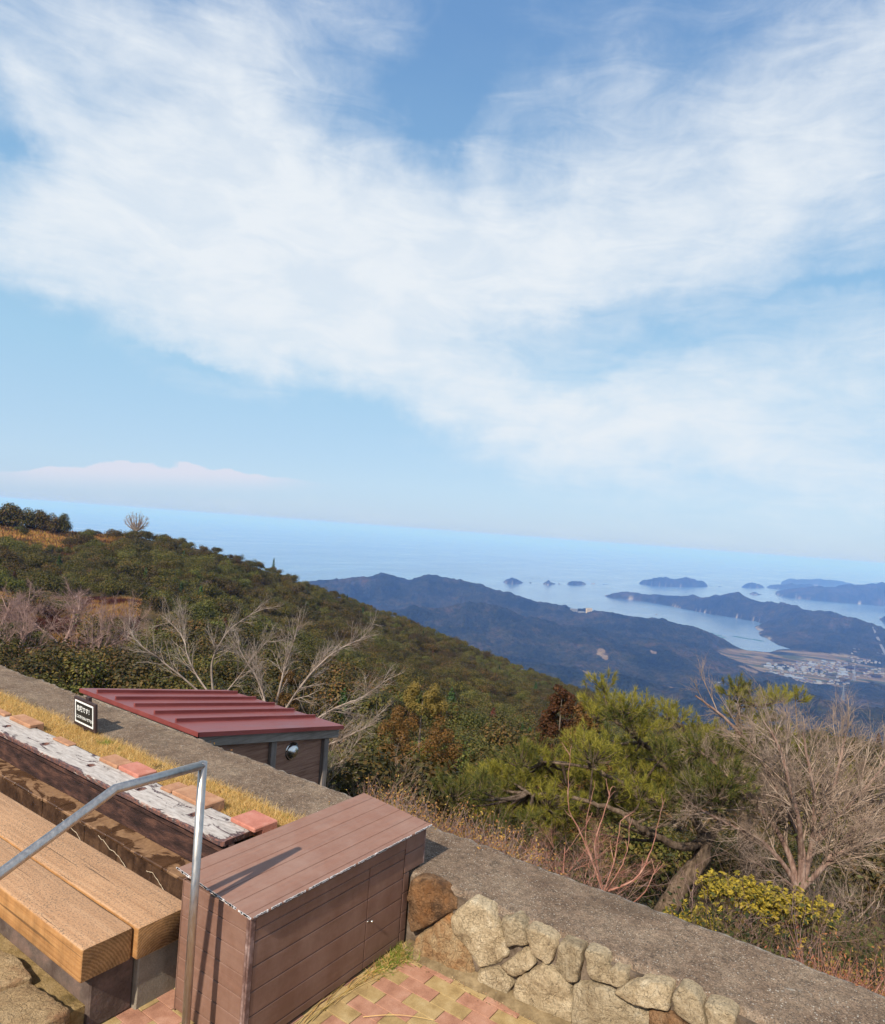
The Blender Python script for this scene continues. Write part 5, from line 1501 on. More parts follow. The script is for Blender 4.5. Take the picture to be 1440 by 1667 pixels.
KINDS_ = {  # name, label, category
    'oak': ('evergreen_oak', 'dark green rounded evergreen oak crowded among others on the near slope', 'tree', 'dark evergreen oaks on the near slope'),
    'olive': ('evergreen_bush', 'lighter olive green leafy bush among the dark oaks of the near slope', 'bush', 'olive green bushes on the near slope'),
    'bare': ('bare_shrub', 'leafless grey twiggy shrub among the green bushes of the near slope', 'shrub', 'bare shrubs on the near slope')}
def meadow(a, r):
    return (a < az_of(235)) & (r > 76) & (r < 128)
nind = 0
CLEAR = []     # (x, y, radius) kept free for the trees placed one by one
def scatter_near():
    global nind
    r = 10.5; out = []
    while r < 47:
        step = 1.5 + r * 0.024
        a0, a1 = az_of(-60), az_of(1500)
        n = int((a1 - a0) * r / step)
        for i in range(n):
            a = a0 + (a1 - a0) * (i + rngv.uniform(0.1, 0.9)) / n; q = r + rngv.uniform(-.45, .45) * step
            out.append((a, q))
        r += step * 0.92
    for a, q in out:
        x, y = pol(a, q)
        if x < 6.5 and 5.2 < y < 8.2: continue
        if x < 5.4 and q < 12 and y > 3: continue
        # nothing grows above the line of sight over the wall where the shed and cherries stand
        if any(math.hypot(x - c[0], y - c[1]) < c[2] for c in CLEAR): continue
        u_right = a > az_of(760)
        if az_of(1000) < a < az_of(1480) and q < 14.5: continue
        if u_right and q < 15 and rngv.random() < 0.5: continue
        if meadow(a, q) and rngv.random() < 0.75: continue
        kk = fbm(np.array([x / 9.0]), np.array([y / 9.0]), 2)[0] + rngv.uniform(-.22, .22)
        kind = 'olive' if kk > 0.56 else ('bare' if (kk < 0.34 or rngv.random() < 0.05) else 'oak')
        L = NEARK[kind]; me = L[rngv.integers(0, len(L))]
        nm, lab, cat, grp = KINDS_[kind]
        s = rngv.uniform(0.75, 1.2) * (0.8 + q / 110)
        o = link(nm, me, None, (x, y, zt(a, q) - 0.15), (0, 0, rngv.uniform(0, 6.28))); o.scale = (s, s, s * rngv.uniform(0.85, 1.2))
        tag(o, lab, cat, grp); nind += 1

def scatter_far():
    rg = np.random.default_rng(5)
    A_ = []; R2 = []
    r = 47.0; a0, a1 = az_of(-260), az_of(1640)
    while r < 318:
        step = min(4.1, 2.3 + r * 0.0080)
        n = int((a1 - a0) * r / step)
        a = a0 + (a1 - a0) * (np.arange(n) + rg.uniform(0.05, 0.95, n)) / n
        A_.append(a); R2.append(r + rg.uniform(-.5, .5, n) * step); r += step * 0.9
    a = np.concatenate(A_); q = np.concatenate(R2)
    _, rr_ = interp_az(RIDGE, a)
    k = (q < rr_ + 4) & ~(meadow(a, q) & (rg.random(len(a)) < 0.86))
    # the far grassy shoulder on the left
    sh = (a < az_of(190)) & (q > 190)
    k &= ~(sh & (rg.random(len(a)) < 0.86))
    lx, ly = LONE; xx = q * (FWD[0] * np.cos(a) + RIGHT[0] * np.sin(a)); yy = q * (FWD[1] * np.cos(a) + RIGHT[1] * np.sin(a)); k &= ~((np.hypot(xx - lx, yy - ly) < 7) & (q > 226))
    a, q, rr_ = a[k], q[k], rr_[k]; n = len(a)
    x = q * (FWD[0] * np.cos(a) + RIGHT[0] * np.sin(a)); y = q * (FWD[1] * np.cos(a) + RIGHT[1] * np.sin(a))
    z = near_z(a, q) - 0.2
    kk = fbm(x / 30, y / 30, 3) + rg.uniform(-.2, .2, n)
    u = rg.random(n); kind = np.zeros(n, int)
    kind[kk > 0.54] = 1
    kind[(u < 0.035) | ((kk < 0.32) & (u < .5))] = 2
    kind[(u > 0.984)] = 3; kind[(u > 0.992)] = 4
    sc_ = rg.uniform(0.65, 1.25, n) * (1 + 0.25 * (fbm(x / 14, y / 14, 2) - .5) * 2)
    edge = np.clip((q - rr_ + 14) / 14, 0, 1); sc_ *= 1 - 0.35 * edge
    keys = ['oak', 'olive', 'bare', 'cone', 'russet']
    me = mesh('woodland', np.stack([x, y, z], 1), [])
    names = []
    for nm, arr, ty in (('kind', kind, 'INT'), ('scl', sc_.astype(np.float32), 'FLOAT'), ('rotz', rg.uniform(0, 6.28, n).astype(np.float32), 'FLOAT'), ('pick', rg.integers(0, 3, n), 'INT')):
        at = me.attributes.new(nm, ty, 'POINT'); at.data.foreach_set('value', arr)
    o = link('woodland', me)
    tag(o, 'dense dark green evergreen wood covering the hillside up to the ridge', 'woodland', kind='stuff')
    ng = bpy.data.node_groups.new('woodland', 'GeometryNodeTree')
    ng.interface.new_socket('Geometry', in_out='INPUT', socket_type='NodeSocketGeometry'); ng.interface.new_socket('Geometry', in_out='OUTPUT', socket_type='NodeSocketGeometry')
    N = ng.nodes; L = ng.links
    gi = N.new('NodeGroupInput'); go = N.new('NodeGroupOutput'); jn = N.new('GeometryNodeJoinGeometry'); L.new(jn.outputs[0], go.inputs[0])
    def named(nm, ty):
        q_ = N.new('GeometryNodeInputNamedAttribute'); q_.data_type = ty; q_.inputs['Name'].default_value = nm; return q_.outputs['Attribute']
    kd, sc2, rz2, pk = named('kind', 'INT'), named('scl', 'FLOAT'), named('rotz', 'FLOAT'), named('pick', 'INT')
    cb = N.new('ShaderNodeCombineXYZ'); L.new(rz2, cb.inputs[2])
    for ki, key in enumerate(keys):
        vs = FARK[key]
        for vi, m_ in enumerate(vs):
            ob = REP[(key, vi)]
            oi = N.new('GeometryNodeObjectInfo'); oi.inputs['Object'].default_value = ob; oi.transform_space = 'ORIGINAL'
            c1 = N.new('FunctionNodeCompare'); c1.data_type = 'INT'; c1.operation = 'EQUAL'; L.new(kd, c1.inputs[2]); c1.inputs[3].default_value = ki
            sel = c1.outputs[0]
            if len(vs) > 1:
                md = N.new('ShaderNodeMath'); md.operation = 'MODULO'; L.new(pk, md.inputs[0]); md.inputs[1].default_value = len(vs)
                c2 = N.new('FunctionNodeCompare'); c2.data_type = 'FLOAT'; c2.operation = 'EQUAL'; L.new(md.outputs[0], c2.inputs[0]); c2.inputs[1].default_value = vi; c2.inputs['Epsilon'].default_value = 0.1
                an = N.new('FunctionNodeBooleanMath'); an.operation = 'AND'; L.new(sel, an.inputs[0]); L.new(c2.outputs[0], an.inputs[1]); sel = an.outputs[0]
            ip = N.new('GeometryNodeInstanceOnPoints'); L.new(gi.outputs[0], ip.inputs['Points']); L.new(oi.outputs['Geometry'], ip.inputs['Instance'])
            L.new(sel, ip.inputs['Selection']); L.new(cb.outputs[0], ip.inputs['Rotation']); L.new(sc2, ip.inputs['Scale'])
            L.new(ip.outputs[0], jn.inputs[0])
    md = o.modifiers.new('woodland', 'NODES'); md.node_group = ng
    print('woodland', n)

def plant(name, u, vtop, r, me, H, label, cat, group=None, wide=1.0, sink=0.15, R=None):
    p, h = sized(u, vtop, r); s = (h + sink) / H
    o = link(name, me, None, (p[0], p[1], p[2] - sink), (0, 0, rngv.uniform(0, 6.28))); o.scale = (s * wide, s * wide, s)
    tag(o, label, cat, group)
    if R: CLEAR.append((p[0], p[1], R))
    return o

# first trees of each far kind stand on their own (the wood behind is grown from their shapes)
REP = {}
REPL = {('oak', 0): (560, 1040, 60, 'broad dark oak at the near edge of the hillside wood beyond the red roof'), ('oak', 1): (690, 1060, 62, 'dark oak in the hillside wood above the brown cypress'),
        ('oak', 2): (470, 985, 75, 'dark green oak standing high in the wood behind the pale bare branches'), ('olive', 0): (760, 1130, 55, 'olive green tree in the dip left of the two brown cypresses'),
        ('olive', 1): (620, 1120, 52, 'yellowish olive tree beyond the bare branch tips by the shed'), ('bare', 0): (250, 985, 66, 'thin leafless tree beside the rosy bare trees of the meadow'),
        ('cone', 0): (752, 1058, 90, 'bright green pointed conifer rising from the hillside wood'), ('russet', 0): (822, 1072, 95, 'russet brown pointed conifer near the lower skyline of the hillside')}
HT = {'oak': 2.6, 'olive': 2.3, 'bare': 2.4, 'cone': 4.2, 'russet': 3.6}
for key, L in FARK.items():
    for vi, me in enumerate(L):
        u, v, r, lab = REPL[(key, vi)]
        REP[(key, vi)] = o = link({'oak': 'evergreen_oak', 'olive': 'olive_tree', 'bare': 'bare_tree', 'cone': 'conifer', 'russet': 'russet_conifer'}[key], me)
        p = spot(u, r); o.location = (p[0], p[1], p[2] - 0.2); s = 1.15 if key in ('oak', 'olive') else 1.5; o.scale = (s, s, s)
        tag(o, lab, 'tree')

M_tipgold = leafmat('golden_tip', [(0.17, 0.12, 0.028), (0.23, 0.155, 0.035), (0.13, 0.10, 0.025)], trans=0.3)
# brown cypress pair, more detailed
def cypress(name, u, vtop, r, W_, n, seed, label, mat_, H=None):
    rg = np.random.default_rng(seed)
    p, h = sized(u, vtop, r)
    root = empty(name, tuple(p - [0, 0, .1]), label, 'tree')
    B = Branches(); B.add(np.array([[0, 0, 0], [0.02, 0, h * .3], [0, .02, h * .65], [0, 0, h * .95]]), [0.09, .07, .04, .01], 8)
    V, F = B.vf(); link('trunk', mesh('trunk', V, F, [M_bark]), root)
    k = 170
    t = rg.random(k) ** 0.8; a = rg.uniform(0, 2 * PI, k)
    rad = W_ * (0.16 + 0.84 * np.minimum(1, t / (0.34 if seed == 31 else 0.6)) ** 0.65) * rg.uniform(0.5, 1.0, k) * (1 - 0.35 * np.clip((t - 0.8) / 0.2, 0, 1))
    n = int(n * 2.3)
    C_ = np.stack([rad * np.cos(a), rad * np.sin(a), h * (1.0 - 0.93 * t)], 1); S_ = W_ * (0.13 + 0.17 * t)
    q = rg.integers(0, k, n); d = rg.normal(0, 1, (n, 3)); d[:, 2] += 0.3; d /= np.linalg.norm(d, axis=1, keepdims=True)
    P = C_[q] + d * S_[q][:, None] * (1 - .4 * rg.random(n) ** 2)[:, None]
    V, F = cards(P, d + [0, 0, .4], 0.085, rg, 0.45, 0.5)
    tp = (C_[q][:, 2] > h * 0.86).astype(int) if seed == 31 else np.zeros(n, int)
    link('crown', mesh('crown', V, F, [mat_, M_tipgold], False, tp), root)
    CLEAR.append((p[0], p[1], W_ + 0.5))
cypress('brown_cypress', 690, 1110, 26, 1.5, 17000, 31, 'orange brown round topped cypress alone in front of the wooded slope', M_brownleaf)
cypress('brown_cypress', 916, 1114, 23, 1.15, 13000, 32, 'dark brown pointed cypress rising beside the big pine', M_brownleaf)
cypress('brown_cypress', 956, 1138, 21, 1.05, 12000, 33, 'second dark brown cypress, half hidden by the big pine', M_brownleaf)
cypress('brown_cypress', 470, 1090, 24, 0.9, 9000, 34, 'small brown cypress glimpsed between bare branches behind the red roof', M_brownleaf)

# lone tree and the clump on the ridge
p, h = sized(220, 835, 242); LONE = (p[0], p[1])
root = empty('lone_tree', tuple(p), 'solitary wind shaped bare tree standing on the ridge against the sea', 'tree')
LONE_ROOT = root
V, F = crown_vf(np.random.default_rng(42), 1.5, 2.0, 12, 900, 0.28); link('ivy', mesh('ivy', V, F, [M_olive]), root)
CLEAR.append((p[0], p[1], 2))
big = [crown_mesh('ridge_oak', 4.2, 6.5, 34, 4200, 0.42, M_oak, s, tight=0.78, zb=-0.1) for s in (51, 52)]
for i, (u, v, w_) in enumerate([(-40, 812, 1.2), (-8, 815, 1.2), (20, 817, 1.1), (45, 823, 1.1), (66, 828, 1.0), (86, 832, 0.9), (104, 834, 0.7)]):
    o = plant('ridge_tree', u, v, 246, big[i % 2], 6.5, 'dark evergreen tree in the tall clump at the left end of the ridge', 'tree', 'dark evergreens on the ridge end', wide=w_ * 0.9)
tall = crown_mesh('ridge_cedar', 1.6, 6.5, 0, 900, 0.35, M_conifer, 53, True)
plant('ridge_conifer', 446, 908, 248, tall, 6.5, 'small pointed conifer sticking up alone from the hillside skyline', 'conifer', wide=0.8)
# meadow trees
mt_ = [bare_mesh('meadow_bare', 5.0, 5.0, s, M_pinktwig, 1.25, thick=1.1, up=0.03) for s in (61, 62, 63)]
ML = ['leafless rosy tree at the left edge of the sloping meadow', 'large leafless tree with a wide rosy crown in the middle of the meadow', 'smaller leafless tree at the right edge of the meadow',
      'low leafless tree in front of the meadow grass', 'leafless tree in the meadow between the two wide ones', 'tangled leafless tree at the foot of the meadow']
for i, (u, v, r, w_) in enumerate([(8, 936, 92, 0.95), (108, 932, 92, 1.1), (205, 955, 90, 0.7), (30, 968, 80, 0.7), (62, 948, 104, 0.7), (150, 975, 80, 0.7)]):
    plant('bare_tree', u, v, r, mt_[i % 3], 5.0, ML[i], 'tree', 'bare trees of the meadow', wide=w_)

def meadow_grass():
    rg = np.random.default_rng(8)
    def patch(a0, a1, r0, r1, n, L, mats, name, lab, wdt):
        a = rg.uniform(az_of(a0), az_of(a1), n); q = np.sqrt(rg.uniform(r0 ** 2, r1 ** 2, n))
        x = q * (FWD[0] * np.cos(a) + RIGHT[0] * np.sin(a)); y = q * (FWD[1] * np.cos(a) + RIGHT[1] * np.sin(a)); z = near_z(a, q) - 0.05
        D = np.stack([rg.normal(0, .4, n), rg.normal(0, .4, n), np.ones(n)], 1); D /= np.linalg.norm(D, axis=1, keepdims=True)
        V, F = blades(np.stack([x, y, z], 1), D, L * rg.uniform(.5, 1.2, n), wdt, rg)
        k = (fbm(x / 5, y / 5, 3) > 0.52).astype(int)
        o = link(name, mesh(name, V, F, mats, False, k)); tag(o, lab, 'grass', kind='stuff')
    patch(-200, 235, 76, 128, 60000, 0.7, [M_drygold, M_redleaf], 'meadow_grass', 'tawny dry grass of the meadow under the bare trees', 0.09)
    patch(-250, 215, 190, 252, 26000, 0.9, [M_drygold, M_redleaf], 'ridge_grass', 'rusty dry grass and scrub on the shoulder of the ridge', 0.35)
meadow_grass()

# ---- pines right of the wall
def needles(rg, cl, mi_lo):
    """clumps (centre, radius, sunny?) -> tufts of needles"""
    Pn = []; Dn = []; Mi = []; tw = []
    for c, rad, sunny in cl:
        nt = int(19 * (rad / 0.3) ** 2) + 5
        d = rg.normal(0, 1, (nt, 3)); d[:, 2] = d[:, 2] * 0.8 + 0.35; d /= np.linalg.norm(d, axis=1, keepdims=True)
        q = c + d * rad * np.array([1.15, 1.15, 0.75]) * rg.uniform(0.35, 1.0, nt)[:, None]
        ax = unit_rows(d * 0.6 + np.array([0, 0, 0.75]) + rg.normal(0, .2, (nt, 3)))
        for k in range(nt):
            tw.append((c * 0.75 + q[k] * .25 - np.array([0, 0, rad * .25]), q[k] + ax[k] * 0.04))
            m_ = 62
            f = rg.uniform(-0.06, 0.06, m_)
            dd = unit_rows(ax[k] * rg.uniform(0.4, 1.2, m_)[:, None] + rg.normal(0, 0.48, (m_, 3)))
            Pn.append(q[k] + ax[k] * f[:, None]); Dn.append(dd)
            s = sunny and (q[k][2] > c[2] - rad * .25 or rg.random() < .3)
            Mi.append(np.full(m_, 0 if s else 1))  # upper tufts get the painted sunlit tone, the rest the shaded one
    P = np.concatenate(Pn); D = np.concatenate(Dn)
    V, F = blades(P, D, rg.uniform(0.07, 0.115, len(P)), 0.0052, rg)
    return V, F, np.concatenate(Mi), tw
def unit_rows(a): return a / (np.linalg.norm(a, axis=1, keepdims=True) + 1e-9)
def bez(a, b_, c, n=7):
    t = np.linspace(0, 1, n)[:, None]; return a * (1 - t) ** 2 + 2 * b_ * t * (1 - t) + c * t ** 2
def pine(name, label, trunk, limbs, clumps, seed, r0):
    rg = np.random.default_rng(seed)
    T = np.array([px3(*p) for p in trunk]); org = T[0].copy()
    root = empty(name, tuple(org), label, 'pine tree')
    def smooth(P):
        P = np.array(P); n = len(P); t = np.linspace(0, n - 1, n * 5); i = np.clip(t.astype(int), 0, n - 2); f = (t - i)[:, None]
        p0 = P[np.clip(i - 1, 0, n - 1)]; p1 = P[i]; p2 = P[i + 1]; p3 = P[np.clip(i + 2, 0, n - 1)]
        return 0.5 * (2 * p1 + (p2 - p0) * f + (2 * p0 - 5 * p1 + 4 * p2 - p3) * f ** 2 + (3 * p1 - p0 - 3 * p2 + p3) * f ** 3)
    Bt = Branches(); S_ = smooth(T); S_ += rg.normal(0, 0.006, S_.shape)
    Bt.add(S_ - org, np.linspace(r0, r0 * 0.6, len(S_)) * (1 + 0.06 * rg.normal(0, 1, len(S_))), 18)
    V, F = Bt.vf(); link('trunk', mesh('trunk', V, F, [M_pinebark], True), root)
    nodes = [S_[-1]]; Bl = Branches()
    for L, ra in limbs:
        P = smooth([px3(*p) for p in L]); P = P + rg.normal(0, 0.008, P.shape)
        Bl.add(P - org, np.linspace(ra, ra * 0.3, len(P)), 9); nodes += list(P[4:])
    nodes = np.array(nodes)
    cl = []
    for (u, v, Y, rad, sunny) in clumps:
        c = px3(u, v, Y); cl.append((c, rad, sunny))
        dist = np.linalg.norm(nodes - c, axis=1) + 0.5 * np.maximum(nodes[:, 2] - c[2], 0); k = int(dist.argmin())
        mid = (nodes[k] + c) / 2 + np.array([0, 0, -0.12]) + rg.normal(0, 0.06, 3)
        Bl.add(bez(nodes[k], mid, c + np.array([0, 0, -.05])) - org, np.linspace(0.024, 0.008, 7), 5)
    V, F = Bl.vf(); link('limbs', mesh('limbs', V, F, [M_pinebark], True), root)
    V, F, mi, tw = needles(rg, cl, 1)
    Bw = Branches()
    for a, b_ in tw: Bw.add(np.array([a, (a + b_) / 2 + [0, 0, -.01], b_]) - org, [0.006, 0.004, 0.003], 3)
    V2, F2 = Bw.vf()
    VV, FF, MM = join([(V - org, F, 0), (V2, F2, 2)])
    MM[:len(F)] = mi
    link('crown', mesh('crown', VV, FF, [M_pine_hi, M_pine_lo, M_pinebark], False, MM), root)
rp = np.random.default_rng(90)
def cl(L, Y, spread=0.9, rad=0.27, sunny_p=0.75):
    return [(u + rp.normal(0, 4), v + rp.normal(0, 3), Y + rp.uniform(-spread, spread), rad * rp.uniform(0.8, 1.2), rp.random() < sunny_p) for u, v in L]
P1_TOP = [(976, 1118), (962, 1142), (992, 1138), (1020, 1146), (1040, 1150), (1008, 1165), (975, 1170), (1050, 1178), (1075, 1195), (1030, 1190), (995, 1200)]
P1_MID = [(955, 1205), (870, 1222), (905, 1238), (845, 1240), (820, 1262), (790, 1268), (935, 1240), (965, 1232), (1015, 1225), (1055, 1220), (1085, 1222), (1105, 1245), (885, 1262), (860, 1280), (925, 1275), (975, 1268), (1030, 1255), (1070, 1258)]
P1_LOW = [(800, 1292), (775, 1285), (840, 1305), (895, 1300), (945, 1302), (1000, 1292), (1045, 1290), (1095, 1280), (1125, 1262), (865, 1328), (820, 1322), (790, 1315), (920, 1332), (975, 1322), (1030, 1318), (1075, 1308), (1120, 1300), (845, 1345), (905, 1350), (1145, 1285), (755, 1300), (735, 1290), (1135, 1225), (1160, 1250), (1165, 1290), (1185, 1265), (1180, 1225), (1120, 1240), (1190, 1300)]
pine('pine_tree', 'large spreading pine with a leaning trunk just beyond the stone wall',
     [(1062, 1530, 9.2), (1080, 1490, 9.2), (1108, 1440, 9.3), (1136, 1405, 9.3), (1146, 1380, 9.3), (1143, 1355, 9.4)],
     [([(1143, 1372, 9.3), (1105, 1378, 9.1), (1068, 1360, 9.0), (1038, 1345, 8.9), (1000, 1318, 8.9), (930, 1300, 9.0), (860, 1290, 9.2)], 0.06),
      ([(1146, 1375, 9.3), (1168, 1345, 9.5), (1185, 1300, 9.8), (1195, 1240, 10.0)], 0.06),
      ([(1143, 1357, 9.4), (1122, 1312, 9.5), (1118, 1292, 9.6), (1085, 1250, 9.8), (1040, 1205, 9.9), (990, 1165, 10.0)], 0.07),
      ([(1120, 1296, 9.6), (1085, 1306, 9.4), (1040, 1290, 9.3), (960, 1250, 9.4), (880, 1240, 9.6)], 0.045),
      ([(1118, 1300, 9.6), (1150, 1308, 9.9), (1190, 1312, 10.2)], 0.05)],
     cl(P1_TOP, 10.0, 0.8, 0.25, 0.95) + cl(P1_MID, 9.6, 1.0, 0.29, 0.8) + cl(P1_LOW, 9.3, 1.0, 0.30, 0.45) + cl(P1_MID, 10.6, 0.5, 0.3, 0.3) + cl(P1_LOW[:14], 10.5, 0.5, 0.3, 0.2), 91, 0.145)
P2 = [(1084, 1150), (1092, 1168), (1112, 1172), (1130, 1190), (1201, 1122), (1190, 1130), (1212, 1138), (1236, 1146), (1259, 1136), (1278, 1140), (1288, 1134), (1240, 1160), (1195, 1160), (1170, 1190), (1215, 1172), (1250, 1168), (1225, 1190), (1150, 1205), (1190, 1205)]
P2B = [(1125, 1215), (1155, 1228), (1195, 1228), (1235, 1215), (1262, 1200), (1175, 1250), (1215, 1250), (1255, 1238), (1140, 1250), (1290, 1235), (1230, 1275), (1185, 1280), (1275, 1265), (1310, 1262), (1335, 1250), (1300, 1295), (1345, 1285), (1375, 1270), (1400, 1290), (1360, 1310), (1320, 1315)]
pine('pine_tree', 'second pine, its yellow green top rising behind the grey fan shaped bare tree',
     [(1225, 1520, 11.8), (1222, 1440, 11.8), (1212, 1370, 11.8), (1215, 1300, 11.9)],
     [([(1215, 1310, 11.9), (1205, 1250, 12.0), (1200, 1190, 12.0), (1203, 1140, 12.0)], 0.06), ([(1215, 1320, 11.9), (1255, 1265, 12.0), (1300, 1240, 12.0), (1360, 1280, 12.2)], 0.05), ([(1212, 1290, 11.9), (1170, 1240, 12), (1110, 1190, 12)], 0.05)],
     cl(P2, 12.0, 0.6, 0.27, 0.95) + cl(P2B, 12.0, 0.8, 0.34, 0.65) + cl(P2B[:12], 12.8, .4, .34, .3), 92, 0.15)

# ---- bare trees near the wall
def limbed(name, label, cat, limbs, mat_, Pc, seed, nsub, sublen, rr0, group=None, TH=0.62, root=None):
    """bare tree from its main limbs, fine branches grown along them"""
    rg = np.random.default_rng(seed); org = px3(*limbs[0][0][0])
    if root is None: root = empty(name, tuple(org), label, cat, group)
    else: org = np.array(root.location)
    Bm = Branches(); Bf = Branches()
    for L, ra, dens in limbs:
        P = np.array([px3(*p) for p in L]); n = len(P)
        t = np.linspace(0, n - 1, n * 5); i = np.clip(t.astype(int), 0, n - 2); f = (t - i)[:, None]
        p0 = P[np.clip(i - 1, 0, n - 1)]; p1 = P[i]; p2 = P[i + 1]; p3 = P[np.clip(i + 2, 0, n - 1)]
        S_ = 0.5 * (2 * p1 + (p2 - p0) * f + (2 * p0 - 5 * p1 + 4 * p2 - p3) * f ** 2 + (3 * p1 - p0 - 3 * p2 + p3) * f ** 3)
        S_ = S_ + np.cumsum(rg.normal(0, 0.006, S_.shape), 0) * np.linspace(0, 1, len(S_))[:, None]
        ra = ra * TH; rad = np.linspace(ra, ra * 0.2, len(S_)); Bm.add(S_ - org, rad, 10 if ra > 0.03 else 6)
        tot = np.linalg.norm(S_[-1] - S_[0])
        for k in range(int(nsub * dens)):
            q = rg.uniform(0.22, 1.0); j = min(len(S_) - 2, int(q * (len(S_) - 1)))
            d = unit(S_[j + 1] - S_[j]); ax = unit(np.cross(d, rg.normal(0, 1, 3))); a = math.radians(rg.uniform(18, 48))
            nd = unit(d * math.cos(a) + ax * math.sin(a) + np.array([0, 0, 0.12]))
            grow(Bf, rg, S_[j] - org, nd, sublen * rg.uniform(0.5, 1.15) * (1.2 - 0.5 * q), max(0.004, rad[j] * 0.42), 0, Pc)
    V, F = Bm.vf(); V2, F2 = Bf.vf()
    if nsub < 10:
        V, F, mi = join([(V, F, 0), (V2, F2, 0)]); link('stems', mesh('stems', V, F, [mat_[0]], True), root); return
    link('trunk', mesh('trunk', V, F, [mat_[0]], True), root)
    link('branches', mesh('branches', V2, F2, [mat_[1]]), root)
PC = [(6, 0.10, 0.03, 6, 34, 0.62, 0.12, 4), (5, 0.14, 0.03, 5, 36, 0.58, 0.1, 3), (4, 0.18, 0.03, 4, 38, 0.6, 0.1, 3), (3, 0.15, 0.02, 0, 35, 0.5, 0, 3)]
limbed('fan_shaped_bare_tree', 'grey leafless fan shaped tree with dense fine twigs right of the pine', 'tree', [
    ([(1302, 1500, 9.0), (1300, 1462, 9.0), (1302, 1440, 9.0)], 0.125, 0.0),
    ([(1302, 1455, 9.0), (1278, 1410, 9.0), (1240, 1368, 8.9), (1200, 1345, 8.8), (1150, 1318, 8.7), (1125, 1300, 8.6)], 0.06, 1.0),
    ([(1300, 1450, 9.0), (1282, 1385, 9.1), (1250, 1330, 9.1), (1210, 1290, 9.1), (1165, 1240, 9.1), (1120, 1205, 9.1)], 0.07, 1.1),
    ([(1302, 1448, 9.0), (1305, 1390, 9.0), (1292, 1340, 9.2), (1262, 1280, 9.3), (1220, 1215, 9.3), (1170, 1165, 9.3), (1128, 1132, 9.3)], 0.085, 1.3),
    ([(1303, 1400, 9.0), (1300, 1340, 8.8), (1282, 1270, 8.7), (1262, 1210, 8.7), (1240, 1175, 8.7)], 0.06, 1.1),
    ([(1304, 1445, 9.0), (1318, 1385, 9.0), (1322, 1320, 8.9), (1312, 1250, 8.9), (1300, 1190, 8.9)], 0.075, 1.2),
    ([(1318, 1390, 9.0), (1340, 1330, 9.2), (1358, 1270, 9.3), (1372, 1210, 9.4), (1378, 1192, 9.4)], 0.06, 1.2),
    ([(1320, 1380, 9.0), (1365, 1325, 8.9), (1410, 1275, 8.8), (1450, 1225, 8.8)], 0.055, 1.2),
    ([(1304, 1448, 9.0), (1340, 1410, 8.8), (1368, 1385, 8.7), (1410, 1368, 8.6), (1470, 1350, 8.5)], 0.06, 1.2),
    ([(1340, 1408, 8.8), (1390, 1350, 8.9), (1440, 1310, 9.0), (1500, 1270, 9.0)], 0.05, 1.2),
    ([(1292, 1340, 9.2), (1262, 1320, 9.6), (1230, 1300, 9.8), (1190, 1290, 9.9)], 0.035, .8),
    ([(1300, 1450, 9.0), (1255, 1418, 8.8), (1215, 1398, 8.6)], 0.03, .5),
], (simple('rosy_grey_bark', [(0.17, 0.10, 0.08), (0.28, 0.18, 0.145), (0.42, 0.31, 0.26)], 8, 0.9, 0.1, 50, 0.005, stretch=(3, 3, .7)), M_twig), PC, 71, 21, 0.75, 0.1)
PC2 = [(6, 0.12, 0.05, 6, 36, 0.6, 0.12, 4), (5, 0.15, 0.06, 4, 36, 0.55, 0.1, 3), (4, 0.18, 0.04, 0, 38, 0.55, 0.1, 3)]
limbed('cherry_tree', 'leafless cherry tree with pale branches behind the left part of the red roof', 'tree', [
    ([(372, 1300, 12.5), (362, 1180, 12.5), (345, 1130, 12.5)], 0.11, 0.2),
    ([(350, 1150, 12.5), (300, 1105, 12.4), (255, 1070, 12.3), (222, 1045, 12.2), (205, 1020, 12.2)], 0.05, 1.1),
    ([(345, 1135, 12.5), (315, 1090, 12.6), (302, 1050, 12.7), (298, 1005, 12.7)], 0.045, 1.1),
    ([(347, 1130, 12.5), (345, 1080, 12.4), (362, 1040, 12.3), (385, 1012, 12.2), (424, 988, 12.2)], 0.05, 1.0),
    ([(302, 1050, 12.7), (290, 1025, 12.8), (262, 1000, 12.9)], 0.025, 0.6),
    ([(352, 1145, 12.5), (390, 1100, 12.3), (420, 1060, 12.2), (440, 1040, 12.1)], 0.04, 0.8)], (M_cherry, M_cherry), PC2, 72, 22, 0.55, 0.05, 'cherry trees behind the shed', 0.42)
limbed('cherry_tree', 'leafless cherry tree reaching long pale boughs past the right end of the red roof', 'tree', [
    ([(455, 1330, 10.5), (447, 1230, 10.5), (440, 1180, 10.5)], 0.11, 0.2),
    ([(440, 1190, 10.5), (425, 1120, 10.6), (400, 1070, 10.7), (385, 1040, 10.7)], 0.045, 1.0),
    ([(441, 1180, 10.5), (455, 1120, 10.4), (468, 1070, 10.4), (482, 1020, 10.3)], 0.05, 1.1),
    ([(443, 1190, 10.5), (480, 1130, 10.4), (520, 1080, 10.3), (560, 1050, 10.2), (600, 1034, 10.2)], 0.055, 1.2),
    ([(448, 1220, 10.5), (500, 1180, 10.3), (545, 1150, 10.2), (590, 1130, 10.1), (622, 1102, 10.1)], 0.05, 1.1),
    ([(452, 1260, 10.5), (510, 1225, 10.3), (560, 1200, 10.2), (600, 1180, 10.1), (622, 1165, 10.1)], 0.045, 1.0),
    ([(455, 1290, 10.5), (520, 1270, 10.1), (560, 1235, 10.0), (590, 1200, 10.0)], 0.035, 1.0)], (M_cherry, M_cherry), PC2, 73, 22, 0.52, 0.05, 'cherry trees behind the shed', 0.42)
YL = 242 * math.cos(az_of(220))
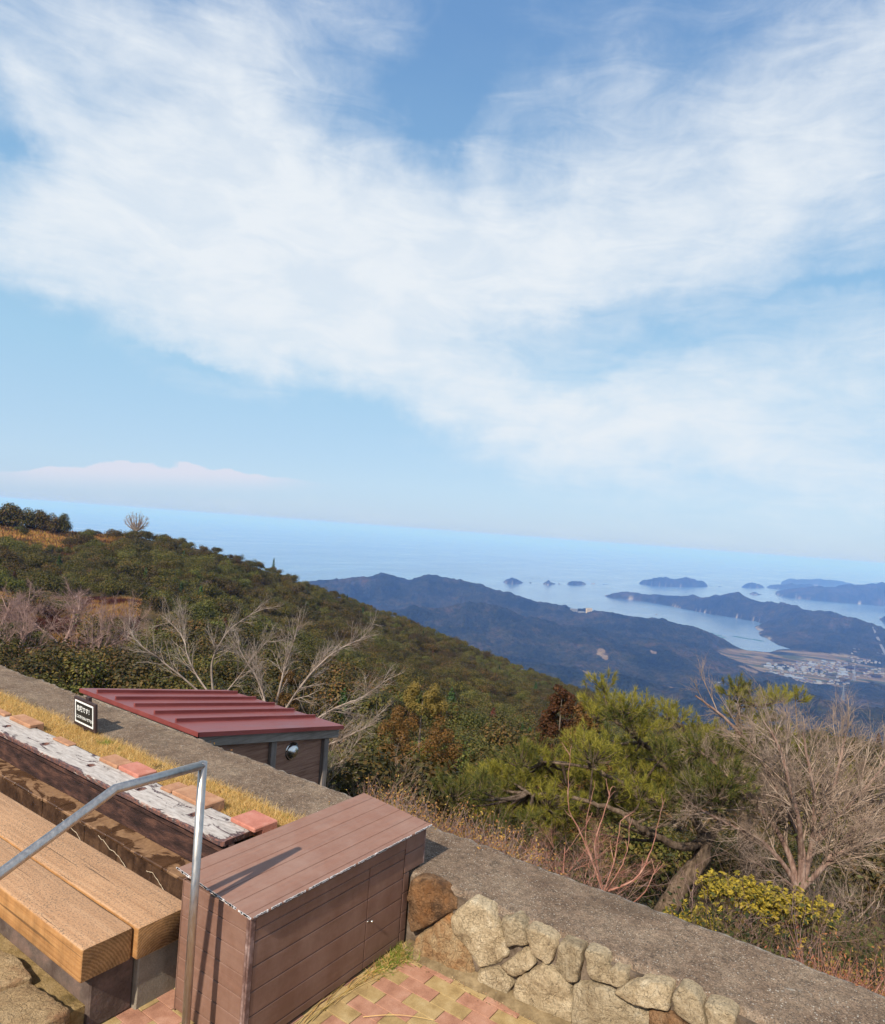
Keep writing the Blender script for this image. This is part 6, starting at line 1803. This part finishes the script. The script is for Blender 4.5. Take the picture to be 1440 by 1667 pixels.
limbed('lone_tree', None, None, [([(221, 872, YL), (222, 864, YL)], 0.30, 0)] +
       [([(222, 865, YL + dy), ((222 + u) / 2 + (u - 222) * 0.12, (862 + v) / 2 + 2, YL + dy), (u, v, YL + 2 * dy)], 0.20, 1.2)
        for u, v, dy in [(202, 848, 0), (205, 842, 1.5), (210, 838, -1.5), (216, 836, 1), (222, 835, 0), (228, 836, -1.5), (234, 839, 1.5), (240, 844, 0), (242, 850, 1), (213, 842, 2), (231, 843, -2)]],
       (M_bark, M_twig), [(4, 0.12, 0.02, 5, 34, 0.6, 0.1, 4), (4, 0.16, 0.02, 3, 36, 0.6, 0.1, 3), (3, 0.18, 0.02, 0, 36, 0.6, 0.1, 3)], 79, 14, 1.5, 0.1, None, 1.0, LONE_ROOT)
# low twiggy bush by the end of the shed
me = bare_mesh('twiggy_bush', 0.85, 1.5, 75, M_twig, 1.0, thick=0.5, up=0.04)
plant('twiggy_bush', 575, 1165, 9.6, me, 1.5, 'pale twiggy bush standing right beside the end wall of the shed', 'bush', sink=0.0)
# red shoots
limbed('red_shooted_shrub', 'shrub of long upright reddish bare shoots directly behind the stone wall', 'shrub', [
    ([(978, 1475, 6.2), (980, 1455, 6.2), (982, 1442, 6.2)], 0.016, 0),
    ([(982, 1448, 6.2), (958, 1390, 6.2), (938, 1345, 6.2), (925, 1320, 6.2), (926, 1280, 6.2), (932, 1228, 6.2)], 0.0115, 0.35),
    ([(980, 1450, 6.2), (965, 1400, 6.3), (955, 1345, 6.3), (972, 1265, 6.3)], 0.010, 0.3),
    ([(982, 1450, 6.2), (968, 1380, 6.1), (985, 1320, 6.1), (999, 1280, 6.1), (1012, 1270, 6.1)], 0.010, 0.35),
    ([(982, 1452, 6.2), (1000, 1400, 6.2), (1010, 1345, 6.2), (1025, 1322, 6.2)], 0.009, 0.35),
    ([(984, 1452, 6.2), (1030, 1432, 6.1), (1055, 1395, 6.1), (1070, 1350, 6.1), (1084, 1292, 6.1)], 0.0125, 0.4),
    ([(984, 1455, 6.2), (1005, 1420, 6.1), (1020, 1380, 6.1), (1024, 1330, 6.1)], 0.009, 0.3),
    ([(1015, 1480, 6.2), (1045, 1455, 6.1), (1062, 1420, 6.1), (1072, 1398, 6.1)], 0.008, 0.3)], (M_redtwig, M_redtwig),
    [(4, 0.08, 0.08, 2, 35, 0.4, 0.2, 4), (3, 0.1, 0.05, 0, 30, 0.4, 0, 3)], 74, 9, 0.16, 0.03, None, 0.78)

# yellow leaved shrub
def yellow_shrub():
    rg = np.random.default_rng(15)
    lab = ['yellow leaved shrub below the fan shaped bare tree, left and tallest of its group', 'yellow leaved shrub below the trunk of the fan shaped bare tree', 'small yellow leaved shrub close to the wall edge']
    for q, (cl_, base, n) in enumerate((([(1165, 1443), (1190, 1440), (1215, 1450), (1240, 1462), (1232, 1448), (1205, 1468), (1178, 1455), (1258, 1470), (1248, 1488)], (1205, 1560), 1500),
                          ([(1285, 1468), (1310, 1468), (1332, 1476), (1290, 1485), (1315, 1490), (1282, 1505), (1300, 1500), (1275, 1480), (1338, 1488)], (1300, 1590), 1400),
                          ([(1130, 1495), (1155, 1492), (1145, 1505), (1105, 1497)], (1140, 1560), 500))):
        Yd = 7.2 if q < 2 else 6.4
        b0 = px3(base[0], base[1], Yd); root = empty('yellow_shrub', tuple(b0), lab[q], 'shrub', 'yellow leaved shrubs behind the wall')
        Bs = Branches(); P = []; N = []
        for (u, v) in cl_:
            c = px3(u + rg.normal(0, 3), v, Yd + rg.uniform(-.3, .3))
            for k in range(3): 
                e = c + rg.normal(0, 0.06, 3)
                Bs.add(bez(np.zeros(3) + rg.normal(0, .04, 3) * [1, 1, 0], (c - b0) * 0.5 + rg.normal(0, .08, 3), e - b0, 6), np.linspace(0.009, 0.003, 6), 4)
            m_ = int(2.6 * n) // len(cl_)
            tuft = c + rg.normal(0, 1, (m_ // 9 + 1, 3)) * np.array([0.075, 0.075, 0.045])
            for tt in tuft:
                d = unit_rows(rg.normal(0, 1, (9, 3)) + [0, 0, .6]); P.append(tt + d * 0.022); N.append(d * .5 + [0, 0, 1])
        V, F = cards(np.concatenate(P) - b0, np.concatenate(N), 0.05, rg, 0.45, 0.45)
        link('foliage', mesh('foliage', V, F, [M_yellow_leaf]), root)
        V, F = Bs.vf(); link('stems', mesh('stems', V, F, [M_browntwig]), root)
yellow_shrub()

# ---- undergrowth behind the wall
def undergrowth():
    rg = np.random.default_rng(23)
    def base_points(n, u0, u1, r0, r1):
        u = rg.uniform(u0, u1, n); q = np.sqrt(rg.uniform(r0 ** 2, r1 ** 2, n)); a = np.arctan(ray(0, 880)[0] + (u - 0) / FPX)
        x = q * (FWD[0] * np.cos(a) + RIGHT[0] * np.sin(a)); y = q * (FWD[1] * np.cos(a) + RIGHT[1] * np.sin(a))
        k = (x > 4.3) & ~((x < 6.7) & (y > 5.2) & (y < 8.0)); a, q, x, y = a[k], q[k], x[k], y[k]
        return np.stack([x, y, near_z(a, q)], 1)
    def twigs(name, lab, n, u0, u1, r0, r1, L, mats, leafn=0, leafmat_=None, leafs=0.03, rad=0.004, subs=5, up=1.0, pick=None):
        B = [Branches() for _ in mats]; P = base_points(n, u0, u1, r0, r1); Lp = []
        Pt = [(5, 0.16, 0.04, subs, 36, 0.55, 0.15, 3), (4, 0.2, 0.04, 4, 38, 0.55, 0.1, 3), (3, 0.2, 0.02, 0, 38, 0.5, 0, 3)]
        fwd_ = P @ FWD; uu = 720 + FPX * (P @ RIGHT) / fwd_
        thin = ((uu > 1255) & (uu < 1350) & (fwd_ < 9.3) & (rg.random(len(P)) < 0.8)) | (uu > 1000) & (uu < 1185) & (fwd_ < 10.8) & (rg.random(len(P)) < 0.95)
        P = P[~thin]
        for i, p in enumerate(P):
            h = L * rg.uniform(0.5, 1.2)
            f = fbm(np.array([p[0] * .8]), np.array([p[1] * .8]), 2)[0] + rg.uniform(-.1, .1)
            k = 0 if f < 0.5 or len(mats) == 1 else 1
            grow(B[k], rg, p, (rg.normal(0, .35), rg.normal(0, .35), up), h, rad * rg.uniform(.7, 1.4), 0, Pt)
            if leafn: Lp.append(p + rg.normal(0, 1, (leafn, 3)) * [h * .25, h * .25, h * .22] + [0, 0, h * .55])
        parts = []
        for k, b_ in enumerate(B):
            if b_.g: V, F = b_.vf(); parts.append((V, F, k))
        if leafn:
            Q = np.concatenate(Lp); V, F = cards(Q, rg.normal(0, 1, (len(Q), 3)) + [0, 0, .8], leafs, rg, 0.5, 0.4); parts.append((V, F, len(mats)))
        V, F, mi = join(parts)
        o = link(name, mesh(name, V, F, list(mats) + ([leafmat_] if leafn else []), False, mi)); tag(o, lab, 'undergrowth', kind='stuff')
    twigs('brushwood', 'tangle of brown and rosy bare twigs on the slope behind the stone wall', 620, 560, 1560, 5.2, 12.0, 0.95, (M_browntwig, M_pinktwig), 10, M_dark_leaf, 0.035, subs=5)
    twigs('leafy_undergrowth', 'dark green leafy undergrowth under the pines and bare trees', 520, 560, 1560, 5.6, 13.5, 0.8, (M_browntwig,), 130, M_dark_leaf, 0.045, subs=2)
    twigs('leafy_brush', 'brownish green leafy brush beyond the wall on both sides of the shed', 420, -120, 700, 8.0, 13.0, 1.15, (M_twig,), 190, M_olive, 0.05, subs=4, rad=0.006)
    # dry tawny shoots that top the wall edge
    M_rust = leafmat('rust_leaf', [(0.28, 0.09, 0.045), (0.36, 0.15, 0.06), (0.30, 0.20, 0.05)], trans=0.3, objvar=False)
    def wall_fringe(y0, y1, n, L, mats, name, lab, xr=(4.12, 4.6), grd=False):
        y = rg.uniform(y0, y1, n); x = rg.uniform(*xr, n); P = np.stack([x, y, 0.42 - 0.25 - (x - 4.12) * (0.72 if grd else 0.9)], 1)
        B = Branches(); Q = []; 
        for p in P:
            h = L * rg.uniform(.5, 1.1); k = 5
            d = unit(np.array([rg.normal(0.1, .35), rg.normal(0, .35), 1])); pts = [p]
            for i in range(4): d = unit(d + rg.normal(0, .12, 3)); pts.append(pts[-1] + d * h / 4)
            B.add(np.array(pts), np.linspace(0.0024, 0.0010, 5), 3)
            for i in range(11): Q.append(pts[1 + int(rg.integers(0, 4))] + rg.normal(0, .02, 3))
        V, F = B.vf(); V2, F2 = cards(np.array(Q), rg.normal(0, 1, (len(Q), 3)) + [0, 0, .5], 0.020, rg, 0.4, .4)
        V, F, mi = join([(V, F, 0), (V2, F2, 1)])
        o = link(name, mesh(name, V, F, mats, False, mi)); tag(o, lab, 'weeds', kind='stuff')
    wall_fringe(2.05, 3.5, 2000, 0.46, [M_pinktwig, M_drygold], 'tawny_weeds', 'tawny leafy weeds along the back of the wall beside the brown cabinet', (4.14, 5.0))
    wall_fringe(-1.2, 0.42, 3000, 0.46, [M_redtwig, M_rust], 'rusty_weeds', 'rusty red dry weeds behind the near end of the stone wall', (4.2, 6.4), True)
    wall_fringe(3.0, 16, 500, 0.22, [M_browntwig, M_drygold], 'wall_edge_weeds', 'sparse dry stalks along the back edge of the long wall', (4.10, 4.3))
undergrowth()
me = bare_mesh('red_bush', 1.0, 1.25, 78, M_redtwig, 1.25, thick=0.4)
plant('rosy_bush', 935, 1325, 7.4, me, 1.25, 'low bush of fine rosy bare twigs behind the red shoots', 'bush', sink=0.0, wide=1.1)
plant('grey_bush', 842, 1320, 8.4, me, 1.25, 'low bush of fine twigs on the slope left of the red shoots', 'bush', sink=0.0, wide=0.8)

scatter_near()
scatter_far()
print('individual hillside trees', nind)

# ------------------------------------------------------------------ far things: town, hotel, pylons, rafts, boat
rt = random.Random(44)
def flatmat(name, col, rough=0.7, spec=0.3):
    m_ = material(name, rough, spec)[0]; m_.node_tree.nodes['Principled BSDF'].inputs['Base Color'].default_value = (*col, 1); return m_
M_hw = flatmat('house_wall_white', (0.25, 0.245, 0.24)); M_hg = flatmat('house_wall_grey', (0.20, 0.19, 0.18)); M_hb = flatmat('house_wall_beige', (0.28, 0.23, 0.18))
M_rs = flatmat('roof_slate', (0.05, 0.065, 0.10), 0.5, 0.4); M_rl = flatmat('roof_light', (0.20, 0.23, 0.28), 0.6, 0.3); M_rb = flatmat('roof_brown', (0.10, 0.06, 0.045)); M_win = flatmat('window_dark', (0.05, 0.06, 0.08), 0.2, 0.5)
def house_mesh(w_, d_, h_, rh, wall_, roof_, flat_=False):
    b = MB()
    b.box(-w_, w_, -d_, d_, -4, h_, 0)
    if flat_: b.box(-w_ - .3, w_ + .3, -d_ - .3, d_ + .3, h_, h_ + .6, 1)
    else:
        e = 0.6
        V = [(-w_ - e, -d_ - e, h_ - .1), (w_ + e, -d_ - e, h_ - .1), (w_ + e, d_ + e, h_ - .1), (-w_ - e, d_ + e, h_ - .1), (-w_ - e, 0, h_ + rh), (w_ + e, 0, h_ + rh)]
        b.add(V, [(0, 1, 5, 4), (2, 3, 4, 5), (0, 4, 3), (1, 2, 5), (3, 2, 1, 0)], 1)
    k = max(2, int(w_ / 1.6))
    for s_ in (-1, 1):
        for i in range(k):
            x = -w_ + (i + .5) * 2 * w_ / k
            for z in ([1.0, 3.8] if h_ > 5 else [1.0]): b.box(x - .5, x + .5, s_ * d_, s_ * (d_ + .05), z, z + 1.3, 2)
    me = mesh('house', b.V, b.F, [wall_, roof_, M_win], False, b.M); return me
HM = [house_mesh(6, 4.5, 5.6, 2.4, M_hw, M_rs), house_mesh(5, 4, 5.4, 2.2, M_hb, M_rs), house_mesh(7, 5, 5.6, 2.6, M_hg, M_rb), house_mesh(5.5, 4.5, 5.5, 2.0, M_hw, M_rl), house_mesh(6, 5, 5.8, 2.2, M_hw, M_rb)]
HL = ['white house with a dark slate roof in the distant town', 'beige house with a dark slate roof in the distant town', 'grey house with a brown roof in the distant town', 'white house with a pale metal roof in the distant town', 'white house with a brown roof in the distant town']
BMs = [house_mesh(14, 9, 9, 1, M_hw, M_rl, True), house_mesh(20, 10, 7, 3, M_hg, M_rl)]
def on_land(u, v):
    """point of the low land around the inlet seen at this sight line"""
    X, Z = ray(u, v); k = (SEA + 7 - CAMH) / Z
    d = np.array([[X * k, k]])
    H_, sd_, _ = far_height(d[:, 0], d[:, 1])
    return d[0], H_[0], sd_[0]
def town(n, poly, sp):
    got = []; tries = 0
    cand = []
    while len(cand) < n * 6: cand.append((rt.uniform(poly[0], poly[1]), rt.uniform(poly[2], poly[3])))
    U = np.array(cand); 
    X = np.array([ray(u, v)[0] for u, v in cand]); Z = np.array([ray(u, v)[1] for u, v in cand]); k = (SEA + 7 - CAMH) / Z
    x, y = X * k, k; H_, sd_, fl_ = far_height(x, y)
    den = fbm(x / 160, y / 160, 3)
    for i in range(len(cand)):
        if len(got) >= n: break
        if sd_[i] < 25 or H_[i] > 26 or den[i] < 0.40: continue
        if any((x[i] - a) ** 2 + (y[i] - b_) ** 2 < sp * sp for a, b_ in got): continue
        got.append((x[i], y[i]))
        big_ = rt.random() < 0.07; q = rt.randrange(2) if big_ else rt.randrange(5)
        W_ = RIGHT * x[i] + FWD * y[i]
        o = link('warehouse' if big_ else 'house', (BMs if big_ else HM)[q], None, (W_[0], W_[1], SEA + H_[i]), (0, 0, rt.choice((0.3, 0.3 + PI / 2)) + rt.uniform(-.2, .2)))
        if big_: tag(o, ['large white flat roofed building in the distant town', 'long grey warehouse with a pale roof in the distant town'][q], 'building', 'large buildings of the distant town')
        else: tag(o, HL[q], 'house', 'houses of the distant town')
town(150, (1296, 1380, 1078, 1114), 15)
town(34, (1250, 1300, 1080, 1104), 26)
town(46, (1385, 1440, 1062, 1102), 20)
town(16, (1225, 1300, 1100, 1112), 22)

def building_at(u, v, r, w_, d_, h_, name, label, cat, wall_=None, roof_=None, stack=1):
    A2 = az_of(u) ; a, t = azt(u, v); x, y = pol(a, r)
    gz = ground_z(u, v, r)[2]; zt_ = CAMH + t * r
    root = empty(name, (x, y, gz), label, cat); root.rotation_euler = (0, 0, math.atan2(RIGHT[1], RIGHT[0]) + 0.15)
    h = h_
    b = MB(); b.box(-w_ / 2, w_ / 2, -d_ / 2, d_ / 2, -12, h, 0); b.build('wall', wall_ or M_hw, root, loc=(0, 0, 0))
    b = MB(); b.box(-w_ / 2 - .5, w_ / 2 + .5, -d_ / 2 - .5, d_ / 2 + .5, h, h + 1.2, 0); b.build('roof', roof_ or M_rl, root, loc=(0, 0, 0))
    b = MB(); z = 2.0
    while z < h - 2:
        b.box(-w_ / 2 + 1, w_ / 2 - 1, -d_ / 2 - .12, -d_ / 2 - 0.01, z, z + 1.4, 0); z += 3.4
    b.build('windows', M_win, root, loc=(0, 0, 0))
building_at(934, 985, 4020, 40, 16, 22, 'hotel', 'long low white hotel block at the left end of the complex above the bay', 'hotel')
building_at(947, 987, 4010, 34, 14, 17, 'hotel', 'white hotel block in the middle of the complex above the bay', 'hotel')
building_at(959, 984, 4000, 32, 16, 30, 'hotel', 'tallest cream hotel block at the right end of the complex above the bay', 'hotel', flatmat('cream_wall', (0.62, 0.50, 0.34)))
building_at(1175, 1091, 2700, 44, 16, 6, 'farm_shed', 'isolated long pale shed in a clearing of the dark hills', 'shed')
building_at(965, 1107, 2250, 14, 12, 8, 'white_building', 'small white building in the trees above the top of the pine', 'building')

def pylon(u, vt, vb, r, label):
    a, t = azt(u, vt); x, y = pol(a, r); gz = ground_z(u, vb, r)[2]; h = min(60 if r < 5000 else 110, max(34, CAMH + t * r - gz))
    B = Branches(); s = h * 0.09
    for sx, sy in ((1, 1), (1, -1), (-1, 1), (-1, -1)):
        B.add(np.array([[sx * s, sy * s, 0], [sx * s * .35, sy * s * .35, h * .55], [sx * .6, sy * .6, h]]), [0.55, 0.45, 0.3], 4)
    for k in range(7):
        z = h * (0.08 + k * .12); w_ = s * max(.12, 1 - z / h * 1.15)
        for sx in (1, -1):
            B.add(np.array([[sx * w_, -w_, z], [sx * w_, w_, z]]), [0.3, .3], 3); B.add(np.array([[-w_, sx * w_, z], [w_, sx * w_, z + h * .1]]), [0.3, .3], 3)
    for z in (0.7, 0.82, 0.94): B.add(np.array([[-h * .16, 0, h * z], [0, 0, h * z + 1], [h * .16, 0, h * z]]), [0.35, .5, .35], 4)
    V, F = B.vf(); o = link('pylon', mesh('pylon', V, F, [M_rl]), None, (x, y, gz)); o.rotation_euler = (0, 0, math.atan2(RIGHT[1], RIGHT[0])); tag(o, label, 'pylon', 'electricity pylons')
pylon(1374, 1103, 1117, 2750, 'pale lattice pylon standing in front of the distant town')
pylon(1392, 1071, 1082, 3400, 'pale lattice pylon behind the distant town')
pylon(1296, 958, 971, 8900, 'thin lattice pylon on the far wooded island')

# mussel and seaweed rafts on the bay, boats
M_raft = flatmat('raft_green', (0.03, 0.10, 0.085), 0.8, 0.1)
RL = ['short dark green raft nearest the left shore of the bay', 'dark green raft, second from the left shore', 'dark green raft, third from the left shore', 'long dark green raft floating in the middle of the inner bay', 'dark green raft at the right of the longest one']
for i, (u0, v0, u1, v1) in enumerate([(1147, 1030, 1164, 1031), (1154, 1033, 1175, 1034.5), (1156, 1036.5, 1180, 1037.5), (1193, 1035.5, 1222, 1041), (1224, 1040.5, 1241, 1044)]):
    p, q = sea_pt(u0, v0), sea_pt(u1, v1); d = q - p; L = np.linalg.norm(d); c = (p + q) / 2; W_ = RIGHT * c[0] + FWD * c[1]; D = RIGHT * d[0] + FWD * d[1]
    b = MB()
    n = int(L / 12)
    for k in range(n):
        for r_ in (-1, 0, 1): b.box(-L / 2 + k * 12 + 1, -L / 2 + k * 12 + 10.5, r_ * 9 - 3.8, r_ * 9 + 3.8, -0.3, 0.7, 0)
    b.box(-L / 2, L / 2, -.6, .6, .3, .9); 
    o = link('raft', mesh('raft', b.V, b.F, [M_raft]), None, (W_[0], W_[1], SEA + 0.3), (0, 0, math.atan2(D[1], D[0]))); tag(o, RL[i], 'raft', 'aquaculture rafts on the bay')
def boat(u, v, L, label):
    p = sea_pt(u, v); W_ = RIGHT * p[0] + FWD * p[1]
    b = MB(); n = 9; V = []
    for i in range(n):
        t = i / (n - 1); w_ = L * .13 * (1 - t ** 2.5) + .02; x = -L / 2 + L * t
        V += [(x, -w_ * .6, -.5), (x, w_ * .6, -.5), (x, w_, L * .06 + t * t * L * .05), (x, -w_, L * .06 + t * t * L * .05)]
    F = [(i * 4 + j, i * 4 + (j + 1) % 4, i * 4 + 4 + (j + 1) % 4, i * 4 + 4 + j) for i in range(n - 1) for j in range(4)] + [(3, 2, 1, 0), (n * 4 - 4, n * 4 - 3, n * 4 - 2, n * 4 - 1)]
    b.add(V, F); b.box(-L * .3, L * .05, -L * .08, L * .08, L * .06, L * .2, 0)
    o = link('boat', mesh('boat', b.V, b.F, [M_hw]), None, (W_[0], W_[1], SEA + .3), (0, 0, 1.2)); tag(o, label, 'boat')
boat(449, 884, 46, 'small white boat alone on the open sea above the hillside')
boat(1068, 1000, 22, 'tiny boat on the inner bay before the long wooded peninsula')

# road leading into the town and groves between the houses
def road():
    P = [sea_pt(u, v) for u, v in [(1414, 1044), (1419, 1050), (1426, 1058), (1433, 1066), (1440, 1074), (1450, 1084), (1470, 1095)]]
    V = []
    for i, p in enumerate(P):
        d = P[min(i + 1, len(P) - 1)] - P[max(i - 1, 0)]; n = np.array([-d[1], d[0]]) / np.linalg.norm(d) * 7
        for s_ in (-1, 1):
            q = p + n * s_; H_ = far_height(q[:1], q[1:2])[0][0]; W_ = RIGHT * q[0] + FWD * q[1]; V.append((W_[0], W_[1], SEA + max(H_, 3) + 9))
    o = link('road', mesh('road', V, [(2 * i, 2 * i + 2, 2 * i + 3, 2 * i + 1) for i in range(len(P) - 1)], [flatmat('pale_asphalt', (0.13, 0.13, 0.14))])); tag(o, kind='structure')
road()
GM = [crown_mesh('grove_crown', 16, 13, 26, 2200, 2.0, M_oak, s) for s in (201, 202)]
GL = ['dark wooded knoll in the right part of the distant town', 'dark grove beside the wooded knoll in the distant town', 'small dark grove in the middle of the distant town', 'dark grove at the lower edge of the distant town', 'dark trees where the distant fields meet the hill', 'dark grove at the right end of the distant town']
for i, (u, v, s_, w_) in enumerate([(1388, 1089, 1.3, 3.2), (1405, 1092, 1.2, 2.2), (1352, 1100, 0.9, 1.6), (1372, 1108, 1.0, 2.4), (1265, 1077, .9, 1.6), (1425, 1102, 1.2, 2.2)]):
    d, H_, sd_ = on_land(u, v); W_ = RIGHT * d[0] + FWD * d[1]
    o = link('grove', GM[i % 2], None, (W_[0], W_[1], SEA + H_ - 1), (0, 0, math.atan2(RIGHT[1], RIGHT[0]))); o.scale = (w_, 1.3, s_); tag(o, GL[i], 'grove', None)
